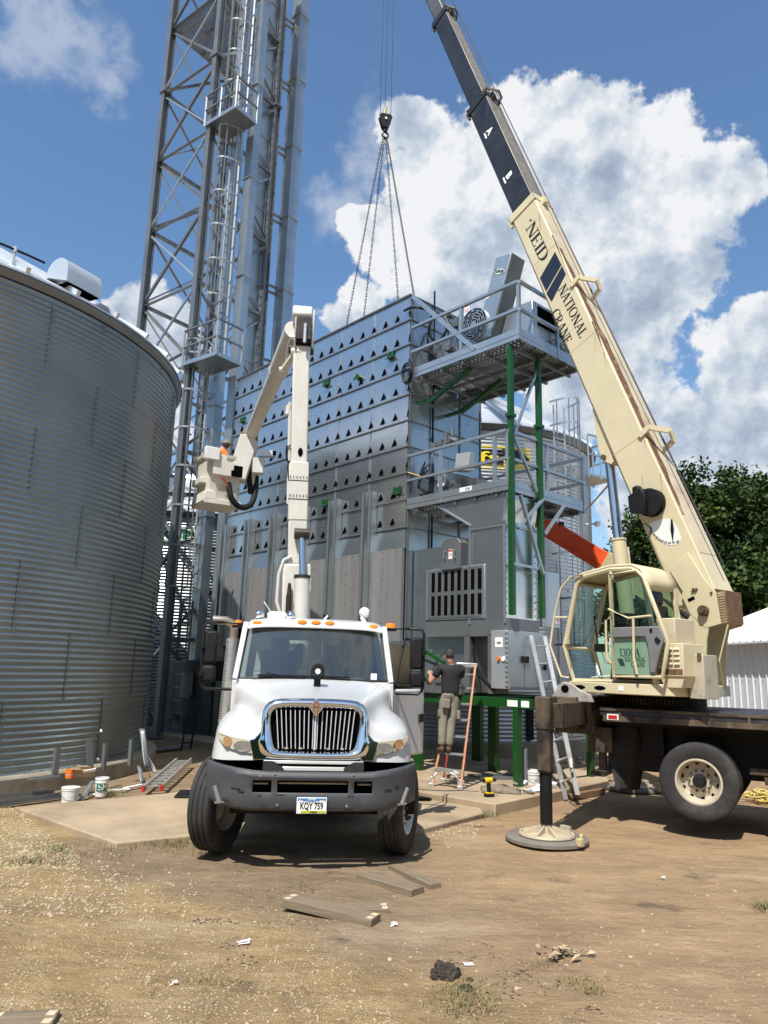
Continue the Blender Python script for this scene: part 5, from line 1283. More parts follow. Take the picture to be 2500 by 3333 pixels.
# bumper, with real openings
cols = [0, .18, .345, .37, .43, .455, .625, .65, .80, .95, 1.05, 1.12, 1.145]
def byy(x): return .0 + .02 * x * x + (0 if x < .6 else .42 * ((x - .6) / .545) ** 2.3)
rowsb = [(.585, .05), (.61, .02), (.70, .0), (.765, .012), (.885, .012), (.92, .0), (.95, .012), (.965, .05)]
b = MB(); V = {}
xs = [-c for c in cols[:0:-1]] + cols
for i, x in enumerate(xs):
    ax_ = abs(x)
    for j, (z, dy) in enumerate(rowsb):
        zz = z + (.045 * max(0, (ax_ - .7) / .445) if j < 2 else 0) + .10 * max(0, (ax_ - .55)) * (j > 4)
        V[i, j] = len(b.v); b.v.append((x, byy(ax_) + dy, zz))
for i in range(len(xs) - 1):
    m_ = abs((xs[i] + xs[i + 1]) / 2)
    for j in range(len(rowsb) - 1):
        if j == 3 and (m_ < .36 or .44 < m_ < .63): continue
        b.f.append((V[i, j], V[i + 1, j], V[i + 1, j + 1], V[i, j + 1]))
bo = b.build('bumper', BUMP, tk, smooth=True, solid=.022, ang=60); bv = bo.modifiers.new('bevel', 'BEVEL'); bv.width = .006; bv.segments = 2
b = MB(); b.box(-.42, .42, .10, .13, .74, .91); b.box(-.70, -.40, .12, .15, .74, .91); b.box(.40, .70, .12, .15, .74, .91); b.build('bumper_void', DARK, bo)
b = MB(); b.box(-.36, .36, .06, .09, .845, .858); b.box(-.62, -.47, .08, .1, .835, .85); b.box(.47, .62, .08, .1, .835, .85); b.build('bumper_brace', TAN, bo)
b = MB()
for (x, z) in ((-.40, .955), (.42, .955), (-.36, .645), (.36, .64), (-.55, .93)): b.tube((x, byy(abs(x)) + .01, z), (x, byy(abs(x)) - .014, z), .012, n=8)
b.build('bumper_bolt', CHROME, bo)
b = MB()
for (x, z, w, h) in ((-.80, .80, .10, .012), (-.75, .775, .08, .014), (-.55, .735, .05, .02), (-.33, .745, .09, .012), (.40, .735, .08, .012), (.80, .80, .10, .012), (.9, .83, .06, .02), (-.9, .68, .08, .025), (-.3, .615, .09, .02), (.5, .605, .16, .014), (-.5, .63, .06, .02), (.25, .60, .2, .012), (.41, .86, .012, .05), (-.645, .84, .012, .03), (-.1, .602, .18, .016)):
    k = 9; pl2 = [(x + w / 2 * math.cos(2 * pi * i / k) * random.uniform(.6, 1.2), z + h / 2 * math.sin(2 * pi * i / k) * random.uniform(.6, 1.3)) for i in range(k)]
    yy = byy(abs(x)); b.prism(pl2, yy - .008, yy + .02, lambda u, v, w_: (u, w_ + (byy(abs(u)) - yy), v))
b.build('scuff_mark', SCUFF, bo)
# licence plate
px0, pz0 = -.005, .648
f = lambda u, v, t: (px0 + u, -.026 - t, pz0 + v)
b = MB(); b.prism([(-.155, -.08), (.155, -.08), (.155, .08), (-.155, .08)], 0, .008, f); lp = b.build('licence_plate', PAPER, tk, bevel=.004)
b = MB(); b.prism([(-.147, .038), (.147, .038), (.147, .072), (-.147, .072)], .008, .0095, f); b.build('plate_sky', mat('plate_blue', (.05, .19, .42), .5), lp)
b = MB(); sk = [(-.147, .034), (-.147, .044), (-.13, .044), (-.13, .058), (-.12, .058), (-.12, .04), (-.10, .052), (-.09, .04), (-.05, .040), (-.03, .036), (.03, .036), (.05, .042), (.08, .042), (.085, .058), (.092, .042), (.10, .06), (.115, .042), (.125, .055), (.135, .042), (.147, .05), (.147, .034)]
b.prism(sk, .009, .0105, f); b.build('plate_skyline', PAPER, lp)
b = MB(); b.prism([(-.110, -.073), (.147, -.073), (.147, -.050), (-.110, -.050)], .008, .0095, f); b.build('plate_band', mat('plate_yellow_green', (.45, .50, .04), .5), lp)
text('KQY 759', 'plate_number', BLKS, lp, lambda x, y, t: f(x, y - .008, t + .0085), h=.062, width=.235, bold=.02)
text('IOWA', 'plate_state', PAPER, lp, lambda x, y, t: f(x, y + .060, t + .010), h=.018, width=.085, bold=.02)
text("O'BRIEN", 'plate_county', BLKS, lp, lambda x, y, t: f(x + .02, y - .0615, t + .010), h=.014, width=.075, bold=.02)
b = MB()
for x in (-.10, .10): b.tube(f(x, .066, .008), f(x, .066, .012), .009, n=8)
b.build('plate_screws', CHROME, lp)
# grey plastic handles bolted low at each end of the bumper
for sg in (-1, 1):
    b = MB(); p = Vector((sg * 1.03, .20, .80 - .0)); q = Vector((sg * .965, .17, .635)); b.tube(p, q, .022, .026, n=10); b.beam(q + Vector((-.05, 0, 0)), q + Vector((.05, 0, .01)), .05, .015); ho = b.build('marker_socket', PVC if False else GREY, tk, smooth=True)
# cab
def wsx(y): return 1.0
b = MB()
b.v = []
FB, FT = (1.90, 1.885, 1.035), (2.26, 2.60, .955)     # windscreen frame: y, z, half width
P = lambda s, k: (s * k[2], k[0], k[1])
def quad(a, c, d, e): b.add([a, c, d, e], [(0, 1, 2, 3)])
RB = 3.55
for s in (-1, 1):     # pillars, door-window frames and cab sides
    b.beam((s * 1.03, 1.90, 1.86), (s * .955, 2.25, 2.62), .07, .10, up=(0, 1, 0)); b.beam((s * 1.05, 3.45, 1.80), (s * .97, 3.45, 2.62), .10, .20, up=(0, 1, 0))
    b.box(min(s * .98, s * 1.07), max(s * .98, s * 1.07), 3.05, RB, .75, 1.86)
    b.box(min(s * 1.0, s * 1.06), max(s * 1.0, s * 1.06), 1.86, 2.1, .9, 1.86)
b.box(-1.06, -1.0, 2.1, 3.1, .9, 1.82)
b.box(-1.02, 1.02, 3.50, RB, .8, 1.95); b.box(-1.02, -.55, 3.50, RB, 1.95, 2.62); b.box(.55, 1.02, 3.50, RB, 1.95, 2.62); b.box(-.08, .08, 3.50, RB, 1.95, 2.62); b.box(-1.02, 1.02, 3.50, RB, 2.45, 2.62)
b.box(-1.03, 1.03, 1.90, 2.0, 1.80, 1.875); b.box(-1.0, 1.0, 1.9, 3.5, .75, .82)
b.build('cab_shell', WHITE, tk, bevel=.012)
rf = []
for y, zc, hw in ((2.17, 2.575, .92), (2.20, 2.63, .935), (2.36, 2.70, .95), (2.8, 2.735, .955), (3.3, 2.73, .955), (3.56, 2.69, .95), (3.6, 2.58, .94)):
    rf.append([(-hw, y, zc - .11 if 2.2 < y < 3.58 else zc - .05), (-hw * .97, y, zc - .035), (-hw * .8, y, zc - .008), (-.3, y, zc), (.3, y, zc), (hw * .8, y, zc - .008), (hw * .97, y, zc - .035), (hw, y, zc - .11 if 2.2 < y < 3.58 else zc - .05)])
b = MB(); b.grid(rf); ro = b.build('roof', WHITE, tk, sub=2, solid=.03)
b = MB(); n_ = 12; rows = []
for j in range(5):
    v = j / 4; hw = 1.0 + (.925 - 1.0) * v; rows.append([(hw * (2 * i / n_ - 1), 1.90 + (2.225 - 1.90) * v + .06 * (2 * i / n_ - 1) ** 2, 1.885 + (2.585 - 1.885) * v) for i in range(n_ + 1)])
b.grid(rows); b.build('windscreen', GLASS, tk, smooth=True)
b = MB()
top = [(x, y - .012, z) for x, y, z in rows[-1]]; bot = [(x, y - .012, z) for x, y, z in rows[0]]
lf = [(r[0][0], r[0][1] - .012, r[0][2]) for r in rows]; rt = [(r[-1][0], r[-1][1] - .012, r[-1][2]) for r in rows]
for ln in (top, bot, lf, rt): b.pipe(ln, .023, 5)
b.build('windscreen_seal', BLACK, tk)
b = MB()
for s, x0 in ((-1, -.12), (1, .48)):
    p = Vector((x0 - .0, 1.87, 1.90)); q = Vector((x0 - .62, 1.885, 1.925)); b.beam(p, q, .018, .025); b.beam(q + Vector((0, 0, .005)), p + Vector((.0, .02, .03)), .012, .02); b.beam(p + Vector((-.25, .005, .02)), p + Vector((-.5, .03, .06)), .014, .014)
b.build('wiper', BLACK, tk)
# interior seen through the glass
b = MB(); b.box(-.98, .98, 1.98, 2.45, 1.62, 1.86); b.prism([(2.0, 1.84), (2.4, 1.84), (2.45, 1.93), (2.15, 1.90)], .15, .72, lambda u, v, w: (w, u, v)); b.build('dashboard', GREY, tk, bevel=.03)
for x in (-.50, .52):
    b = MB(); b.box(x - .27, x + .27, 3.1, 3.28, 1.5, 2.28); b.box(x - .27, x + .27, 2.65, 3.2, 1.35, 1.52); b.box(x - .14, x + .14, 3.12, 3.25, 2.28, 2.46); b.build('seat', mat('dark_seat_cloth_%d' % (x > 0), (.04, .045, .05), .9), tk, bevel=.04)
b = MB(); b.pipe([Vector((.50 + .22 * math.cos(a), 2.52 - .10 * math.sin(a), 1.90 + .19 * math.sin(a))) for a in np.linspace(0, 2 * pi, 24, endpoint=False)], .016, 6, closed=True); b.tube((.5, 2.52, 1.9), (.5, 2.3, 1.78), .03); b.build('steering_wheel', BLACK, tk, smooth=True)
b = MB(); b.box(.76, .84, 1.93, 1.94, 1.905, 1.99); b.box(.60, .88, 1.95, 1.955, 1.888, 1.897); b.build('windscreen_papers', PAPER, tk)
b = MB(); b.box(-.50, -.15, 3.47, 3.49, 2.02, 2.40); b.box(.15, .5, 3.47, 3.49, 2.02, 2.40); b.build('rear_window', GLASS, tk)
# door on the driver's side, swung part open
do = bpy.data.objects.new('door', None)
b = MB(); b.box(-.03, .03, .0, .80, .90, 1.79); do = b.build('door', WHITE, tk, bevel=.03); do.location = (1.075, 2.02, 0); do.rotation_euler = (0, 0, -rad(40))
b = MB(); b.beam((0, .03, 1.78), (-.05, .36, 2.48), .022, .022); b.beam((-.05, .36, 2.48), (-.05, .76, 2.48), .022, .022); b.beam((-.05, .76, 2.48), (0, .78, 1.78), .022, .022); b.build('window_frame', BLACKP, do)
b = MB(); b.box(.03, .045, .62, .74, 1.335, 1.445); b.build('handle_recess', BLACK, do); 
b = MB(); b.box(.045, .052, .615, .745, 1.335, 1.345); b.box(.045, .052, .615, .745, 1.435, 1.445); b.box(.045, .052, .615, .625, 1.335, 1.445); b.box(.045, .052, .735, .745, 1.335, 1.445); b.box(.045, .06, .64, .70, 1.36, 1.42); b.build('door_handle', CHROME, do)
b = MB(); b.box(-.05, -.03, .15, .7, 1.0, 1.6); b.build('door_lining', GREY, do)
# mirrors, roof lamps, horns, spot lamps
for s in (-1, 1):
    X = 1.385
    b = MB(); b.pipe([(s * 1.0, 2.2, 2.60), (s * 1.30, 2.08, 2.61), (s * 1.46, 2.04, 2.60), (s * 1.49, 2.02, 2.54), (s * 1.485, 2.02, 1.86), (s * 1.47, 2.02, 1.78), (s * 1.42, 2.02, 1.735), (s * 1.05, 2.04, 1.735)], .021, 8); b.pipe([(s * 1.03, 2.06, 1.74), (s * 1.03, 2.1, 1.60)], .03, 8)
    mo = b.build('mirror_arm', BLACK, tk, smooth=True)
    b = MB(); b.box(min(s * 1.30, s * 1.47), max(s * 1.30, s * 1.47), 1.97, 2.09, 2.06, 2.49); b.build('mirror_head', BLACKP, mo, bevel=.035)
    b = MB(); b.box(min(s * 1.30, s * 1.48), max(s * 1.30, s * 1.48), 1.96, 2.10, 1.82, 2.04); b.build('convex_mirror_head', BLACKP, mo, bevel=.04)
    b = MB(); b.tube((s * 1.485, 2.0, 1.93), (s * 1.485, 1.93, 1.93), .035); b.build('mirror_clamp', BLACK, mo, smooth=True); b = MB(); b.tube((s * 1.485, 2.0, 2.28), (s * 1.485, 1.95, 2.28), .03); b.build('mirror_clamp', BLACK, mo, smooth=True)
for x in (-.80, -.19, 0, .19, .80):
    b = MB(); z0 = 2.652 if abs(x) < .5 else 2.622; b.lathe([(0, .035), (.04, .03), (.066, .005), (.068, 0), (0, 0)], 18, lambda X, Y, Z: (x + X, 2.205 - Z * 1.0 - (.0 if abs(x) < .5 else -.01), z0 + Y * .5)); b.build('marker_lamp', AMBER, tk, smooth=True)
for s, r, zz in ((1, .075, 2.625), (-1, .05, 2.60)):
    b = MB(); b.lathe([(0, .075), (r * .9, .07), (r, .05), (r, 0), (0, 0)], 18, lambda X, Y, Z: (s * 1.08 + X, 2.5 + Y, zz + Z)); bo2 = b.build('beacon', AMBER, tk, smooth=True)
    b = MB(); b.box(min(s * .93, s * 1.16), max(s * .93, s * 1.16), 2.44, 2.56, zz - .035, zz); b.build('beacon_bracket', BLACK, bo2)
b = MB(); b.prism([(-.68, 2.70), (-.43, 2.70), (-.42, 2.79), (-.45, 2.81), (-.65, 2.81), (-.69, 2.78)], 2.5, 2.75, lambda u, v, w: (u, w, v)); b.build('horn_cover', PLASTW, tk, bevel=.015)
b = MB()
for x in (-.80, -.36): b.lathe([(0, -.12), (.03, -.115), (.055, -.09), (.068, -.03), (.068, .10), (0, .12)], 18, lambda X, Y, Z: (x + X, 2.5 + Z, 2.755 + Y))
b.build('bullet_horns', CHROME, tk, smooth=True)
for x, z, m in ((.70, 2.84, PLASTW),):
    b = MB(); b.tube((x, 2.5, 2.70), (x - .05, 2.5, 2.78), .03); b.lathe([(0, -.05), (.05, -.04), (.075, .0), (.08, .05), (0, .05)], 18, lambda X, Y, Z: (x + X, 2.5 + Z, z + Y)); b.build('roof_spot_lamp', m, tk, smooth=True)
b = MB(); b.beam((.12, 2.5, 2.72), (.17, 2.5, 2.78), .03, .03); b.pipe([(-.62, 2.55, 2.78), (-.75, 2.6, 2.95)], .007, 5); b.build('roof_aerial', PLASTW, tk)
b = MB(); b.tube((0.03, 1.32, 1.81), (.03, 1.32, 1.91), .045, .04, n=14); b.pipe([(-.075 + .03, 1.32, 2.02), (-.075 + .03, 1.32, 1.95), (-.03 + .03, 1.32, 1.90), (.03 + .03, 1.32, 1.90), (.105, 1.32, 1.95), (.105, 1.32, 2.02)], .011, 6); b.lathe([(0, -.10), (.074, -.10), (.08, -.08), (.08, .03), (.06, .09), (0, .10)], 20, lambda X, Y, Z: (.03 + X, 1.30 + Z, 2.02 + Y)); so = b.build('hood_spot_lamp', BLACKP, tk, smooth=True)
b = MB(); b.lathe([(0, -.106), (.03, -.106), (.035, -.10), (0, -.1)], 16, lambda X, Y, Z: (.03 + X, 1.30 + Z, 2.0 + Y)); b.build('lamp_glass', PLASTW, so)
# exhaust stack
b = MB(); b.pipe([(-1.20, 2.75, 1.2), (-1.17, 2.75, 1.9), (-1.155, 2.75, 2.50), (-1.16, 2.75, 2.58), (-1.20, 2.74, 2.64), (-1.27, 2.72, 2.67), (-1.46, 2.70, 2.675)], .062, 14); ex = b.build('exhaust_stack', mat('heat_stained_steel', (.48, .42, .33), .35, .8, .2, 3), tk, smooth=True)
b = MB(); b.tube((-1.20, 2.75, 1.25), (-1.165, 2.75, 2.42), .088, n=18); sh = b.build('heat_shield', ALU, ex, smooth=True)
b = MB()
for k in range(34):
    z = 1.32 + k * .032
    for a in (-2.5, -2.2): 
        x = -1.20 + (z - 1.25) / 1.17 * .035; p = Vector((x + .088 * math.cos(a), 2.75 + .088 * math.sin(a), z)); d = Vector((-math.sin(a), math.cos(a), 0)); b.beam(p - d * .01, p + d * .01, .008, .008)
b.build('shield_slots', DARK, sh)
# chassis, body and wheels
b = MB(); 
for x in (-.43, .43): b.box(x - .05, x + .05, .3, 8.2, .66, .92)
b.box(-.55, .55, .6, 2.0, .50, .66); b.box(-.9, .9, .78, .94, .42, .58); b.box(-.4, .4, .5, 1.7, .5, 1.5); b.box(-.95, .95, 2.0, 3.6, .42, .80); b.box(-1.1, 1.1, 3.9, 5.3, .40, .85); b.box(-1.1, 1.1, 7.0, 8.2, .40, .85); b.build('chassis_and_shade_fill', BLACK, tk)  # the low wide underbody blocks are added to deepen the shade below
b = MB(); b.box(-1.14, -.75, 4.0, 8.2, .85, 1.95); b.box(.75, 1.14, 4.0, 8.2, .85, 1.95); b.box(-.75, .75, 3.8, 8.2, 1.05, 1.12); b.build('service_body', WHITEB, tk, bevel=.02)
def wheel(parent, x, y, z, r, w, steer, side, rimm, dual=False, nlug=10, face_out=True):
    rot = Matrix.Rotation(steer, 3, 'Z'); C_ = Vector((x, y, z))
    def f(px, py, pz): v = rot @ Vector((pz * side, px, py)); return tuple(C_ + v)      # lathe axis along local x
    b = MB(); R = r; hw = w / 2; ri = r * .57
    tp = [(ri, -hw * .78), (ri + .03, -hw * .92), (R * .80, -hw), (R * .93, -hw * .97), (R * .985, -hw * .86)]
    for k in range(4):
        c = -hw * .86 + (k + .5) * hw * 1.72 / 4 - .0; g_ = .007; half_ = hw * 1.72 / 8
        tp += [(R, c - half_ + g_), (R, c + half_ - g_), (R - .012, c + half_ - g_ * .5), (R - .012, c + half_ + g_ * .5)] if k < 3 else [(R, c - half_ + g_), (R * .998, c + half_ - g_)]
    tp += [(R * .985, hw * .86), (R * .93, hw * .97), (R * .80, hw), (ri + .03, hw * .92), (ri, hw * .78)]
    b.lathe(tp, 56, f); to = b.build('tyre', RUBBER, parent, smooth=True, ang=32)
    if face_out: rp = [(ri, -hw * .80), (ri, hw * .80), (ri + .012, hw * .86), (ri - .012, hw * .88), (ri - .03, hw * .6), (ri - .045, hw * .3), (ri * .78, hw * .22), (ri * .64, hw * .40), (ri * .60, hw * .62), (ri * .30, hw * .66), (0, hw * .66)]
    else: rp = [(ri, -hw * .80), (ri, hw * .80), (ri + .012, hw * .86), (ri - .012, hw * .88), (ri - .03, hw * .6), (ri - .05, -hw * .2), (ri * .75, -hw * .35), (ri * .55, -hw * .32), (ri * .50, -hw * .15), (0, -hw * .15)]
    b = MB(); b.lathe(rp, 48, f); rim = b.build('rim', rimm, to, smooth=True, ang=30)
    b = MB()
    dz = hw * .24 if face_out else -hw * .34
    for k in range(nlug if nlug > 6 else 5):
        a = 2 * pi * k / 10 + .2; rr = ri * .82
        b.lathe([(0, -.004), (.028, -.004), (.028, .008), (0, .008)], 12, lambda X, Y, Z: f(rr * math.cos(a) + X, rr * math.sin(a) + Y, dz + Z + (.012 if face_out else .01)))
    b.build('hand_holes', DARK, rim)
    b = MB(); zz = hw * .62 if face_out else -hw * .32
    for k in range(nlug):
        a = 2 * pi * k / nlug; rr = ri * .47
        b.tube(f(rr * math.cos(a), rr * math.sin(a), zz), f(rr * math.cos(a), rr * math.sin(a), zz + .05), .021, .017, n=6)
    b.build('lug_nuts', mat('rusty_lug_nut', (.10, .06, .04), .7, .2, .3, 20) if 'rusty_lug_nut' not in MATS else MATS['rusty_lug_nut'], rim)
    b = MB(); h0 = hw * .6 if face_out else -hw * .3
    b.lathe([(0, h0 + .12), (.06, h0 + .12), (.085, h0 + .09), (.09, h0), (0, h0)], 20, f); b.build('hub_cap', BLACKP, rim, smooth=True)
    if dual: pass
    return to
RIMW = mat('white_steel_rim', (.62, .62, .60), .4, 0, .05, 5, dirt=(.3, .26, .2), dscale=6, dlo=.62, dhi=.9)
SP = rad(-21)
wheel(tk, 1.03, .86, .505, .51, .28, SP, 1, RIMW); wheel(tk, -1.03, .86, .525, .51, .28, SP, -1, RIMW)
for s in (-1, 1): wheel(tk, s * 1.0, 6.1, .51, .51, .28, 0, s, RIMW); wheel(tk, s * .68, 6.1, .51, .51, .28, 0, s, RIMW)
# outrigger legs with rubber pads, set down on both sides
for s in (-1, 1):
    b = MB(); b.beam((s * .9, 4.25, .95), (s * 1.62, 4.25, .14), .20, .16); b.prism([(s * 1.40, .07), (s * 1.82, .07), (s * 1.70, .22), (s * 1.52, .32), (s * 1.42, .30)], 4.12, 4.38, lambda u, v, w: (u, w, v)); b.build('outrigger', BLACK, tk, bevel=.01)
    b = MB(); b.box(min(s * 1.30, s * 1.98), max(s * 1.30, s * 1.98), 3.95, 4.55, .055, .085); b.build('outrigger_pad', BLACKP, tk, bevel=.008)
# aerial boom (world coordinates are turned into truck coordinates)
INV = (Matrix.Translation(Vector((-0.66, 8.16, 0))) @ Matrix.Rotation(TY, 4, 'Z')).inverted()
def tl(p): return INV @ Vector(p)
def at(x, y, Y): d = pxray(x, y); return CAM + d * (Y / d.y)
BY = 12.25
pb, pt = tl(at(963, 2010, BY)), tl(at(981, 1135, BY + .05))
pb0 = pb.copy(); pb0.z = 1.1
b = MB(); b.tube(Vector((pb.x, pb.y, 1.0)), Vector((pb.x, pb.y, 2.3)), .32, n=24); b.build('turret', WHITEB, tk, smooth=True)
ax_ = (pt - pb).normalized()
def along(z): return pb + ax_ * ((z - pb.z) / ax_.z)
def zpix(y, x=975): return tl(at(x, y, BY)).z
lb = MB(); lb.beam(along(2.2), along(zpix(1840)), .46, .40, up=(0, 1, 0)); lo2 = lb.build('lower_boom', WHITEB, tk, bevel=.03)
b = MB(); b.beam(along(zpix(1765)), pt, .285, .30, up=(0, 1, 0)); b.build('boom_section', WHITEB, lo2, bevel=.03)
b = MB(); b.beam(along(zpix(1700)), along(zpix(1510)), .335, .35, up=(0, 1, 0)); b.beam(along(zpix(1840)), along(zpix(1690)), .31, .33, up=(0, 1, 0)); b.build('boom_sleeve', WHITEB, lo2, bevel=.02)
b = MB()
for zz in (zpix(1620), zpix(1560)):
    for k in range(6): p = along(zz) + Vector((-.14 + .056 * k, -.178, 0)); b.box(p.x - .006, p.x + .006, p.y - .01, p.y, p.z - .018, p.z + .018)
    p = along(zz - .06); b.box(p.x - .17, p.x + .17, p.y - .18, p.y - .17, p.z - .006, p.z + .006)
b.build('sleeve_rivets', BLACK, lo2)
p = along(zpix(1478)) + Vector((.02, -.158, 0)); b = MB(); b.prism([(.042 * math.cos(a), .075 * math.sin(a)) for a in np.linspace(0, 2 * pi, 20, endpoint=False)], -.004, 0, lambda u, v, w: (p.x + u, p.y + w, p.z + v)); b.build('inspection_hole', DARK, lo2)
# cylinder on the camera side
c0 = along(2.3) + Vector((.09, -.30, 0)); c1 = along(zpix(1885)) + Vector((.09, -.30, 0)); c2 = along(zpix(1755)) + Vector((.07, -.26, 0))
b = MB(); b.tube(c0, c1, .125, n=20); b.tube(c1 + Vector((.12, 0, -.22)), c1 + Vector((.12, 0, .0)), .035); cyo = b.build('lift_cylinder', WHITEB, tk, smooth=True)
b = MB(); b.tube(c1, c2, .052, n=16); b.build('cylinder_rod', ROD, cyo, smooth=True)
b = MB(); b.tube(c2 + Vector((-.125, 0, .05)), c2 + Vector((.125, 0, .05)), .09, n=16); b.tube(c1 + Vector((0, 0, -.02)), c1 + Vector((0, 0, .03)), .135, n=18); b.build('oily_pin', mat('oily_black_grease', (.03, .022, .016), .5, .2, .5, 14), cyo, smooth=True)
b = MB(); q0 = along(2.9) + Vector((-.26, -.18, 0)); b.pipe([q0 + Vector((.10, 0, -.05)), q0, q0 + Vector((-.06, 0, .18)), q0 + Vector((-.05, 0, .62)), q0 + Vector((.02, 0, .86)), q0 + Vector((.14, 0, .92))], .028, 8); b.build('hose_guard', WHITEB, tk, smooth=True)
b = MB(); q0 = along(2.75) + Vector((-.13, -.26, 0)); b.tube(q0, q0 + Vector((0, 0, .42)), .045, n=12); b.tube(q0 + Vector((0, 0, .42)), q0 + Vector((0, 0, .62)), .04, .025, n=12); b.build('hose_bundle', MATS['oily_black_grease'], tk, smooth=True)
# insulator rod and drooping hose at the left of the boom
b = MB(); b.tube(tl(at(944, 1310, BY - .1)), tl(at(938, 1640, BY - .1)), .03); b.tube(tl(at(940, 1320, BY - .1)), tl(at(936, 1350, BY - .1)), .045); b.build('side_rod', WHITEB, lo2, smooth=True)
b = MB(); b.pipe([tl(at(x, y, BY - .15)) for x, y in ((946, 1450), (934, 1452), (932, 1475), (935, 1500), (945, 1505))], .018, 6); b.pipe([tl(at(x, y, BY - .15)) for x, y in ((942, 1500), (936, 1520), (940, 1560))], .014, 6); b.build('loop_hose', BLACK, lo2, smooth=True)
# elbow
E0 = tl(at(990, 1085, BY + .05))
b = MB(); 
for dx in (-.165, .145): b.prism([(-.22, -.35), (.20, -.30), (.22, .22), (.05, .42), (-.16, .40), (-.24, .15)], dx, dx + .03, lambda u, v, w: (E0.x + w, E0.y + u, E0.z + v))
b.build('elbow_plate', WHITEB, tk, bevel=.015)
b = MB(); b.prism([(-.20, .18), (-.26, .26), (-.18, .44), (.0, .52), (.16, .50), (.24, .30), (.22, .2)], -.22, .13, lambda u, v, w: (E0.x + w - .02 * 0, E0.y + u, E0.z + v)); b.build('elbow_cap', WHITEB, tk, bevel=.03)
b = MB(); b.tube((E0.x - .14, E0.y - .05, E0.z - .05), (E0.x + .14, E0.y - .05, E0.z - .05), .20, n=20); b.box(E0.x - .13, E0.x + .13, E0.y - .26, E0.y - .1, E0.z - .22, E0.z + .18); b.build('elbow_sheave', MATS['oily_black_grease'], tk)
b = MB(); b.tube((E0.x + .02, E0.y - .28, E0.z - .3), (E0.x + .02, E0.y - .28, E0.z + .05), .03); b.tube((E0.x - .25, E0.y - .05, E0.z - .12), (E0.x + .0, E0.y - .05, E0.z - .12), .05); b.build('elbow_rod', ALU, tk)
b = MB(); p = tl(at(958, 1150, BY - .05)); q = tl(at(918, 1205, BY + .25)); b.beam(p, q, .07, .05); b.beam(tl(at(942, 1105, BY)), tl(at(930, 1190, BY + .2)), .035, .03); b.tube(p + Vector((-.06, 0, .02)), p + Vector((.12, 0, .02)), .075); b.tube(q + Vector((-.05, 0, 0)), q + Vector((.06, 0, 0)), .06); b.build('elbow_link', WHITEB, tk)
for dx in (-.19, .19): b = MB(); b.tube((pt.x + dx - .03, pt.y, pt.z - .02), (pt.x + dx + .03, pt.y, pt.z - .02), .085, n=14); b.build('pivot_pin', MATS['oily_black_grease'], tk)
u0 = tl(at(962, 1075, BY + .1)); UY = 15.9; u1 = tl(at(818, 1412, UY))
b = MB(); dd = (u1 - u0); b.tube(u0 + dd * .0, u0 + dd * .34, .20, .18, n=22); b.tube(u0 + dd * .30, u1, .16, .142, n=22); b.tube(u0 + dd * .335, u0 + dd * .345, .19, n=22); ubo = b.build('upper_boom', WHITEB, tk, smooth=True)
xx, yy_, dn = frame_from(dd); 
sd_ = (yy_ if yy_.y > 0 else -yy_)
b = MB(); b.tube(u1 - dn * .03, u1 + dn * .20, .15, .13, n=14); b.beam(u1 + dn * .05, u1 + dn * .30, .34, .26); b.build('boom_tip_casting', mat('olive_brown_casting', (.16, .12, .05), .55, .2, .3, 8), ubo, bevel=.02)
t0 = tl(at(790, 1480, UY + .1))
tbm = MB(); K = [(-.30, -.62), (.12, -.62), (.32, .25), (.20, .42), (-.06, .42)]
def tb(u, v, w): return tuple(t0 + Vector((u, w, v)))
tbm.prism(K, -.22, .22, tb); tbo = tbm.build('tip_housing', WHITEB, tk, bevel=.015)
q = tl(at(838, 1520, UY)); b = MB(); b.box(q.x - .10, q.x + .14, q.y - .12, q.y + .15, q.z - .16, q.z + .18); b.build('jib_socket', WHITEB, tk, bevel=.01)
r0 = tl(at(842, 1478, UY)); r1 = tl(at(896, 1478, UY)); b = MB(); b.beam(r0, r1, .16, .13); b.build('jib_arm', ALU, tk); b = MB(); b.box(r1.x - .055, r1.x + .02, r1.y - .085, r1.y - .065, r1.z - .055, r1.z + .055); b.build('jib_arm_end', DARK, tk)
# bucket with the step, lever box and hose loop
B0 = tl(at(712, 1555, UY + .15))
b = MB()
def bp(u, v, w): return tuple(B0 + Vector((u * math.cos(.45) - w * math.sin(.45), u * math.sin(.45) + w * math.cos(.45), v)))
def ring(s, z): 
    c = .06; h = s
    return [bp(u, z, w) for u, w in ((-h, -h + c), (-h + c, -h), (h - c, -h), (h, -h + c), (h, h - c), (h - c, h), (-h + c, h), (-h, h - c))]
rows = [ring(.34, -.62), ring(.36, -.55), ring(.41, .35), ring(.46, .36), ring(.47, .42), ring(.42, .43), ring(.40, .34), ring(.33, -.50)]
b.grid(rows, closed=True); k = len(rows[0]); b.f.append(tuple(range(k))); b.f.append(tuple((len(rows) - 1) * k + i for i in range(k))); bk_ = b.build('bucket', FIBRE, tk, smooth=True, ang=35)
b = MB(); b.prism([(.02, .38), (.34, .38), (.36, .26), (.52, .26), (.52, -.06), (.06, -.06)], -.50, -.34, lambda u, v, w: bp(u - .36, v, w)); b.build('bucket_cover', FIBRE, bk_, bevel=.012)
b = MB(); b.prism([(-.16, .52), (.16, .52), (.16, .24), (-.16, .24)], -.56, -.42, lambda u, v, w: bp(u - .36, v, w)); b.build('lever_box', PLASTW, bk_, bevel=.015)
b = MB(); b.box(0, .01, 0, .01, 0, .01); b.v = []; b.f = []
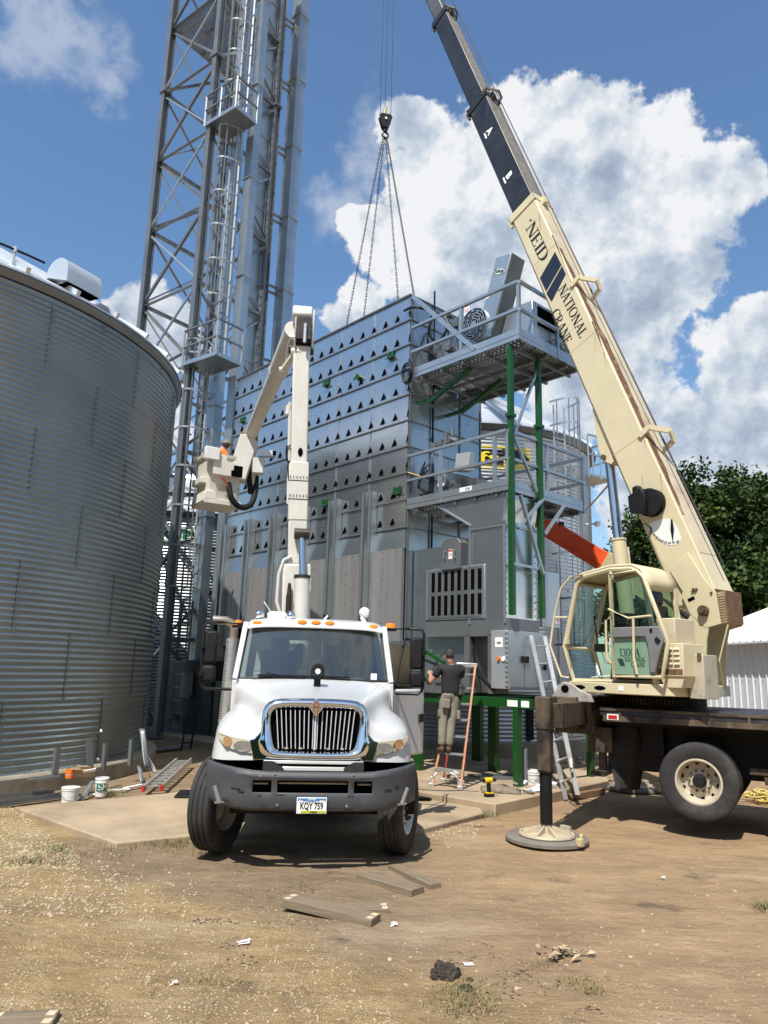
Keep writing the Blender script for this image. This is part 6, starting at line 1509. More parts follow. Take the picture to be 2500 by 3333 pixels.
b.prism([(-.42, -.42), (-.20, -.42), (-.14, -.58), (-.46, -.66)], -.44, .38, lambda u, v, w: bp(u, v, w)); b.prism([(-.50, -.10), (-.34, -.10), (-.34, -.24), (-.50, -.24)], -.3, .3, lambda u, v, w: bp(u, v, w)); b.prism([(-.44, -.70), (.42, -.70), (.40, -.58), (-.44, -.58)], -.44, .40, lambda u, v, w: bp(u, v, w)); b.build('bucket_step', FIBRE, bk_, bevel=.012)
b = MB(); b.prism([(.16, .20), (.44, .20), (.44, -.05), (.10, -.05), (.10, .08), (.16, .08)], -.53, -.505, lambda u, v, w: bp(u, v, w)); b.build('cut_out', DARK, bk_)
b = MB(); P0 = [bp(.05, -.22, -.52), bp(.12, -.55, -.58), bp(.35, -.72, -.55), bp(.62, -.60, -.45), bp(.75, -.25, -.35), bp(.76, .20, -.30)]
Q = []
for i in range(len(P0) - 1):
    for k in range(6):
        t = k / 6; a = Vector(P0[max(0, i - 1)]); c = Vector(P0[i]); d = Vector(P0[i + 1]); e = Vector(P0[min(len(P0) - 1, i + 2)])
        Q.append(.5 * ((2 * c) + (d - a) * t + (2 * a - 5 * c + 4 * d - e) * t * t + (3 * c - a - 3 * d + e) * t ** 3))
b.pipe(Q, .065, 10); b.build('hose_loop', BLACKP, tk, smooth=True)
b = MB()
for k in range(4): b.pipe([bp(-.12 + .02 * k, -.12, -.50), bp(-.02 + .02 * k, -.26, -.56), bp(.08 + .01 * k, -.42, -.57)], .013, 6)
b.build('red_hoses', mat('red_hydraulic_hose', (.45, .07, .04), .55), tk, smooth=True)
b = MB(); b.prism([(.60, .45), (.78, .45), (.74, -.12), (.60, -.12)], -.36, -.16, lambda u, v, w: bp(u, v, w)); b.build('control_post', WHITEB, tk, bevel=.02)
b = MB()
for k in range(4): b.pipe([bp(.50 + .04 * k, .5 - .05 * k, -.3), bp(.46 + .04 * k, .2, -.4), bp(.54 + .03 * k, -.1, -.38), bp(.6 + .03 * k, -.35, -.36)], .018, 6)
b.build('control_hoses', BLACK, tk, smooth=True)
# ------------------------------------------------------------------ truck crane
WC = Vector((4.264, 10.30, 0.704)); AX = Vector((.866, -.5, 0)); NN = Vector((.5, .866, 0))
CT = Vector((4.198, 11.723, 0)); BD = Vector((-.615, .7885, 0)).normalized(); LF = Vector((-BD.y, BD.x, 0))
cr = thing('crane_truck', 'cream truck crane with a long raised black and cream boom on its outriggers', 'crane', CT, math.atan2(BD.y, BD.x))
def c_loc(v): v = Vector(v) - CT; return Vector((v.dot(BD), v.dot(LF), v.z))
def ch(a, n, z): return c_loc(Vector((WC.x, WC.y, 0)) + AX * a + NN * n + Vector((0, 0, z)))
def cplane(px, py, yl):            # point of the local plane y = yl seen at a photo position
    d = pxray(px, py); p0 = CT + LF * yl; k = (p0 - CAM).dot(LF) / d.dot(LF); return c_loc(CAM + d * k)
def chbox(b, a0, a1, n0, n1, z0, z1):
    vs = [ch(a, n, z) for z in (z0, z1) for n in (n0, n1) for a in (a0, a1)]
    b.add(vs, [(0, 2, 3, 1), (4, 5, 7, 6), (0, 1, 5, 4), (2, 6, 7, 3), (0, 4, 6, 2), (1, 3, 7, 5)])
b = MB(); chbox(b, -1.26, 9.0, .0, 2.44, 1.50, 1.60); b.build('deck', mat('worn_black_deck', (.03, .032, .04), .5, .2, .3, 5, dirt=(.12, .09, .06), dscale=4, dlo=.55, dhi=.8), cr, bevel=.006)
b = MB(); chbox(b, -1.22, 9.0, -.012, .03, 1.42, 1.50); chbox(b, -1.26, 9.0, -.02, .0, 1.565, 1.60)
for a in np.arange(-1.0, 8, .55): chbox(b, a, a + .03, -.018, .03, 1.42, 1.56)
b.build('deck_rail', BROWN, cr)
b = MB(); chbox(b, -1.14, -1.02, -.026, -.012, 1.455, 1.505); b.build('marker_light', REDM, cr)
b = MB(); chbox(b, -1.16, -1.0, -.02, -.0, 1.44, 1.52); b.build('light_guard', PLASTW, cr)
b = MB(); chbox(b, -1.3, 9.0, .72, 1.0, .70, 1.42); chbox(b, -1.3, 9.0, 1.45, 1.72, .70, 1.42); chbox(b, -1.25, 9, .3, 2.2, 1.36, 1.46); chbox(b, -.7, -.5, .5, 2.0, .95, 1.4); chbox(b, .9, 1.1, .4, 2.0, .85, 1.4); chbox(b, -.10, .10, .5, 2.0, .60, .80)
b.build('chassis_frame', BLACK, cr)
b = MB()
for i, a in enumerate((.95, 1.55)):
    chbox(b, a - .18, a + .18, .35, .6, .70, .80); chbox(b, a - .08, a + .08, .30, .42, .45, .70)
    for k in range(6): p = ch(a, .45, .85 + k * .06); b.lathe([(.09, 0), (.13, .02), (.09, .04)], 14, lambda X, Y, Z: (p.x + X, p.y + Y, p.z + Z))
chbox(b, .6, 1.9, .35, .45, .82, .90); chbox(b, .8, 1.7, .5, 1.9, .55, .66)
b.build('suspension', BROWN, cr)
def crane_wheel(a, n0, s, zz):
    p = ch(a, n0, zz); steer = math.atan2(ch(1, 0, 0).y - ch(0, 0, 0).y, ch(1, 0, 0).x - ch(0, 0, 0).x) - pi / 2
    return wheel(cr, p.x, p.y, p.z, .50, .27, steer, s, RIMC, face_out=False)
RIMC = mat('dusty_cream_rim', (.50, .44, .33), .5, .1, .1, 6, dirt=(.22, .17, .12), dscale=6, dlo=.56, dhi=.8)
# local +x of a wheel must run along its axle (n direction); outer side faces the camera
def nwheel(a, n0, out):
    p = ch(a, n0, .704); q = ch(a, n0 + 1, .704) - p; st_ = math.atan2(q.y, q.x)
    return wheel(cr, p.x, p.y, p.z, .50, .27, st_, -1 if out < 0 else 1, RIMC, face_out=False)
for a in (0.0, 1.32):
    nwheel(a, .135, -1); nwheel(a, .46, -1); nwheel(a, 2.30, 1); nwheel(a, 1.98, 1)
b = MB()
for n in (.22, 2.2): chbox(b, -.75, -.74, n - .25, n + .25, .35, 1.42)
# mud flaps: one twisted by the wind behind the rear outrigger
def flap(a, n, w, z0, z1, tw0, tw1, nm, m):
    rows = []; k = 14
    for i in range(k + 1):
        f = i / k; ang = tw0 + (tw1 - tw0) * f; z = z1 + (z0 - z1) * f; ww = w * (.55 + .45 * min(1, f * 2.2)); c = ch(a, n, z)
        ex = (ch(a + 1, n, z) - c); ey = (ch(a, n + 1, z) - c)
        dx = ex * math.cos(ang) + ey * math.sin(ang)
        rows.append([tuple(c + dx * (ww * (j / 4 - .5))) for j in range(5)])
    q = MB(); q.grid(rows); q.build(nm, m, cr, smooth=True, solid=.012)
flap(-1.04, .62, .52, .42, 1.36, .1, 1.15, 'mud_flap', RUBBER); flap(-.48, 1.7, .22, .36, 1.2, .9, 1.1, 'mud_flap', RUBBER)
# rear outriggers: box beam through the chassis, jack and round float on each side
OA = -1.64
b = MB(); chbox(b, OA - .10, OA + .22, -1.30, .05, 1.37, 1.68); chbox(b, OA - .17, OA + .19, -.55, -.42, 1.33, 1.745); 
for zz in (1.37, 1.50, 1.60): chbox(b, OA - .155, OA - .14, -1.36, .05, zz, zz + .02)
chbox(b, OA - .20, OA + .22, -.02, 2.5, 1.22, 1.74); chbox(b, OA - .14, OA + .16, 2.5, 3.8, 1.37, 1.68)
chbox(b, OA - .08, OA + .12, -1.3, .0, 1.30, 1.365); b.build('outrigger_beam', BROWN, cr, bevel=.012)
b = MB(); chbox(b, OA - .154, OA - .142, -1.0, -.6, 1.40, 1.46); b.build('beam_label', TAN, cr)
b = MB(); q0 = [(-.95, 1.70), (-.30, 1.70), (-.34, 1.80), (-.48, 1.86), (-.62, 1.95), (-.72, 1.97), (-.80, 1.92), (-.86, 1.80)]
def lug(u, v, w): return ch(u - .95, w - .35, v - .02)
b.prism(q0, -.03, .03, lug); lo4 = b.build('tow_lug', mat('dull_bare_casting', (.36, .34, .30), .6, .4, .2, 7), cr, bevel=.01)
b = MB(); b.prism([(-.70 + .055 * math.cos(a), 1.87 + .055 * math.sin(a)) for a in np.linspace(0, 2 * pi, 18, endpoint=False)], -.034, .034, lug); b.build('lug_hole', DARK, lo4)
def jack(n, tilt=0):
    p = ch(OA, n, 0); X = p.x; Y = p.y
    ang = math.atan2(ch(1, 0, 0).y - ch(0, 0, 0).y, ch(1, 0, 0).x - ch(0, 0, 0).x)
    def rot(u, v): return X + u * math.cos(ang) - v * math.sin(ang), Y + u * math.sin(ang) + v * math.cos(ang)
    b = MB(); vs = [(-.085, -.085), (.085, -.085), (.085, .085), (-.085, .085)]
    b.prism(vs, .83, 1.74, lambda u, v, w: (*rot(u, v), w)); b.prism([(-.10, -.10), (.10, -.10), (.10, .25), (-.10, .25)], 1.35, 1.76, lambda u, v, w: (*rot(u, v), w)); jo = b.build('jack_tube', BROWN, cr, bevel=.012)
    b = MB(); b.tube((X, Y, .20), (X, Y, .84), .078, n=20); b.tube((X, Y, .15), (X, Y, .22), .05, n=14); b.tube((X, Y, .82), (X, Y, .845), .10, n=20); b.build('jack_rod', BLACK, jo, smooth=True)
    b = MB(); b.lathe([(0, .0), (.50, .0), (.515, .010), (.515, .046), (.50, .056), (0, .056)], 56, lambda x, y, z: (X + x, Y + y, z)); b.build('round_pad', mat('dusty_grey_pad', (.17, .15, .125), .8, 0, .12, 5) if 'dusty_grey_pad' not in MATS else MATS['dusty_grey_pad'], jo, smooth=True)
    b = MB(); b.lathe([(.32, .058), (.34, .058), (.35, .075), (.34, .10), (.315, .10), (.31, .075)], 48, lambda x, y, z: (X + x, Y + y, z)); b.lathe([(0, .10), (.30, .085), (.30, .07), (0, .07)], 40, lambda x, y, z: (X + x, Y + y, z)); b.tube((X, Y, .08), (X, Y, .21), .075, .06, n=16)
    for k in range(8): a = k * pi / 4 + .3; b.prism([(.07, .085), (.33, .085), (.33, .10), (.07, .185)], -.010, .010, lambda u, v, w: (X + u * math.cos(a) - w * math.sin(a), Y + u * math.sin(a) + w * math.cos(a), v))
    b.box(X - .10, X + .04, Y - .36, Y - .31, .095, .15)
    b.build('float_foot', mat('pale_cream_casting', (.48, .41, .29), .55, .1, .1, 6, dirt=(.2, .16, .1), dscale=8, dlo=.6, dhi=.85) if 'pale_cream_casting' not in MATS else MATS['pale_cream_casting'], jo, smooth=True, ang=30)
    b = MB(); b.box(X - .56, X - .48, Y - .02, Y + .05, .03, .12); b.tube((X - .53, Y, .1), (X - .53, Y, .17), .025); b.build('pad_handle', TAN, jo, bevel=.008)
jack(-1.36); jack(3.85)
b = MB(); chbox(b, -1.5, -1.3, .3, 2.3, .62, .68); chbox(b, -1.45, -1.35, .6, .7, .68, 1.3); chbox(b, -1.45, -1.35, 1.2, 1.3, .68, 1.3); chbox(b, -1.55, -1.2, .4, 1.6, .95, 1.3); b.build('rear_step', BROWN, cr)
# slewing ring
b = MB(); b.lathe([(0, 1.60), (.80, 1.60), (.80, 1.64), (.70, 1.64), (.70, 1.80), (0, 1.80)], 48); b.build('turntable', BLACK, cr)
b = MB(); 
for k in range(90): a = 2 * pi * k / 90; b.beam((.76 * math.cos(a), .76 * math.sin(a), 1.645), (.76 * math.cos(a), .76 * math.sin(a), 1.74), .03, .06, up=(math.cos(a), math.sin(a), 0))
b.lathe([(.70, 1.645), (.745, 1.645), (.745, 1.73), (.70, 1.73)], 60); b.build('slewing_gear', BROWN, cr)
# superstructure base plate and boom pedestal
b = MB(); b.prism([(.55, .30), (.55, 1.30), (.47, 1.36), (-.86, 1.36), (-1.15, 1.15), (-1.2, .5), (-1.0, -.5), (-.8, -.75), (.55, -.6)], 1.80, 1.955, lambda u, v, w: (u, v, w)); bs_ = b.build('superstructure_base', CREAM, cr, bevel=.012)
b = MB()
for x in (.30, -.05):
    b.prism([(x + .09 * math.cos(a) * (1 if abs(math.cos(a)) < .8 else 1.1), 1.875 + .032 * math.sin(a)) for a in np.linspace(0, 2 * pi, 18, endpoint=False)], 1.355, 1.363, lambda u, v, w: (u, w, v))
b.build('base_slots', DARK, bs_)
b = MB(); b.prism([(-.36, 1.85), (-.44, 1.85), (-.44, 1.91), (-.36, 1.91)], 1.36, 1.366, lambda u, v, w: (u, w, v)); b.build('base_plate_label', PAPER, bs_)
for y in (-.30, .27):
    b = MB(); b.prism([(-.30, 1.9), (-1.05, 1.9), (-1.12, 2.6), (-1.22, 3.0), (-1.0, 3.1), (-.45, 2.3)], y, y + .04, lambda u, v, w: (u, w, v)); b.build('boom_pedestal', CREAM, cr, bevel=.008)
# boom
EL = rad(68.3); be = Vector((math.cos(EL), 0, math.sin(EL))); bp_ = Vector((-math.sin(EL), 0, math.cos(EL))); BL0 = Vector((-.425, 0, 3.67))
def bm_(t, v, y): return BL0 + be * t + bp_ * v + Vector((0, y, 0))
def btv(px, py, yl=.27): p = cplane(px, py, yl) - BL0; return p.dot(be), p.dot(bp_)
T1 = btv(1700, 668)[0]
def section(nm, t0, t1, v0, v1, hw, m, cham=.05):
    prof = [(-hw, v0 + cham), (-hw + cham, v0), (hw - cham, v0), (hw, v0 + cham), (hw, v1 - cham * .4), (hw - cham * .4, v1), (-hw + cham * .4, v1), (-hw, v1 - cham * .4)]
    b = MB(); b.prism(prof, t0, t1, lambda u, v, w: tuple(bm_(w, v, u))); return b.build(nm, m, cr, bevel=.006)
s1 = section('boom_base_section', -.65, T1, .0, .655, .27, CREAM)
T2 = btv(1556, 312)[0]; T3b = btv(1430, 30)[0]
s2 = section('boom_second_section', T1, T2, .05, .61, .225, CRBLK); s3 = section('boom_third_section', T2, T3b, .10, .56, .185, CRBLK); s4 = section('boom_tip_section', T3b, 21.0, .14, .51, .15, mat('boom_grey_tip', (.10, .105, .11), .4, .2, .15, 2))
for so_, t0, t1, hw, v1, m in ((s1, -.1, T1, .27, .655, CREAMR), (s2, T1, T2, .225, .61, BOOMTOP), (s3, T2, T3b, .185, .56, BOOMTOP)):
    b = MB(); b.prism([(-hw + .03, v1), (hw - .03, v1), (hw - .03, v1 + .006), (-hw + .03, v1 + .006)], t0 + .05, t1 - .02, lambda u, v, w: tuple(bm_(w, v, u))); b.build('boom_top_plate', m, so_)
for so_, t, hw, v0, v1, m in ((s1, T1, .27, .0, .655, CREAM), (s2, T2, .225, .05, .61, CRBLK), (s3, T3b, .185, .10, .56, CRBLK)):
    b = MB(); g_ = .02
    for (u0, u1, a, c) in ((-hw - g_, -hw, v0 - g_, v1 + g_), (hw, hw + g_, v0 - g_, v1 + g_), (-hw - g_, hw + g_, v0 - g_, v0), (-hw - g_, hw + g_, v1, v1 + g_)): b.prism([(u0, a), (u1, a), (u1, c), (u0, c)], t - .14, t + .03, lambda u, v, w: tuple(bm_(w, v, u)))
    b.build('boom_collar', m, so_, bevel=.004)
    for p, q, w_ in ((bm_(t - .02, v0 - .06, hw - .03), bm_(t - .22, v0 - .04, hw - .03), .055), (bm_(t - .05, v1 + .06, .05), bm_(t - .22, v1 + .05, .05), .10)): MB().beam(p, q, w_, up=(0, 1, 0)).build('wear_pad_block', m if m is CREAM else BROWN, so_)
# rust band on the top flange of the base section, worn paint
b = MB()
ts = np.linspace(.6, T1 - 1.55, 60); hw = .2705
up_ = [(t, .52 + .055 * (1 + noise.noise(Vector((t * 1.7, 0, 0)))) - .03) for t in ts]; dn_ = [(t, .640) for t in ts]
wid = [max(.0, .05 + .055 * noise.noise(Vector((t * 2.3, 3, 0))) + .05 * math.sin((t - .6) / (T1 - 2.1) * pi)) for t in ts]
prev = None
for i, t in enumerate(ts):
    w0 = .245 - wid[i] * 1.9; w1 = .245 - .012 * (1 + noise.noise(Vector((t * 5, 9, 0))))
    row = [bm_(t, .6645, w0), bm_(t, .6645, w1)]
    k = len(b.v); b.v += [tuple(row[0]), tuple(row[1])]
    if prev is not None: b.f.append((prev, prev + 1, k + 1, k))
    prev = k
b.build('rust_band', RUST, s1, solid=.003)
b = MB(); b.prism([(T1 - 1.9, .40), (T1 - 1.0, .52), (T1 - 1.0, .645), (T1 - 1.15, .655), (T1 - 2.1, .655), (T1 - 2.2, .60)], .2715, .2725, lambda u, v, w: tuple(bm_(u, v, w)))
b.v = []; b.f = []
for k, (t, v, ln) in enumerate(((T1 - 1.55, .655, .9), (4.25, .655, .45))): b.prism([(t, v), (t + .35, v), (t + .1, v), (t - ln, v - .03)], .22, .2745, lambda u, w_, y: tuple(bm_(u, w_, y)))
b.build('rust_run', RUST, s1)
random.seed(21)
b = MB()
for k in range(9):
    t = random.uniform(.3, T1 - .5); v = random.choice((.63, .60, .35)); ln = random.uniform(.15, .5); w_ = random.uniform(.006, .016)
    e_ = Vector((-.05 + random.uniform(-.06, .06), 0, -1)); p = bm_(t, v, .2712)
    q = p + e_ * ln; s_ = be * w_
    b.add([p - s_, p + s_, q + s_ * .3, q - s_ * .3], [(0, 1, 2, 3)])
b.build('rust_streaks', RUST, s1, solid=.001)
b = MB()
for t in (2.1, 4.35, 6.6): b.prism([(t, .02), (t + .012, .02), (t + .012, .64), (t, .64)], .2705, .2722, lambda u, v, w: tuple(bm_(u, v, w)))
b.prism([(-.5, .10), (1.2, .03), (1.2, .042), (-.5, .115)], .2705, .2725, lambda u, v, w: tuple(bm_(u, v, w))); b.build('weld_seams', TAN, s1)
# rope guides on top of the boom
def guide(t, hw, v1, m, so_, big=1.0):
    b = MB(); P = [bm_(t - .05, v1 - .06, hw + .02), bm_(t - .0, v1 + .10 * big, hw + .0), bm_(t - .14, v1 + .26 * big, 0.02), bm_(t - .28, v1 + .22 * big, -.05), bm_(t - .30, v1 + .0, -.10)]
    for p, q in zip(P, P[1:]): b.beam(p, q, .035 * big, .07 * big, ext=.01)
    b.build('rope_guide', m, so_)
guide(btv(1880, 905)[0], .27, .655, CREAM, s1, 1.15); guide(btv(2105, 1395)[0], .27, .655, CREAM, s1, 1.2); guide(T2 + .0, .225, .61, BROWN, s2, .8); guide(T3b + .0, .185, .56, BROWN, s3, .6)
b = MB(); b.tube(bm_(-.3, .80, .0), bm_(T1 - 1, .76, .0), .014, n=6); b.tube(bm_(T1 - 1, .76, .0), bm_(21, .72, 0), .012, n=6); b.build('hoist_rope', CHAIN, cr)
b = MB(); b.beam(bm_(21.0, .1, 0), bm_(21.25, .1, 0), .3, .8, up=(0, 1, 0)); b.build('boom_head', CREAM, cr)
# lettering and stripes on the left face
def bface(t, v):
    y0 = .2715
    def fn(x, y, th): return tuple(bm_(t, v, y0 + th) - be * x + bp_ * y)
    return fn
t, v = btv(1747, 780); serif_text('·NEID', 'boom_name', BLKS, s1, bface(t, v), .24, 1.13)
t, v = btv(1864, 1010); serif_text('NATIONAL', 'boom_lettering', BLKS, s1, bface(t, v), .19, 1.24)
t, v = btv(1828, 1062); serif_text('CRANE', 'boom_lettering', BLKS, s1, bface(t, v), .19, .82)
for P4 in ([(1807, 820), (1828, 862), (1778, 948), (1758, 905)], [(1830, 866), (1842, 892), (1796, 982), (1779, 955)]):
    pts = [btv(*p) for p in P4]; b = MB(); b.prism([(p[0], p[1]) for p in pts], .271, .2755, lambda u, v, w: tuple(bm_(u, v, w))); b.build('boom_stripe', NAVY, s1)
def bface2(t, v, y0):
    return lambda x, y, th: tuple(bm_(t, v, y0 + th) - be * x + bp_ * y)
for s, p in (('A', (1594, 425)), ('B', (1657, 570))):
    t, v = btv(*p, .23); f = bface2(t, v, .2265); text(s, 'section_mark', PAPER, s2, f, h=.15, bold=.05)
    b = MB(); b.prism([(-.09, -.16), (.09, -.16), (.09, -.12), (-.09, -.12)], 0, .004, f); b.build('section_bar', PAPER, s2)
# angle gauge with its pointer, and the cable reel
t0_, v0_ = btv(2168, 1702)
b = MB(); fan = [btv(2146, 1692), btv(2166, 1687), btv(2186, 1690), btv(2206, 1720), btv(2218, 1752), btv(2214, 1765), btv(2196, 1775), btv(2176, 1775), btv(2156, 1766), btv(2136, 1748), btv(2120, 1722), btv(2113, 1702)]
b.prism(fan, .271, .2745, lambda u, v, w: tuple(bm_(u, v, w))); gf = b.build('angle_gauge', mat('gauge_white', (.72, .72, .68), .5, 0, .04), s1)
for s, p in (('-10', (2117, 1717)), ('0', (2122, 1729)), ('10', (2130, 1741)), ('20', (2138, 1749)), ('30', (2147, 1756)), ('40', (2156, 1761)), ('50', (2167, 1765)), ('60', (2179, 1767)), ('70', (2192, 1767)), ('80', (2206, 1763))):
    q = cplane(*p, .276); a = math.atan2(1702 - p[1], p[0] - 2168); rt = a + pi / 2; cc, ss = math.cos(rt * .9), math.sin(rt * .9)
    text(s, 'gauge_number', BLKS, gf, lambda x, y, th, q=q, cc=cc, ss=ss: (q.x - (x * cc - y * ss), q.y + th, q.z + (x * ss + y * cc)), h=.036)
P1, P2 = cplane(2186, 1690, .285), cplane(2190, 1764, .285); d = P2 - P1
b = MB(); n_ = Vector((d.z, 0, -d.x)).normalized(); b.add([P1 + n_ * .012, P1 - n_ * .012, P1 + d * .45 - n_ * .028, P2, P1 + d * .45 + n_ * .028], [(0, 1, 2, 3, 4)]); b.build('gauge_pointer', BLACK, gf, solid=.006)
rc = cplane(2112, 1640, .30)
def rl(u, v, w): return (rc.x + u, rc.y + w, rc.z + v)
b = MB(); b.lathe([(0, .0), (.22, .0), (.22, .03), (.17, .04), (.17, .10), (.22, .11), (.22, .14), (0, .14)], 36, lambda x, y, z: rl(x - .06, y, z - .02)); re_ = b.build('cable_reel', BLACKP, s1, smooth=True)
b = MB(); b.prism([(-.06, -.20), (.20, -.15), (.22, .12), (-.02, .22), (-.08, .1)], .12, .24, rl); b.prism([(.06, .16), (.20, .12), (.20, .28), (.10, .30)], .02, .14, rl); b.build('reel_housing', BLACK, re_, bevel=.015)
b = MB(); b.pipe([rl(.2, .05, .15), rl(.30, -.05, .12), rl(.30, -.25, .06), rl(.22, -.33, .03), rl(.06, -.31, .02), rl(-.02, -.40, .0), rl(.02, -.52, 0), rl(.10, -.62, 0)], .008, 5); b.build('reel_cable', BLACK, re_, smooth=True)
# bracket under the boom and the lift cylinder
b = MB(); bt = [btv(*p, .2) for p in ((1928, 1330), (1950, 1330), (1998, 1500), (1990, 1512), (1962, 1500), (1948, 1465))]
b.prism([(q[0], q[1]) for q in bt], -.12, .20, lambda u, v, w: tuple(bm_(u, v, w))); b.build('cylinder_bracket', CREAM, s1, bevel=.006)
q = cplane(1964, 1488, .22); b = MB(); b.tube(q + Vector((0, -.4, 0)), q + Vector((0, .02, 0)), .045, n=14); b.build('bracket_pin', BROWN, s1)
ct, cm, cb = cplane(1984, 1505, .05), cplane(2013, 1755, .05), cplane(2042, 1850, .05); dcy = (cm - ct).normalized()
b = MB(); b.tube(ct, cm, .078, n=24); b.build('lift_rod', ROD, cr, smooth=True)
b = MB(); b.tube(cm, cm + dcy * 1.9, .118, n=24); b.tube(cm - dcy * .0, cm + dcy * .03, .13, n=24); b.tube(cm + dcy * .15 + Vector((-.16, .0, 0)), cm + dcy * 1.0 + Vector((-.16, 0, 0)), .016, n=8); b.build('lift_cylinder', CREAM, cr, smooth=True)
# boom foot: cheek plates, pivot, winch cage and ballast
ft = [cplane(*p, .31) for p in ((2178, 1855), (2277, 1895), (2222, 1925), (2218, 1940), (2246, 1998), (2298, 2045), (2348, 2030), (2330, 1928), (2290, 1880), (2240, 1800))]
for y0, y1 in ((.275, .315), (-.315, -.275)):
    b = MB(); b.prism([(p.x, p.z) for p in (ft[0], ft[2], ft[3], ft[4], ft[5], ft[6], ft[7], ft[8], ft[9])], y0, y1, lambda u, v, w: (u, w, v)); b.build('boom_foot_plate', CREAM, cr, bevel=.006)
pv = cplane(2292, 1988, .32); b = MB(); b.tube(pv + Vector((0, -.66, 0)), pv + Vector((0, .06, 0)), .075, n=20); b.tube(pv, pv + Vector((0, .09, 0)), .045, n=16); b.build('boom_pivot', BROWN, cr, smooth=True)
sl = cplane(2250, 1950, .317); b = MB(); b.beam(sl + Vector((-.05, 0, .02)), sl + Vector((.05, 0, -.02)), .05, .004, up=(0, 1, 0)); b.build('foot_slot', DARK, cr)
b = MB()
for p in ((2258, 1918), (2264, 1924), (2268, 1918), (2255, 1926), (2300, 2002), (2304, 1996), (2316, 1930)):
    q = cplane(*p, .315); b.tube(q, q + Vector((0, .02, 0)), .018, n=8)
b.build('foot_bolts', BROWN, cr)
# rusty mesh guard on the winch end
gq = [cplane(*p, .31) for p in ((2330, 1928), (2348, 2030), (2290, 2046), (2300, 2040))]
A0 = Vector((gq[0].x, 0, gq[0].z)); A1 = Vector((gq[1].x, 0, gq[1].z)); dz_ = (A1 - A0); nrm = Vector((-dz_.z, 0, dz_.x)).normalized(); 
if nrm.x > 0: nrm = -nrm
b = MB()
b.prism([(0, -.31), (0, .31), (.0, .31)], 0, 0.0, lambda u, v, w: (0, 0, 0)); b.v = []; b.f = []
for i in range(17):
    y = -.12 + .43 * i / 16; b.beam(A0 + nrm * .14 + Vector((0, y, 0)), A1 + nrm * .10 + Vector((0, y, 0)), .010, .010)
for i in range(13):
    f_ = i / 12; p = (A0 + nrm * .14).lerp(A1 + nrm * .10, f_); b.beam(p + Vector((0, -.12, 0)), p + Vector((0, .31, 0)), .010, .010)
for s in (-.12, .31):
    for i in range(13): f_ = i / 12; b.beam(A0.lerp(A1, f_) + Vector((0, s, 0)), (A0 + nrm * .14).lerp(A1 + nrm * .10, f_) + Vector((0, s, 0)), .008, .008)
b.build('mesh_guard', mat('rusty_mesh', (.20, .12, .07), .8, .2, .25, 9), cr)
b = MB(); b.prism([(0, 0), (.0, 1), (.10, 1), (.12, 0)], -.10, .27, lambda u, v, w: tuple(A0.lerp(A1, v) + nrm * (u * (1 - .1 * v)) + Vector((0, w, 0)))); b.build('winch', mat('tan_winch_paint', (.40, .32, .2), .6, 0, .15, 6), cr)
# operator's cab
CY0, CY1 = .60, 1.30
side = [(.45, 1.96), (.60, 2.45), (.335, 3.40), (.22, 3.50), (-.26, 3.57), (-.62, 3.55), (-.74, 3.48), (-.80, 3.34), (-.885, 2.75), (-.885, 1.98)]
b = MB()
for y in (CY0, CY1): b.pipe([(x, y, z) for x, z in side], .040, 8, closed=True)
for (x, z) in side[:3] + side[7:]: b.tube((x, CY0, z), (x, CY1, z), .03, n=8)
b.pipe([(-.27, CY1, 1.97), (-.27, CY1, 3.55)], .032, 8); b.box(-.88, .45, CY0, CY1, 1.955, 2.0)
cbf = b.build('cab_frame', CREAM, cr, smooth=True)
b = MB(); b.grid([[(x, y, z + .03) for y in (CY0 - .03, CY0 + .15, CY1 - .15, CY1 + .03)] for x, z in ((.36, 3.40), (.24, 3.51), (-.26, 3.585), (-.62, 3.57), (-.76, 3.50), (-.83, 3.36), (-.85, 3.22))]); b.build('cab_roof', CREAM, cr, smooth=True, solid=.035, ang=60)
b = MB()
b.add([(.45, CY0, 1.98), (.45, CY1, 1.98), (.60, CY1, 2.45), (.60, CY0, 2.45)], [(0, 1, 2, 3)]); b.add([(.60, CY0, 2.45), (.60, CY1, 2.45), (.335, CY1, 3.40), (.335, CY0, 3.40)], [(0, 1, 2, 3)])
b.add([(x, CY0, z) for x, z in side[:8]] + [(-.87, CY0, 2.0)], [tuple(range(9))]); b.build('cab_glass', GLASSG, cr)
b = MB(); b.box(-.90, -.87, CY0, CY1, 1.98, 2.72); b.box(-.89, -.87, CY0, CY0 + .08, 2.7, 3.3); b.build('cab_panel', CREAM, cr)
b = MB(); b.add([(-.89, CY0 + .07, 2.74), (-.89, CY1 - .04, 2.74), (-.815, CY1 - .04, 3.30), (-.815, CY0 + .07, 3.30)], [(0, 1, 2, 3)]); b.build('rear_glass', GLASSG, cr)
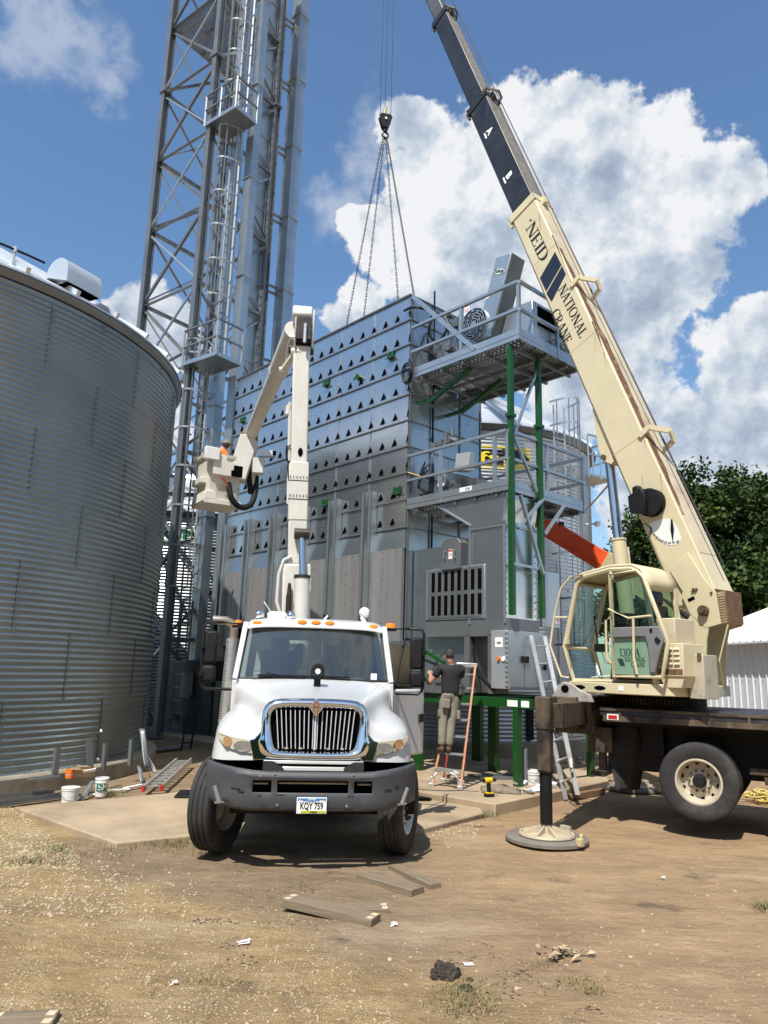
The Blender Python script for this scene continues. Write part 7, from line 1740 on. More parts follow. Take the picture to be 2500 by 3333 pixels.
# sliding door, pushed back over the quarter panel
dp = [(-.29, 3.48), (-.30, 2.04), (-1.06, 2.05), (-1.165, 2.52), (-.84, 3.40), (-.74, 3.50)]
b = MB(); b.pipe([(x, CY1 + .08, z) for x, z in dp], .030, 8, closed=True); dro = b.build('sliding_door', CREAM, cr, smooth=True)
b = MB(); b.add([(-.33, CY1 + .08, 3.44), (-.33, CY1 + .08, 2.72), (-1.06, CY1 + .08, 2.72), (-.80, CY1 + .08, 3.42)], [(0, 1, 2, 3)]); b.build('upper_pane', GLASSG, dro)
b = MB(); b.prism([(-.33, 2.58), (-.33, 2.07), (-.93, 2.07), (-.93, 2.58)], CY1 + .075, CY1 + .085, lambda u, v, w: (u, w, v)); b.build('lower_pane', mat('dusty_green_pane', (.19, .30, .20), .25, 0, .06, 3, spec=.6), dro)
b = MB(); b.prism([(-.33, 2.72), (-1.08, 2.72), (-1.13, 2.55), (-1.07, 2.40), (-.98, 2.10), (-.90, 2.10), (-.88, 2.48), (-.85, 2.58), (-.33, 2.57)], CY1 + .086, CY1 + .13, lambda u, v, w: (u, w, v)); b.build('door_trim', GREY, dro, bevel=.015)
b = MB(); b.beam((-1.02, CY1 + .14, 2.56), (-1.07, CY1 + .14, 2.51), .05, .02, up=(0, 1, 0)); b.beam((-.97, CY1 + .131, 2.66), (-.93, CY1 + .131, 2.66), .06, .004, up=(0, 1, 0)); b.build('door_latch', BLACK, dro)
b = MB(); b.pipe([(-.29, CY1 + .13, 2.98), (-.62, CY1 + .15, 2.84), (-.98, CY1 + .15, 2.86)], .018, 8); b.pipe([(-.70, CY1 + .15, 2.84), (-.69, CY1 + .16, 2.3), (-.72, CY1 + .15, 2.08)], .018, 8); b.pipe([(-.29, CY1 + .1, 2.86), (-.24, CY1 + .13, 2.82), (-.23, CY1 + .13, 2.30), (-.28, CY1 + .1, 2.22)], .018, 8); b.build('grab_rail', CREAM, dro, smooth=True)
dfn = lambda x0, z0: (lambda x, y, t: (x0 - x, CY1 + .086 + t, z0 + y))
DKG = mat('dark_green_lettering', (.012, .05, .035), .5)
serif_text('1300A', 'door_model_number', DKG, dro, dfn(-.575, 2.375), .105, .33); serif_text('NATIONAL', 'door_lettering', DKG, dro, dfn(-.66, 2.28), .055, .33); serif_text('CRANE', 'door_lettering', DKG, dro, dfn(-.70, 2.21), .055, .22)
b = MB(); b.prism([(-.38, 2.29), (-.46, 2.29), (-.50, 2.19), (-.42, 2.19)], CY1 + .0855, CY1 + .089, lambda u, v, w: (u, w, v)); b.build('door_stripe', DKG, dro)
# front hand rail and inside fittings
b = MB(); b.pipe([(.20, CY1 + .05, 3.53), (.40, CY1 + .08, 3.50), (.56, CY1 + .10, 3.35), (.70, CY1 + .1, 2.95), (.80, CY1 + .1, 2.48), (.62, CY1 + .08, 2.02), (.50, CY1 + .04, 2.0)], .018, 8); b.tube((.72, CY1 + .1, 2.90), (.52, CY1 + .02, 2.90), .015); b.build('front_hand_rail', CREAM, cr, smooth=True)
b = MB(); b.box(-.72, -.35, .70, 1.15, 2.0, 2.42); b.box(-.80, -.68, .70, 1.15, 2.4, 3.05); b.box(-.79, -.70, .80, 1.05, 3.05, 3.25); b.build('operator_seat', mat('dark_vinyl', (.03, .03, .032), .7), cr, bevel=.04)
b = MB(); b.prism([(-.02, 2.0), (-.35, 2.0), (-.36, 2.75), (-.22, 2.80), (-.12, 2.62)], CY0 + .04, CY0 + .48, lambda u, v, w: (u, w, v)); cso = b.build('control_console', BLACKP, cr, bevel=.02)
b = MB(); b.box(-.30, -.12, CY0 + .10, CY0 + .36, 2.78, 2.96); b.build('load_display', BLACK, cso, bevel=.01)
b = MB(); b.box(-.115, -.11, CY0 + .13, CY0 + .33, 2.82, 2.93); b.build('display_screen', mat('display_green', (.05, .12, .09), .3), cso)
b = MB()
for (y, z, w, h) in ((.62, 2.52, .14, .09), (.80, 2.50, .13, .10), (.60, 2.38, .12, .10), (.76, 2.36, .14, .09), (.84, 2.24, .16, .09)): b.box(-.20 - .0, -.19, y - w / 2 + .05, y + w / 2 + .05, z - h / 2, z + h / 2)
for (x, z, w, h) in ((-.10, 2.55, .11, .10), (-.22, 2.50, .10, .13), (-.10, 2.40, .09, .12), (-.23, 2.36, .12, .10)): b.box(x - w / 2, x + w / 2, CY0 + .485, CY0 + .49, z - h / 2, z + h / 2)
b.build('instruction_cards', mat('aged_paper', (.62, .60, .52), .8, 0, .1, 9), cso)
b = MB(); b.tube((-.18, 1.0, 2.16), (-.26, 1.0, 2.16), .06, n=14); b.build('red_knob', REDM, cso)
b = MB(); b.pipe([(.42, .80, 2.95), (.36, .82, 2.6), (.32, .84, 2.45)], .012, 6); b.box(.20, .36, .76, .90, 2.40, 2.52); b.pipe([(.28, .82, 2.40), (.22, .84, 2.25), (.08, .8, 2.2), (-.05, .75, 2.24)], .006, 5); b.pipe([(.10, .7, 2.0), (.05, .75, 2.15), (.02, .72, 2.5)], .014, 6); b.build('cab_fan', BLACK, cr)
b = MB(); b.beam((.28, 1.1, 2.02), (.05, .9, 2.06), .07, .008); b.beam((.10, 1.15, 2.05), (.22, 1.05, 2.19), .02, .01); b.beam((-.10, 1.1, 2.02), (-.22, 1.0, 2.06), .14, .01); b.build('papers_on_floor', PAPER, cr)
b = MB(); b.box(.52, .56, CY1 - .02, CY1 + .05, 2.5, 2.58); b.build('cab_clip', CREAM, cr)
# heater boxes, louvres and a tool box behind the cab
b = MB(); b.box(-1.18, -.90, .72, 1.22, 2.50, 2.84); b.build('hydraulic_tank', CREAMR, cr, bevel=.012)
b = MB(); b.box(-1.30, -.92, .76, 1.26, 2.06, 2.50); hb_ = b.build('heater_box', CREAM, cr, bevel=.012)
b = MB(); 
for i in range(3):
    for j in range(4): b.prism([(-1.01 - .10 * i + .04, 0), (-1.01 - .10 * i - .04, 0), (-1.01 - .10 * i - .032, .026), (-1.01 - .10 * i + .032, .026)], 1.255, 1.285, lambda u, v, w: (u, w - v * .3, 2.22 + .065 * j + v))
b.build('louvres', mat('pale_louvre_paint', (.68, .62, .45), .45), hb_)
b = MB(); b.box(-1.28, -.94, 1.255, 1.266, 2.09, 2.16); b.build('vent_mesh', RUST, hb_)
b = MB(); b.prism([(-.94, 2.06), (-1.29, 2.06), (-1.24, 1.92), (-1.0, 1.92)], .78, 1.24, lambda u, v, w: (u, w, v)); b.build('heater_duct', CREAMR, hb_)
b = MB(); b.box(-1.42, -1.20, .62, .98, 1.78, 2.36); tb_ = b.build('tool_box', mat('dirty_grey_cream', (.42, .38, .29), .55, 0, .1, 2, dirt=(.16, .12, .08), dscale=3, dlo=.56, dhi=.8), cr, bevel=.01)
for x in (-1.26, -1.37): MB().box(x - .025, x + .025, .98, 1.0, 2.29, 2.38).build('lid_hinge', BROWN, tb_)
# ------------------------------------------------------------------ shed, trees, telehandler
pL, pR = onground(2265, 2098, 3.05), onground(2500, 2085, 3.05)
sdir = (pR - pL); sdir.z = 0; sdir.normalize(); snrm = Vector((-sdir.y, sdir.x, 0))
if snrm.y < 0: snrm = -snrm
s0 = pL - sdir * .95; s0.z = 0
shed = thing('metal_shed', 'white corrugated metal shed with a brown roof ridge beside the trees', 'shed', s0, math.atan2(sdir.y, sdir.x))
SL = 14.0
b = MB(); b.box(0, SL, .02, 7.9, 0, 3.0); b.prism([(0, 3.0), (8, 3.0), (4, 4.55)], 0.02, SL - .02, lambda u, v, w: (w, u, v)); b.build('walls', SHEDW, shed)
b = MB(); k = 0; x = 0
while x < SL: b.prism([(x, 0), (x + .06, 0), (x + .045, -.028), (x + .015, -.028)], 0.0, 3.02, lambda u, v, w: (u, v + .02, w)); x += .305
b.build('siding_ribs', SHEDW, shed)
b = MB(); b.prism([(-.25, 2.98), (4, 4.62), (8.25, 2.98), (8.25, 3.03), (4, 4.68), (-.25, 3.03)], -.2, SL + .2, lambda u, v, w: (w, u, v)); x = 0
while x < SL: b.beam((x, -.26, 3.045), (x, 4, 4.70), .045, .03); x += .305
b.build('roof', SHEDR, shed)
b = MB(); b.beam((-.25, 3.95, 4.72), (SL + .25, 3.95, 4.72), .4, .09); b.build('ridge_cap', BRNTRIM, shed)
b = MB(); x = .15
while x < SL:
    for z in (.9, 2.0): b.box(x - .012, x + .012, .008, .02, z, z + .024)
    x += .305
b.build('wall_screws', GALVD, shed)
ck = onground(2440, 2330); rk = thing('steel_rack', 'low pale steel rail standing in front of the white shed', 'rack', (8.3, 16.6, 0), rad(-20))
b = MB(); b.box(-.6, 1.6, -.02, .02, 1.36, 1.41); b.box(-.6, 1.6, -.02, .02, 1.24, 1.28)
for x in (-.55, 0, .55, 1.1, 1.55): b.box(x - .02, x + .02, -.02, .02, 0, 1.4)
b.build('rail', GALVD, rk)

LEAFM = []
for i, c in enumerate(((.024, .048, .011), (.038, .068, .015), (.060, .094, .020))):
    m = mat('maple_leaf_%s' % ('dark', 'mid', 'light')[i], c, 0.6, 0, 0.25, 0.8, spec=.18)
    LEAFM.append(m)
def leaf_tree(label, px, Y, H, rx, rz, ncl, nlf, lsz, seed):
    rs = np.random.default_rng(seed); d = pxray(px, 2190); X = d.x / d.y * Y
    t = thing('maple_tree', label, 'tree', (X, Y, 0), 0, 'trees behind the shed')
    zc = H - rz
    tr = MB(); top = Vector((0, 0, H * .75)); tr.pipe([(0, 0, -.2), (.05, 0, H * .18), (-.05, .05, H * .4), (0, 0, H * .75)], [.34, .27, .20, .07], 9); tr.build('trunk', BARK, t, smooth=True)
    lb_ = MB(); C = []
    for i in range(ncl):
        u = rs.normal(size=3); u /= np.linalg.norm(u); r = rs.uniform(.45, 1.0) ** .6
        lump = 1 + .22 * noise.noise(Vector((u[0] * 2.2 + seed, u[1] * 2.2, u[2] * 2.2)))
        c = np.array([u[0] * rx * r * lump, u[1] * rx * r * lump, zc + u[2] * rz * r * lump * (1 if u[2] > 0 else .8)]); C.append(c)
        if i % 9 == 0: lb_.pipe([(0, 0, min(c[2] * .6, H * .6)), tuple(c * np.array([.5, .5, .9])), tuple(c)], [.09, .05, .02], 5)
    lb_.build('limbs', BARK, t)
    V = []; Fm = [[], [], []]
    vs = []; fs = []; mi = []
    for c in C:
        cr_ = rs.uniform(.55, 1.15) * rx / 4.5; tone = rs.choice(3, p=[.35, .42, .23])
        n = int(nlf * rs.uniform(.6, 1.3)); pts = rs.normal(size=(n, 3)) * np.array([cr_, cr_, cr_ * .62]) * .62 + c
        a = rs.normal(size=(n, 3)); a /= np.linalg.norm(a, axis=1)[:, None]; up = np.array([0, 0, 1.0]) + rs.normal(size=(n, 3)) * .55; bb = np.cross(a, up); bb /= np.linalg.norm(bb, axis=1)[:, None]
        s = lsz * rs.uniform(.6, 1.25, size=(n, 1))
        for p, q, r_, k in zip(pts, a * s, bb * s * .75, range(n)):
            o = len(vs); vs += [p - q, p + r_ * .9 + q * .1, p + q, p - r_ * .9 + q * .1]; fs.append((o, o + 1, o + 2, o + 3)); mi.append(min(2, max(0, tone + (rs.random() > .82) - (rs.random() > .85))))
    me = bpy.data.meshes.new('crown'); me.from_pydata([tuple(v) for v in vs], [], fs)
    for m in LEAFM: me.materials.append(m)
    me.polygons.foreach_set('material_index', np.array(mi, dtype=np.int32)); me.update()
    o = bpy.data.objects.new('crown', me); COL.objects.link(o); o.parent = t
leaf_tree('smaller round leafy tree seen left of the crane boom, behind the lift cylinder', 2120, 42, 11.0, 2.9, 4.6, 150, 170, .135, 3)
leaf_tree('broad dark green leafy tree rising directly right of the crane boom', 2290, 38, 12.9, 3.7, 6.4, 250, 190, .135, 5)
leaf_tree('dark green leafy tree cut by the right edge of the photo above the shed', 2490, 40, 13.6, 4.2, 6.8, 270, 190, .135, 8)
leaf_tree('low leafy tree filling the gap under the bigger crowns, just above the shed roof', 2390, 35, 7.6, 3.4, 3.6, 140, 170, .135, 13)

# unseen dark wood added behind the camera, there for the steel walls to mirror
b = MB()
for i in range(150):
    a = pi + .25 + 2.65 * i / 149; dd = random.uniform(44, 60); h = random.uniform(5, 8); c = Vector((math.cos(a) * dd * 1.25, math.sin(a) * dd, h * .9)); rows = []
    for j in range(9):
        t_ = -pi / 2 + pi * j / 8; rows.append([tuple(c + Vector((math.cos(t_) * math.cos(q), math.cos(t_) * math.sin(q), math.sin(t_) * 1.15)) * h * (1 + .35 * noise.noise(Vector((q * 2 + i, t_ * 2, i))))) for q in np.linspace(0, 2 * pi, 14, endpoint=False)])
    b.grid(rows, closed=True)
o = b.build('unseen_woodland', LEAFM[0], None); o['kind'] = 'stuff'
A, B = at(1742, 1692, 17.6), at(2225, 1985, 15.7)
th_ = thing('telehandler', 'orange telehandler boom with a tan end reaching up behind the crane cab', 'telehandler', (B.x, B.y, 0))
def r_(v): return Vector(v) - Vector((B.x, B.y, 0))
d = (B - A); n_ = d.length; d.normalize(); cut = at(1985, 1830, 16.7); kc = (cut - A).dot(d)
b = MB(); b.beam(r_(A), r_(A + d * kc), .34, .44); b.build('boom', ORANGE, th_, bevel=.01)
b = MB(); b.beam(r_(A + d * (kc - .02)), r_(B), .42, .52); b.build('outer_boom', TAN, th_, bevel=.012)
b = MB(); b.beam(r_(A + d * .9) + Vector((-.02, -.20, -.10)), r_(A + d * (kc - .1)) + Vector((-.02, -.20, -.10)), .03, .12); b.build('boom_rib', ORANGE, th_)
b = MB(); p = A + d * .75; b.box(*[c for q in range(3) for c in ((r_(p)[q] - .06), (r_(p)[q] + .06))]); b.v = [(x, y - .12, z + .22) for x, y, z in b.v]; b.tube(r_(cut) + Vector((.2, -.3, .02)), r_(cut) + Vector((.2, .1, .02)), .10, n=12); b.tube(r_(cut) + Vector((.1, -.28, -.1)), r_(B) + Vector((0, -.28, -.2)), .05); b.build('boom_fittings', BLACK, th_)
b = MB(); b.box(-.25, .45, -.1, 1.6, .55, 1.5); b.prism([(-.2, 1.5), (.4, 1.5), (.3, 3.9), (-.1, 3.9)], .3, .55, lambda u, v, w: (u, w, v)); b.build('body', TAN, th_, bevel=.02)
for y in (.0, 1.4): wheel(th_, .45, y, .55, .55, .3, 0, 1, TAN)

# ------------------------------------------------------------------ ladders
def rail_ladder(name, label, f0, f1, t0, t1, n, m, w=.07, d_=.03, first=.25, last=.95, rung=.016, flat=False, group=None):
    f0, f1, t0, t1 = map(Vector, (f0, f1, t0, t1)); o = thing(name, label, 'ladder', f0)
    for p, q in ((f0, t0), (f1, t1)):
        b = MB(); b.beam(p - f0, q - f0, d_, w, up=tuple((f1 - f0).normalized().cross((q - p).normalized()))); b.build('side_rail', m, o)
    for i in range(n):
        b = MB(); k = first + (last - first) * i / (n - 1); p, q = f0.lerp(t0, k) - f0, f1.lerp(t1, k) - f0
        (b.beam(p, q, .085 if flat else .035, .02, up=(0, 0, 1)) if flat else b.tube(p, q, rung, n=8)); b.build('rung', m, o)
    return o
fl, fr = onground(1841, 2603), onground(1880, 2588, .15)
e_ = rail_ladder('extension_ladder', 'aluminium ladder leaning on the grey control cabinet', fl, fr, dw(-2.80, .62, 2.75), dw(-2.80, 1.06, 2.75), 8, ALU, first=.10, last=.93, d_=.035, w=.075)
b = MB(); q = (fr - fl) + Vector((-.08, .02, .42)); b.beam(q, q + Vector((-.015, .005, .14)), .038, .002, up=(0, 1, 0)); b.build('ladder_label', PAPER, e_)
q = [onground(468, 2566, .10), onground(528, 2562, .10), onground(574, 2475, .14), onground(622, 2474, .14)]
ll = rail_ladder('extension_ladder', 'aluminium ladder lying flat on the dirt near the left bin', q[0], q[1], q[2], q[3], 11, ALU, w=.09, d_=.035, first=.04, last=.97, flat=True)
b = MB()
for p in (q[0], q[1]): b.box(p.x - q[0].x - .02, p.x - q[0].x + .02, p.y - q[0].y - .05, p.y - q[0].y + .01, -.05, .04)
b.build('red_end_cap', REDM, ll)
q = [onground(590, 2441), onground(619, 2439)]; Yb = q[0].y
rail_ladder('short_ladder', 'dark short ladder leaning on the elevator boot', q[0], q[1], at(621, 2262, Yb + .5), at(654, 2262, Yb + .5), 6, BLACKP, w=.05, first=.12, last=.96)
# fibreglass step ladder
S0, S1 = onground(1404, 2560, .15), onground(1498, 2570, .15); r0, r1 = onground(1431, 2553, .15), onground(1513, 2562, .15)
r0 = S0 + (r0 - S0).normalized() * .0 + Vector((.25, .62, 0)); r1 = S1 + Vector((.10, .66, 0))
c0, c1 = at(1496, 2168, S0.y + .38), at(1547, 2168, S1.y + .42)
sl_ = thing('step_ladder', 'faded orange fibreglass step ladder standing open on the concrete pad', 'ladder', S0)
L_f = lambda p: p - S0
for p, q in ((S0, c0), (S1, c1)):
    b = MB(); b.beam(L_f(p), L_f(q), .03, .085, up=(0, 1, 0)); b.build('front_rail', LADR, sl_, bevel=.004)
for p, q in ((r0, c0 + Vector((.05, .12, 0))), (r1, c1 + Vector((0, .12, 0)))):
    b = MB(); b.beam(L_f(p), L_f(q), .03, .06, up=(0, 1, 0)); b.build('rear_rail', LADRR, sl_)
Zs = lambda z: (z - .15) / (c0.z - .15)
for k, z in enumerate((.42, .685, .965, 1.235, 1.50, 1.765, 2.0)):
    f_ = Zs(z); p, q = S0.lerp(c0, f_), S1.lerp(c1, f_); b = MB(); b.beam(L_f(p), L_f(q), .095, .05 if k == 0 else .03); b.build('step', ALU, sl_)
b = MB(); m_ = (c0 + c1) / 2 - S0; b.box(m_.x - .20, m_.x + .17, m_.y - .07, m_.y + .17, m_.z - .02, m_.z + .055); b.build('ladder_top', ALU, sl_, bevel=.012)
b = MB()
for s, e in ((S0, 1), (S1, -1)):
    p0 = L_f(s.lerp(c0 if e > 0 else c1, .02)); hd = L_f(S1.lerp(c1, Zs(.41)) if e > 0 else S0.lerp(c0, Zs(.41))); me_ = L_f((S0 + S1) / 2); 
    pts = [L_f(s) + Vector((0, -.01, .05)), L_f(s) + Vector((.02 * e, 0, .15)), L_f(s) + Vector((.07 * e, .02, .22)), L_f(s) + Vector((.16 * e, .04, .255))]
    for a, c in zip(pts, pts[1:]): b.beam(a, c, .07, .02, ext=.006)
for s in (S0, S1, r0, r1): p = L_f(s); b.box(p.x - .05, p.x + .04, p.y - .05, p.y + .05, .0, .06)
b.build('ladder_foot', ALU, sl_, bevel=.008)

# ------------------------------------------------------------------ people
def skin(name, chains, m, parent, sub=2, smooth=True):
    """chains: lists of ((x,y,z), r or (rx,ry)); points with equal coordinates are shared"""
    idx = {}; V = []; E = []; Rr = []
    for chn in chains:
        prev = None
        for p, r in chn:
            key = tuple(round(c, 4) for c in p)
            if key not in idx: idx[key] = len(V); V.append(p); Rr.append(r if hasattr(r, '__len__') else (r, r))
            i = idx[key]
            if prev is not None and prev != i: E.append((prev, i))
            prev = i
    me = bpy.data.meshes.new(name); me.from_pydata(V, E, []); me.materials.append(m)
    o = bpy.data.objects.new(name, me); COL.objects.link(o); o.parent = parent
    k = o.modifiers.new('skin', 'SKIN'); k.use_smooth_shade = True; k.branch_smoothing = .3
    if not me.skin_vertices: me.attributes
    sv = me.skin_vertices[0].data
    for i, r in enumerate(Rr): sv[i].radius = r; sv[i].use_root = (i == 0)
    s = o.modifiers.new('subdivision', 'SUBSURF'); s.levels = sub; s.render_levels = sub
    return o
def hand(w, d, side, up=Vector((0, 0, 1)), curl=.5):
    """palm, four fingers and a thumb as chains that start at the wrist"""
    w = Vector(w); d = Vector(d).normalized(); s = d.cross(up).normalized() * side; n = s.cross(d)
    palm = w + d * .055; out = [[(tuple(w), .026), (tuple(palm), (.036, .020))]]
    for i, l in enumerate((.062, .072, .068, .052)):
        k = palm + d * .035 + s * (.030 - .020 * i); a = k + d * l * .55 - n * l * .35 * curl * 2; e = a + d * l * .15 - n * l * .6 * curl
        out.append([(tuple(palm), (.036, .020)), (tuple(k), .011), (tuple(a), .0095), (tuple(e), .008)])
    t1 = w + d * .035 + s * .035; t2 = t1 + d * .035 + s * .012 - n * .02
    out.append([(tuple(palm), (.036, .020)), (tuple(t1), .012), (tuple(t2), .010)])
    return out
fp = S0.lerp(S1, .44); fz = .70
man = thing('person', 'person seen from behind in charcoal shirt and khaki trousers standing on the step ladder', 'person', (fp.x + .02, fp.y - .02 + Zs(.685) * .38, fz), rad(10))
lk = (.088, .02, .49); rk_ = (.0, .0, 0)
LA, RA = (-.065, -.03, .09), (.055, -.03, .09); LK, RK = (-.045, .01, .49), (.105, .01, .49); PV = (.075, 0, .93); LH, RH = (-.015, 0, .90), (.165, 0, .90)
CH, NB, HD = (.085, -.01, 1.28), (.085, .0, 1.475), (.070, .035, 1.585)
LS, RS = (-.105, -.01, 1.405), (.275, -.01, 1.405); LE, LW = (-.255, .06, 1.135), (-.19, .33, 1.30); RE, RW = (.30, .17, 1.14), (.02, .40, 1.25)
body = [[(PV, (.145, .10)), ((.08, -.01, 1.10), (.135, .09)), (CH, (.165, .105)), ((.085, -.005, 1.40), (.10, .07)), (NB, .054), ((.078, .015, 1.53), .054), (HD, (.074, .088)), ((.065, .045, 1.66), (.070, .085)), ((.065, .04, 1.71), (.045, .055))],
        [(PV, (.145, .10)), (LH, .088), (LK, .056), (LA, .038), ((-.075, .07, .045), .035), ((-.085, .15, .04), .030)], [(PV, (.145, .10)), (RH, .088), (RK, .056), (RA, .038), ((.06, .07, .045), .035), ((.065, .15, .04), .030)],
        [((.085, -.005, 1.40), (.10, .07)), (LS, .052), (LE, .040), (LW, .028)], [((.085, -.005, 1.40), (.10, .07)), (RS, .052), (RE, .040), (RW, .028)]]
body += hand(LW, (.35, .8, .1), 1) + hand(RW, (-.7, .5, .1), -1)
skin('body', body, SKIN, man)
skin('shirt', [[((.078, 0, .89), (.185, .142)), ((.08, -.01, 1.08), (.172, .125)), (CH, (.205, .145)), ((.085, -.012, 1.40), (.19, .125)), ((.085, -.008, 1.465), (.10, .085))], [((.085, -.012, 1.40), (.19, .125)), (LS, .088), ((-.195, .03, 1.235), .070)], [((.085, -.012, 1.40), (.19, .125)), (RS, .088), ((.29, .10, 1.24), .070)]], SHIRT, man)
skin('trousers', [[((.078, 0, 1.04), (.160, .12)), (PV, (.170, .132)), (LH, .110), ((-.03, .015, .68), .092), (LK, .082), ((-.06, -.02, .28), .074), ((-.066, -.025, .105), .072)], [(PV, (.170, .132)), (RH, .110), ((.135, .015, .68), .092), (RK, .082), ((.075, -.02, .28), .074), ((.056, -.025, .105), .072)]], PANTS, man)
for s, A_ in ((-1, LA), (1, RA)):
    skin('boot', [[((A_[0], A_[1], .12), .050), ((A_[0], A_[1] - .01, .05), .052), ((A_[0] - .005 * 1, A_[1] + .09, .045), .046), ((A_[0] - .01, A_[1] + .19, .038), .038)]], BOOT, man)
skin('hair', [[((.078, -.005, 1.555), (.064, .062)), ((.068, .005, 1.63), (.083, .085)), ((.065, .02, 1.70), (.066, .075)), ((.064, .03, 1.725), (.03, .035))]], HAIR, man)
b = MB()
for s in (-1, 1): p = Vector(HD) + Vector((s * .080, .0, -.005)); b.lathe([(0, -.008), (.022, -.006), (.03, .004), (.018, .010), (0, .008)], 12, lambda x, y, z: (p.x + z * s, p.y + x * .75, p.z + y * 1.25))
q = Vector(HD) + Vector((0, .095, 0)); b.prism([(-.013, -.02), (.013, -.02), (.004, .03), (-.004, .03)], 0, .022, lambda u, v, w: (q.x + u, q.y + w - .012, q.z + v - .005)); b.build('ears_and_nose', SKIN, man, smooth=True)
b = MB()
for s in (-1, 1): p = Vector(HD) + Vector((s * .030, .082, .012)); b.lathe([(0, .012), (.010, .008), (.012, 0), (0, -.004)], 10, lambda x, y, z: (p.x + x, p.y + z, p.z + y * .7))
p = Vector(HD) + Vector((0, .083, -.055)); b.beam(p + Vector((-.022, 0, 0)), p + Vector((.022, 0, 0)), .008, .008); b.build('face_features', mat('face_detail', (.08, .04, .035), .6), man, smooth=True)
b = MB(); b.prism([(-.08, -.06), (.06, -.07), (.07, .08), (-.05, .09)], -.14, -.10, lambda u, v, w: (u - .02, w, v + .80)); b.box(.185, .25, -.06, .06, .55, .70); b.box(-.13, -.105, -.05, .05, .58, .70); b.build('trouser_pockets', PANTS, man, bevel=.012)
dwn = man.matrix_basis @ Vector((-.20, .46, 1.30))
bpy.context.view_layer.update()
dq = man.matrix_basis @ Vector((-.17, .42, 1.32)); dri = thing('drill', 'tan cordless drill held by the person on the step ladder', 'drill', dq, rad(75))
b = MB(); b.tube((-.10, 0, .0), (.06, 0, 0), .035, n=14); b.tube((.06, 0, 0), (.11, 0, 0), .022, .016, n=12); b.tube((.11, 0, 0), (.17, 0, 0), .006, n=6); b.build('drill_body', TAN, dri, smooth=True)
b = MB(); b.beam((-.05, 0, -.02), (-.07, 0, -.15), .04, .05); b.build('drill_grip', BLACKP, dri, bevel=.006)
b = MB(); b.box(-.12, -.01, -.035, .035, -.21, -.15); b.build('battery', BLACK, dri, bevel=.006)
# worker in the bucket
tk_m = Matrix.Translation(Vector((-0.66, 8.16, 0))) @ Matrix.Rotation(TY, 4, 'Z')
bw = tk_m @ B0
wk = thing('person', 'person in a bright orange shirt leaning inside the raised white bucket', 'person', (bw.x, bw.y, bw.z - .55), rad(-50))
hq = at(738, 1450, bw.y + .05) - Vector((bw.x, bw.y, bw.z - .55)); sq = at(714, 1474, bw.y + .05) - Vector((bw.x, bw.y, bw.z - .55))
Rm = Matrix.Rotation(rad(50), 3, 'Z'); hq = Rm @ hq; sq = Rm @ sq
hqv = tuple(hq); nb = tuple(hq * .55 + sq * .45 + Vector((0, 0, .0))); chv = tuple(sq + Vector((-.02, -.02, -.12))); pvv = (sq.x - .05, sq.y - .20, .72)
mid_ = tuple((Vector(chv) + Vector(pvv)) / 2)
s1_ = tuple(sq + Vector((-.20, 0, -.02))); s2_ = tuple(sq + Vector((.20, 0, -.02)))
tpv = tuple(sq)
wb = [[(pvv, (.145, .11)), (mid_, (.14, .10)), (chv, (.165, .11)), (tpv, (.11, .085)), (nb, .056), (hqv, (.078, .09)), (tuple(hq + Vector((.0, .02, .085))), (.068, .08))],
      [(pvv, (.145, .11)), ((pvv[0] - .09, pvv[1] + .05, .66), .085), ((pvv[0] - .1, pvv[1] + .14, .36), .06), ((pvv[0] - .1, pvv[1] + .06, .08), .04), ((pvv[0] - .1, pvv[1] + .18, .04), .032)],
      [(pvv, (.145, .11)), ((pvv[0] + .09, pvv[1] + .05, .66), .085), ((pvv[0] + .1, pvv[1] + .14, .36), .06), ((pvv[0] + .1, pvv[1] + .06, .08), .04), ((pvv[0] + .1, pvv[1] + .18, .04), .032)],
      [(tpv, (.11, .085)), (s1_, .06), (tuple(Vector(s1_) + Vector((-.05, .12, -.26))), .042), (tuple(Vector(s1_) + Vector((.06, .32, -.24))), .028)], [(tpv, (.11, .085)), (s2_, .06), (tuple(Vector(s2_) + Vector((.05, .12, -.26))), .042), (tuple(Vector(s2_) + Vector((-.02, .32, -.24))), .028)]]
wb += hand(tuple(Vector(s1_) + Vector((.06, .32, -.24))), (.1, 1, 0), 1) + hand(tuple(Vector(s2_) + Vector((-.02, .32, -.24))), (-.1, 1, 0), -1)
skin('body', wb, SKIN, wk)
skin('shirt', [[(mid_, (.165, .125)), (chv, (.185, .13)), (tpv, (.13, .105)), (tuple(Vector(tpv) * .7 + Vector(nb) * .3), (.075, .07))], [(tpv, (.13, .105)), (s1_, .088), (tuple(Vector(s1_) + Vector((-.035, .08, -.18))), .076)], [(tpv, (.13, .105)), (s2_, .088), (tuple(Vector(s2_) + Vector((.035, .08, -.18))), .076)]], ORSHIRT, wk)
skin('trousers', [[(pvv, (.16, .125)), ((pvv[0] - .09, pvv[1] + .05, .66), .10), ((pvv[0] - .1, pvv[1] + .14, .36), .08), ((pvv[0] - .1, pvv[1] + .06, .10), .065)], [(pvv, (.16, .125)), ((pvv[0] + .09, pvv[1] + .05, .66), .10), ((pvv[0] + .1, pvv[1] + .14, .36), .08), ((pvv[0] + .1, pvv[1] + .06, .10), .065)]], PANTS, wk)
skin('hair', [[(tuple(hq + Vector((0, -.05, -.07))), (.075, .07)), (tuple(hq + Vector((0, -.02, .0))), (.095, .095)), (tuple(hq + Vector((0, .0, .06))), (.08, .085))]], HAIR, wk)
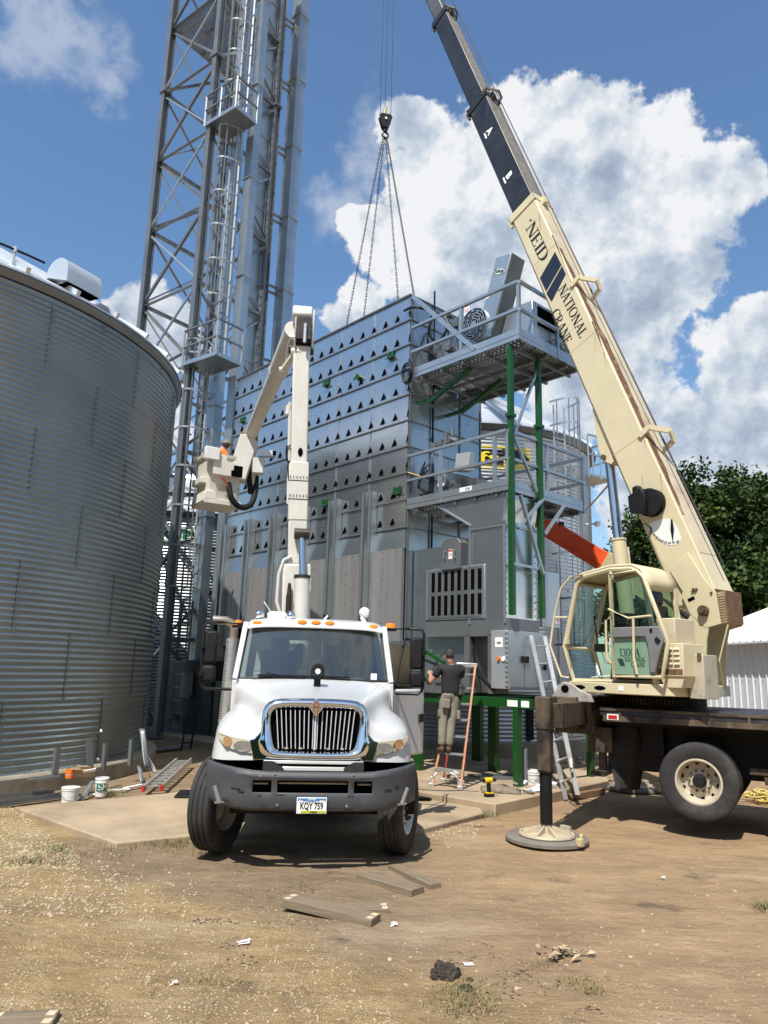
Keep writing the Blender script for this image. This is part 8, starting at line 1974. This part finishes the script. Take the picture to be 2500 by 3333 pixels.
b = MB(); b.lathe([(.100, .02), (.102, .05), (.085, .095), (.05, .115), (0, .12)], 22, lambda x, y, z: (hq.x + x, hq.y + y * 1.1, hq.z + z + .01)); b.prism([(-.075, .08), (.075, .08), (.06, .17), (-.06, .17)], .03, .042, lambda u, v, w: (hq.x + u, hq.y + v, hq.z + w)); b.build('cap', mat('grey_cap_cloth', (.22, .20, .17), .9, 0, .2, 20), wk, smooth=True)

# ------------------------------------------------------------------ loose things on the ground
def plank(pts, h, label, z0=0.0, tilt=0.0, endm=True, wid=None):
    """pts: left end front-lower pixel, right end front-lower pixel, plank width in metres; the board lies away from the camera"""
    p, q = onground(*pts[0]), onground(*pts[1]); d = (q - p); L = d.length; d.normalize(); n = Vector((-d.y, d.x, 0)); 
    o = thing('plank', label, 'plank', (p.x, p.y, gheight(p.x, p.y) + z0 - .008), math.atan2(d.y, d.x), 'loose planks on the dirt')
    w = wid or .19; b = MB(); k = 14; rows = []
    for i in range(k + 1):
        x = L * i / k; j = .003 * math.sin(x * 7 + p.x * 9); zz = tilt * (1 - i / k)
        rows.append([(x, j, zz), (x, w + j, zz), (x, w + j, h + zz), (x, j, h + zz)])
    b.grid(rows, closed=True); b.f.append((0, 1, 2, 3)); b.f.append((k * 4 + 3, k * 4 + 2, k * 4 + 1, k * 4)); bo = b.build('board', WOOD, o, bevel=.004)
    if endm:
        b = MB()
        for x in (.035, L - .035):
            for y in (.05, w - .05): b.prism([(x - .03, y - .03), (x + .02, y - .035), (x + .03, y + .03), (x - .02, y + .025)], h, h + .002, lambda u, v, w_: (u, v, w_ + tilt * (1 - u / L)))
        b.build('pale_patch', WOODE, bo)
    return o
P3 = lambda x, y: (880 + x * .3617, 2780 + y * .3617)
plank((P3(100, 492), P3(910, 636)), .07, 'nearest plank, its left end propped on another board, with pale end patches', .0, .045)
plank((P3(330, 505), P3(1073, 500)), .045, 'plank tucked under the propped plank, its right end sticking out', -.01, 0)
plank((P3(770, 195), P3(1270, 342)), .06, 'wide plank in the pair below the truck bumper, the left one', -.005, 0, False)
plank((P3(1060, 112), P3(1435, 290)), .055, 'narrow plank in the pair below the truck bumper, the right one with a broken end', -.005, 0, False, .13)
o = plank(((-60, 3362), (165, 3352)), .05, 'split plank end in the bottom left corner of the photo', 0, 0, True, .20)
pq = onground(1866, 2603); qq = onground(1972, 2583); bd_ = thing('timber', 'reddish brown timber lying beside the concrete pad edge', 'timber', pq, math.atan2(qq.y - pq.y, qq.x - pq.x))
b = MB(); b.box(0, (qq - pq).length, 0, .10, -.01, .085); b.build('board', mat('reddish_wood', (.20, .115, .06), .8, 0, .2, 3, stretch=(1, 12, 12)), bd_, bevel=.004)

def bucket(name, label, x, y, r, h, m, lidm=None, z=0.0, band=None):
    p = onground(x, y, z); o = thing(name, label, 'bucket', p)
    b = MB(); b.lathe([(0, 0), (r * .86, 0), (r * .88, .01), (r * .97, h * .72), (r * 1.03, h * .73), (r * 1.03, h * .80), (r * .98, h * .81), (r * .99, h * .88), (r * 1.05, h * .89), (r * 1.05, h * .97), (r, h), (r * .95, h), (r * .86, h * .1), (0, h * .1)] if not lidm else [(0, 0), (r * .88, 0), (r * .98, h * .78), (r * 1.03, h * .8), (r * 1.03, h * .88), (r * .98, h * .9), (r * 1.06, h * .92), (r * 1.06, h), (r * .98, h * 1.0), (0, h * .985)], 36, None); b.build('pail', m, o, smooth=True, ang=30)
    b = MB(); b.pipe([(r * 1.03 * math.cos(a), -.012 + r * .25 * -math.sin(a) - r * .8 * abs(math.sin(a)), h * .82 - h * .42 * math.sin(a)) for a in np.linspace(0, pi, 12)], .0035, 5); b.build('bail', GALVD, o)
    return o
b1_ = bucket('bucket', 'white bucket with a lid by the leaning grey tube', 226, 2610, .125, .21, PLASTW, True)
b2_ = bucket('bucket', 'slim white bucket with a green label near the left bin', 328, 2592, .100, .28, PLASTW)
f = lambda u, v, w: ((.098 + w) * math.sin(u / .098 + .25), -(.098 + w) * math.cos(u / .098 + .25), .14 + v)
b = MB(); n = 8
for i in range(n): b.prism([(-.075 + .15 * i / n, -.05), (-.075 + .15 * (i + 1) / n, -.05), (-.075 + .15 * (i + 1) / n, .065), (-.075 + .15 * i / n, .065)], .0, .002, f)
lb2 = b.build('bucket_label', mat('label_green', (.02, .16, .10), .5), b2_)
b = MB(); b.prism([(.045 * math.cos(a), .028 + .026 * math.sin(a)) for a in np.linspace(0, 2 * pi, 16, endpoint=False)], .002, .004, f); b.prism([(-.03, -.04), (.03, -.04), (.03, -.015), (-.03, -.015)], .002, .004, f); b.build('label_print', PAPER, lb2)
b = MB()
for i in range(3): b.prism([(.085 + .012 * i, -.06), (.097 + .012 * i, -.06), (.097 + .012 * i, .06), (.085 + .012 * i, .06)], .0, .002, f)
b.build('label_print', YELP, lb2)
bucket('bucket', 'white bucket standing behind the grey conduits on the pad', 1733, 2553, .15, .24, PLASTW, None, .15)
# grey tube leaning between the two buckets, long channels on the ground
p, q = onground(262, 2606), at(306, 2538, onground(306, 2590).y + .12)
o = thing('conduit', 'grey galvanised tube leaning on the bin foundation between two buckets', 'tube', p); b = MB(); b.beam((0, 0, 0), q - p, .06, .05); b.build('tube', GALV, o, bevel=.006)
for k, (a, c, lbl) in enumerate((((-60, 2612), (172, 2588), 'dark steel channel lying on the ground below the left bin, the farther one'), ((-60, 2637), (214, 2596), 'dark steel channel lying on the ground below the left bin, the nearer one'))):
    p, q = onground(*a), onground(*c); o = thing('steel_channel', lbl, 'steel channel', p, 0, 'steel channels by the left bin'); v = q - p; b = MB(); b.beam((0, 0, .02), v + Vector((0, 0, .02)), .11, .02); b.beam(Vector((0, -.05, .05)), v + Vector((0, -.05, .05)), .012, .07); b.beam(Vector((0, .05, .05)), v + Vector((0, .05, .05)), .012, .07); b.build('channel', GALVD, o)
# channels and plates standing on the bin foundation
fz_ = .27
for (bx, by, tx, ty, w, lbl) in ((180, 2531, 192, 2434, .085, 'upright steel channel leaning on the left bin, leftmost beside the orange bucket'), (295, 2520, 291, 2411, .13, 'wide flat steel plate leaning on the left bin with two bright bolts'), (340, 2510, 348, 2420, .07, 'slim steel channel leaning on the left bin beside the wide plate'), (427, 2490, 433, 2407, .075, 'steel channel leaning on the left bin nearest to its right edge')):
    p = onground(bx, by, fz_); rdir = Vector((p.x - LB.x, p.y - LB.y, 0)).normalized(); q2 = at(tx, ty, p.y + .05)
    o = thing('steel_channel', lbl, 'steel channel', p, 0, 'steel pieces leaning on the left bin'); b = MB(); b.beam((0, 0, 0), q2 - p, w, .012, up=tuple(rdir))
    if w < .12:
        tdir = Vector((-rdir.y, rdir.x, 0))
        for s in (-1, 1): b.beam(tdir * s * w / 2 + rdir * -.025, q2 - p + tdir * s * w / 2 + rdir * -.025, .010, .05, up=tuple(rdir))
    b.build('channel', GALVD, o)
    if w > .12:
        b = MB(); tdir = Vector((-rdir.y, rdir.x, 0))
        for zz in (.22, .66): c = Vector((0, 0, zz)) + (rdir * .02) + tdir * (.075); b.tube(c - tdir * .01, c + tdir * .05, .022, n=10); b.tube(c + tdir * .0, c + tdir * .015, .035, n=6)
        b.build('bolt', CHROME, o)
for k, (pts, w, lbl) in enumerate(((((462, 2372), (472, 2440), (478, 2500)), .10, 'bent sheet steel strip leaning at the right edge of the left bin'), (((470, 2400), (485, 2470), (488, 2532)), .08, 'bent sheet steel strip standing in front of the leaning one'), (((478, 2455), (495, 2490), (505, 2514)), .09, 'short bright strip of sheet steel at the foot of the pile'), (((450, 2492), (458, 2510), (464, 2550)), .07, 'curled steel strip over the corner of the bin foundation'))):
    Yk = onground(484, 2540).y + (.25 if k < 2 else .0); P = [at(x, y, Yk - .12 * i) for i, (x, y) in enumerate(pts)]; o = thing('steel_strip', lbl, 'steel strip', P[-1], 0, 'steel strips by the left bin'); b = MB()
    rows = []
    for i in range(9):
        f_ = i / 8; a = (1 - f_) ** 2; c = 2 * f_ * (1 - f_); e = f_ ** 2; c0_ = P[0] * a + P[1] * c + P[2] * e - P[-1]; tw_ = f_ * 1.1 + k; rows.append([tuple(c0_ + Vector((math.cos(tw_), math.sin(tw_), 0)) * w * s) for s in (-.5, -.2, .2, .5)])
    b.grid(rows); b.build('strip', GALVD, o, smooth=True, solid=.006)
# cardboard box and orange pail on the foundation
p = onground(226, 2532, fz_); o = thing('orange_pail', 'small orange bucket standing on the left bin foundation', 'bucket', p); b = MB(); b.lathe([(0, 0), (.062, 0), (.066, .07), (.072, .072), (.072, .10), (.066, .10), (.068, .125), (.055, .125), (.05, .02), (0, .02)], 24); b.build('pail', ORP, o, smooth=True, ang=30); b = MB(); b.lathe([(.0675, .045), (.0675, .062)], 24); b.build('label_band', mat('pink_label', (.7, .35, .25), .6), o)
p = onground(258, 2528, fz_); o = thing('cardboard_box', 'open cardboard box with white paper on the left bin foundation', 'box', p, rad(38)); b = MB(); b.box(-.18, .20, -.09, .09, 0, .012); b.box(-.18, .20, .085, .095, 0, .13); b.box(-.18, .20, -.095, -.085, 0, .11); b.box(-.185, -.175, -.09, .09, 0, .12); b.box(.195, .205, -.09, .09, 0, .10); b.beam((-.18, -.13, .14), (.0, -.10, .12), .12, .006); b.beam((.0, .12, .15), (.2, .13, .12), .1, .006); b.build('carton', CARD, o)
b = MB(); b.beam((.02, -.10, .07), (.20, -.12, .10), .14, .01, up=(0, .6, 1)); b.build('paper', PAPER, o)
p = onground(140, 2537, fz_); o = thing('steel_plates', 'two small dark steel plates lying on the bin foundation', 'steel plate', p, rad(40)); b = MB(); b.box(-.22, .10, -.05, .06, .0, .02); b.box(-.05, .25, -.03, .08, .021, .035); b.build('plate', GALVD, o)
# white splinters of trim near the lying ladder
for k, (x, y, x2, y2, lbl) in enumerate(((405, 2572, 462, 2560, 'white strip of trim lying next to the red ladder end'), (350, 2580, 420, 2574, 'white strip of trim lying between the green label bucket and the ladder'), (290, 2592, 335, 2590, 'short white strip of trim in front of the green label bucket'))):
    p, q = onground(x, y), onground(x2, y2); o = thing('trim_strip', lbl, 'trim strip', p, 0, 'white trim strips'); b = MB(); b.beam((0, 0, .03), q - p + Vector((0, 0, .03)), .06, .02); b.build('strip', PAPER, o)
p, q = onground(500, 2448), onground(600, 2436); o = thing('steel_sheet', 'long flat steel sheet lying in the shade under the tower', 'steel sheet', p); b = MB(); b.beam((0, 0, .04), q - p + Vector((0, 0, .06)), .30, .02); b.build('sheet', GALVD, o)

# things on the dryer pad
def pad(x, y): return onground(x, y, .15)
for x, r, top, lbl in ((1696, .040, 2441, 'slimmer grey conduit stub standing beside the green leg'), (1708, .055, 2437, 'thicker grey conduit stub standing beside the green leg')):
    p = pad(x, 2555); h = at(x, top, p.y).z - .15; o = thing('conduit_stub', lbl, 'conduit', p, 0, 'conduits on the pad'); b = MB(); b.lathe([(0, 0), (r, 0), (r, h), (r * .8, h), (r * .8, h - .1), (0, h - .1)], 20); b.build('tube', PVC, o, smooth=True)
p = pad(1592, 2594); o = thing('cordless_drill', 'yellow and black cordless drill standing on the pad corner', 'drill', p, rad(20))
b = MB(); b.box(-.075, .075, -.04, .04, 0, .055); b.build('battery', BLACK, o, bevel=.008); b = MB(); b.box(-.06, .06, -.045, .045, .05, .07); b.tube((-.08, 0, .245), (.05, 0, .25), .042, n=14); b.build('shell', YELP, o, bevel=.006)
b = MB(); b.beam((0, 0, .06), (-.01, 0, .23), .045, .055); b.tube((.05, 0, .25), (.12, 0, .25), .03, .02, n=12); b.tube((-.10, 0, .245), (-.08, 0, .245), .036, n=12); b.build('grip', BLACKP, o)
p = pad(1640, 2580); o = thing('tool_bag', 'slumped grey brown canvas tool bag lying behind the yellow drill', 'bag', p, rad(-8)); rows = []
for i in range(9):
    u = i / 8; rows.append([(-.36 + .62 * u + .02 * math.sin(j * 2 + i), -.13 + .26 * j / 8, (.13 - .05 * u) * math.sin(pi * min(1, max(0, j / 8))) ** .6 * (math.sin(pi * (.08 + .84 * u)) ** .5) + .012 * math.sin(i * 2.1 + j * 1.7)) for j in range(9)])
b = MB(); b.grid(rows); b.build('bag_cloth', CANVAS, o, smooth=True, solid=.02); b = MB(); b.pipe([(.2, -.05, .07), (.32, -.02, .05), (.42, -.04, .03), (.48, 0, .02)], .025, 8); b.pipe([(.1, .03, .09), (.0, .0, .13), (-.1, .02, .12)], .014, 6); b.build('strap', CANVAS, o, smooth=True)
p = pad(1720, 2576); o = thing('papers', 'white printed papers spread on the concrete pad edge', 'papers', p, rad(15)); b = MB()
for k, (dx, dy, a) in enumerate(((-.10, .02, .3), (.03, -.02, -.2), (.13, .03, .6))): b.beam(Vector((dx - .14 * math.cos(a), dy - .14 * math.sin(a), .004 + .004 * k)), Vector((dx + .14 * math.cos(a), dy + .14 * math.sin(a), .02 + .01 * k)), .20, .002)
b.build('sheets', PAPER, o); b = MB(); b.beam((.0, -.02, .033), (.06, -.03, .036), .06, .002); b.build('blue_picture', BLUEP, o)
p = pad(1765, 2563); o = thing('plastic_wrap', 'crumpled clear white plastic wrap by the leaning aluminium ladder', 'plastic wrap', p); b = MB()
for k in range(26): c = Vector((random.gauss(0, .14), random.gauss(0, .07), abs(random.gauss(.05, .04)))); a = Vector((random.gauss(0, 1), random.gauss(0, 1), random.gauss(0, .6))).normalized() * .07; e = Vector((random.gauss(0, 1), random.gauss(0, 1), random.gauss(0, .6))).normalized() * .05; b.add([c - a, c + e, c + a, c - e * .6], [(0, 1, 2), (0, 2, 3)])
b.build('film', mat('white_film', (.75, .76, .76), .3, 0, .1), o)
p = pad(1600, 2536); o = thing('steel_sheet', 'dark flat steel sheet lying on the pad behind the green leg', 'steel sheet', p, rad(14)); b = MB(); b.box(-.25, .85, -.1, .2, .0, .03); b.box(-.35, .7, .25, .32, 0, .05); b.build('sheet', GALVD, o)
p = onground(1290, 2567, .155); q = pad(1560, 2578); o = thing('power_cord', 'thin dark power cord lying along the pad edge under the step ladder', 'cord', p); b = MB(); b.pipe([Vector((0, 0, .006))] + [(q - p) * t_ + Vector((0, .06 * math.sin(t_ * 9), .006)) for t_ in (.2, .4, .6, .8, 1)], .006, 5); b.build('cable', BLACK, o)
# yellow rope heap behind the crane wheel
p = onground(2490, 2610); o = thing('rope', 'heap of yellow rope on the ground behind the crane wheel', 'rope', p); b = MB()
for k in range(16):
    cx, cy, r = random.gauss(0, .22), random.gauss(0, .12), random.uniform(.10, .26); z = .02 + .015 * k * .7; ph = random.uniform(0, 6.28)
    b.pipe([(cx + r * 1.2 * math.cos(a + ph), cy + r * .7 * math.sin(a + ph), z + .02 * math.sin(3 * a + k)) for a in np.linspace(0, 5.6, 20)], .015, 6)
b.build('rope_coils', ROPE, o, smooth=True)
# leaves, clod, tag, scraps
p = onground(1845, 3120); o = thing('dead_branch', 'broken twig with curled dry leaves lying on the dirt', 'twig', (p.x, p.y, gheight(p.x, p.y))); b = MB()
for k in range(26):
    c = Vector((random.gauss(-.02, .075), random.gauss(0, .045), random.uniform(.008, .05))); a = random.uniform(0, 6.28); l = random.uniform(.025, .05); d = Vector((math.cos(a), math.sin(a), random.uniform(-.3, .6))) * l; s = Vector((-math.sin(a), math.cos(a), random.uniform(-.2, .4))) * l * .6
    b.add([c - d, c + s * .9 + Vector((0, 0, .012)), c + d, c - s * .9 + Vector((0, 0, .012)), c], [(0, 1, 4), (1, 2, 4), (2, 3, 4), (3, 0, 4)])
b.build('dry_leaves', LEAFD, o, recalc=False); b = MB(); b.pipe([(-.10, 0, .01), (.05, .0, .03), (.15, .01, .015), (.21, .0, .012)], .005, 5); b.pipe([(.08, 0, .025), (.13, .03, .05)], .003, 5); b.build('stem', BARK, o)
for (x, y, r, h, lbl) in ((1450, 3170, .075, .085, 'dark clod of dug earth near the white paper tag'), (1520, 3215, .04, .03, 'low crumbling lump of dark earth nearer the camera than the clod'), (1330 + 200, 3185, .02, .02, 'small dark earth lump just behind the low crumbling one')):
    p = onground(x, y); bm = bmesh.new(); bmesh.ops.create_icosphere(bm, subdivisions=4, radius=1.0)
    for v in bm.verts:
        k = 1 + .35 * noise.noise(v.co * 1.8 + Vector((x, 0, 0))) + .22 * noise.noise(v.co * 5.1); v.co = Vector((v.co.x * r * k * 1.25, v.co.y * r * k, max(-.02, v.co.z * h * k)))
    me = bpy.data.meshes.new('dirt_clod'); bm.to_mesh(me); bm.free(); me.materials.append(DIRTC); o = bpy.data.objects.new('dirt_clod', me); COL.objects.link(o); o.location = (p.x, p.y, gheight(p.x, p.y)); tag(o, lbl, 'dirt clod', 'earth clods in the foreground')
p = onground(1525, 3138); o = thing('paper_tag', 'small white printed tag with a black tie lying on the dirt', 'tag', (p.x, p.y, gheight(p.x, p.y) + .004), rad(8)); b = MB(); b.box(-.033, .033, -.028, .028, .004, .006); b.build('card', PAPER, o); b = MB()
for k in range(3): b.box(-.022, .024, -.014 + .016 * k, -.008 + .016 * k, .006, .007)
b.build('print_lines', GREY, o); b = MB(); b.pipe([(-.03, 0, .006), (-.08, .01, .01), (-.13, .02, .004)], .0025, 4); b.build('tie', BLACK, o)
for (x, y, s, lbl) in ((790, 3068, .045, 'crumpled white paper scrap on the gravel beside dead leaves'), (567, 3200, .022, 'tiny white scrap on the dark gravel stain'), (1282, 3002, .03, 'small white paper scrap right of the planks'), (2158, 2852, .022, 'small white scrap on bare dirt below the crane wheel')):
    p = onground(x, y); o = thing('paper_scrap', lbl, 'paper scrap', (p.x, p.y, gheight(p.x, p.y)), 0, 'paper scraps'); b = MB()
    for k in range(5): c = Vector((random.gauss(0, s * .6), random.gauss(0, s * .4), .006 + .004 * k)); b.add([c + Vector((-s * .5, -s * .3, 0)), c + Vector((s * .5, -s * .2, .006)), c + Vector((s * .4, s * .4, .012)), c + Vector((-s * .4, s * .3, .0))], [(0, 1, 2), (0, 2, 3)])
    b.build('paper', PAPER, o)
p = onground(700, 3000); b = MB()
for (x, y, n, sx, sy) in ((700, 2990, 26, 30, 6), (640, 2985, 14, 16, 4), (760, 3075, 20, 30, 6), (1000, 2880, 24, 26, 8), (1090, 2830, 20, 24, 6), (820, 3110, 10, 30, 8), (1700, 3170, 26, 40, 10), (1550, 3110, 16, 50, 10), (1650, 3230, 16, 50, 14), (1900, 3290, 10, 30, 8), (1600, 3060, 8, 60, 10), (850, 2880, 12, 60, 14), (950, 3000, 14, 50, 10)):
    for k in range(n):
        q = onground(x + random.gauss(0, sx), y + random.gauss(0, sy)); c = Vector((q.x, q.y, gheight(q.x, q.y) + .006)); a = random.uniform(0, 6.28); l = random.uniform(.008, .022); d = Vector((math.cos(a), math.sin(a), random.uniform(-.2, .3))) * l; s = Vector((-math.sin(a), math.cos(a), random.uniform(-.2, .3))) * l * .6
        b.add([c - d, c + s, c + d, c - s], [(0, 1, 2), (0, 2, 3)])
o = b.build('leaf_litter', mat('brown_leaf_litter', (.17, .12, .08), .9, 0, .5, 30), None, recalc=False); o['kind'] = 'stuff'
for ob in list(bpy.data.objects):
    if ob.type == 'MESH' and len(ob.data.vertices) == 0: bpy.data.objects.remove(ob)
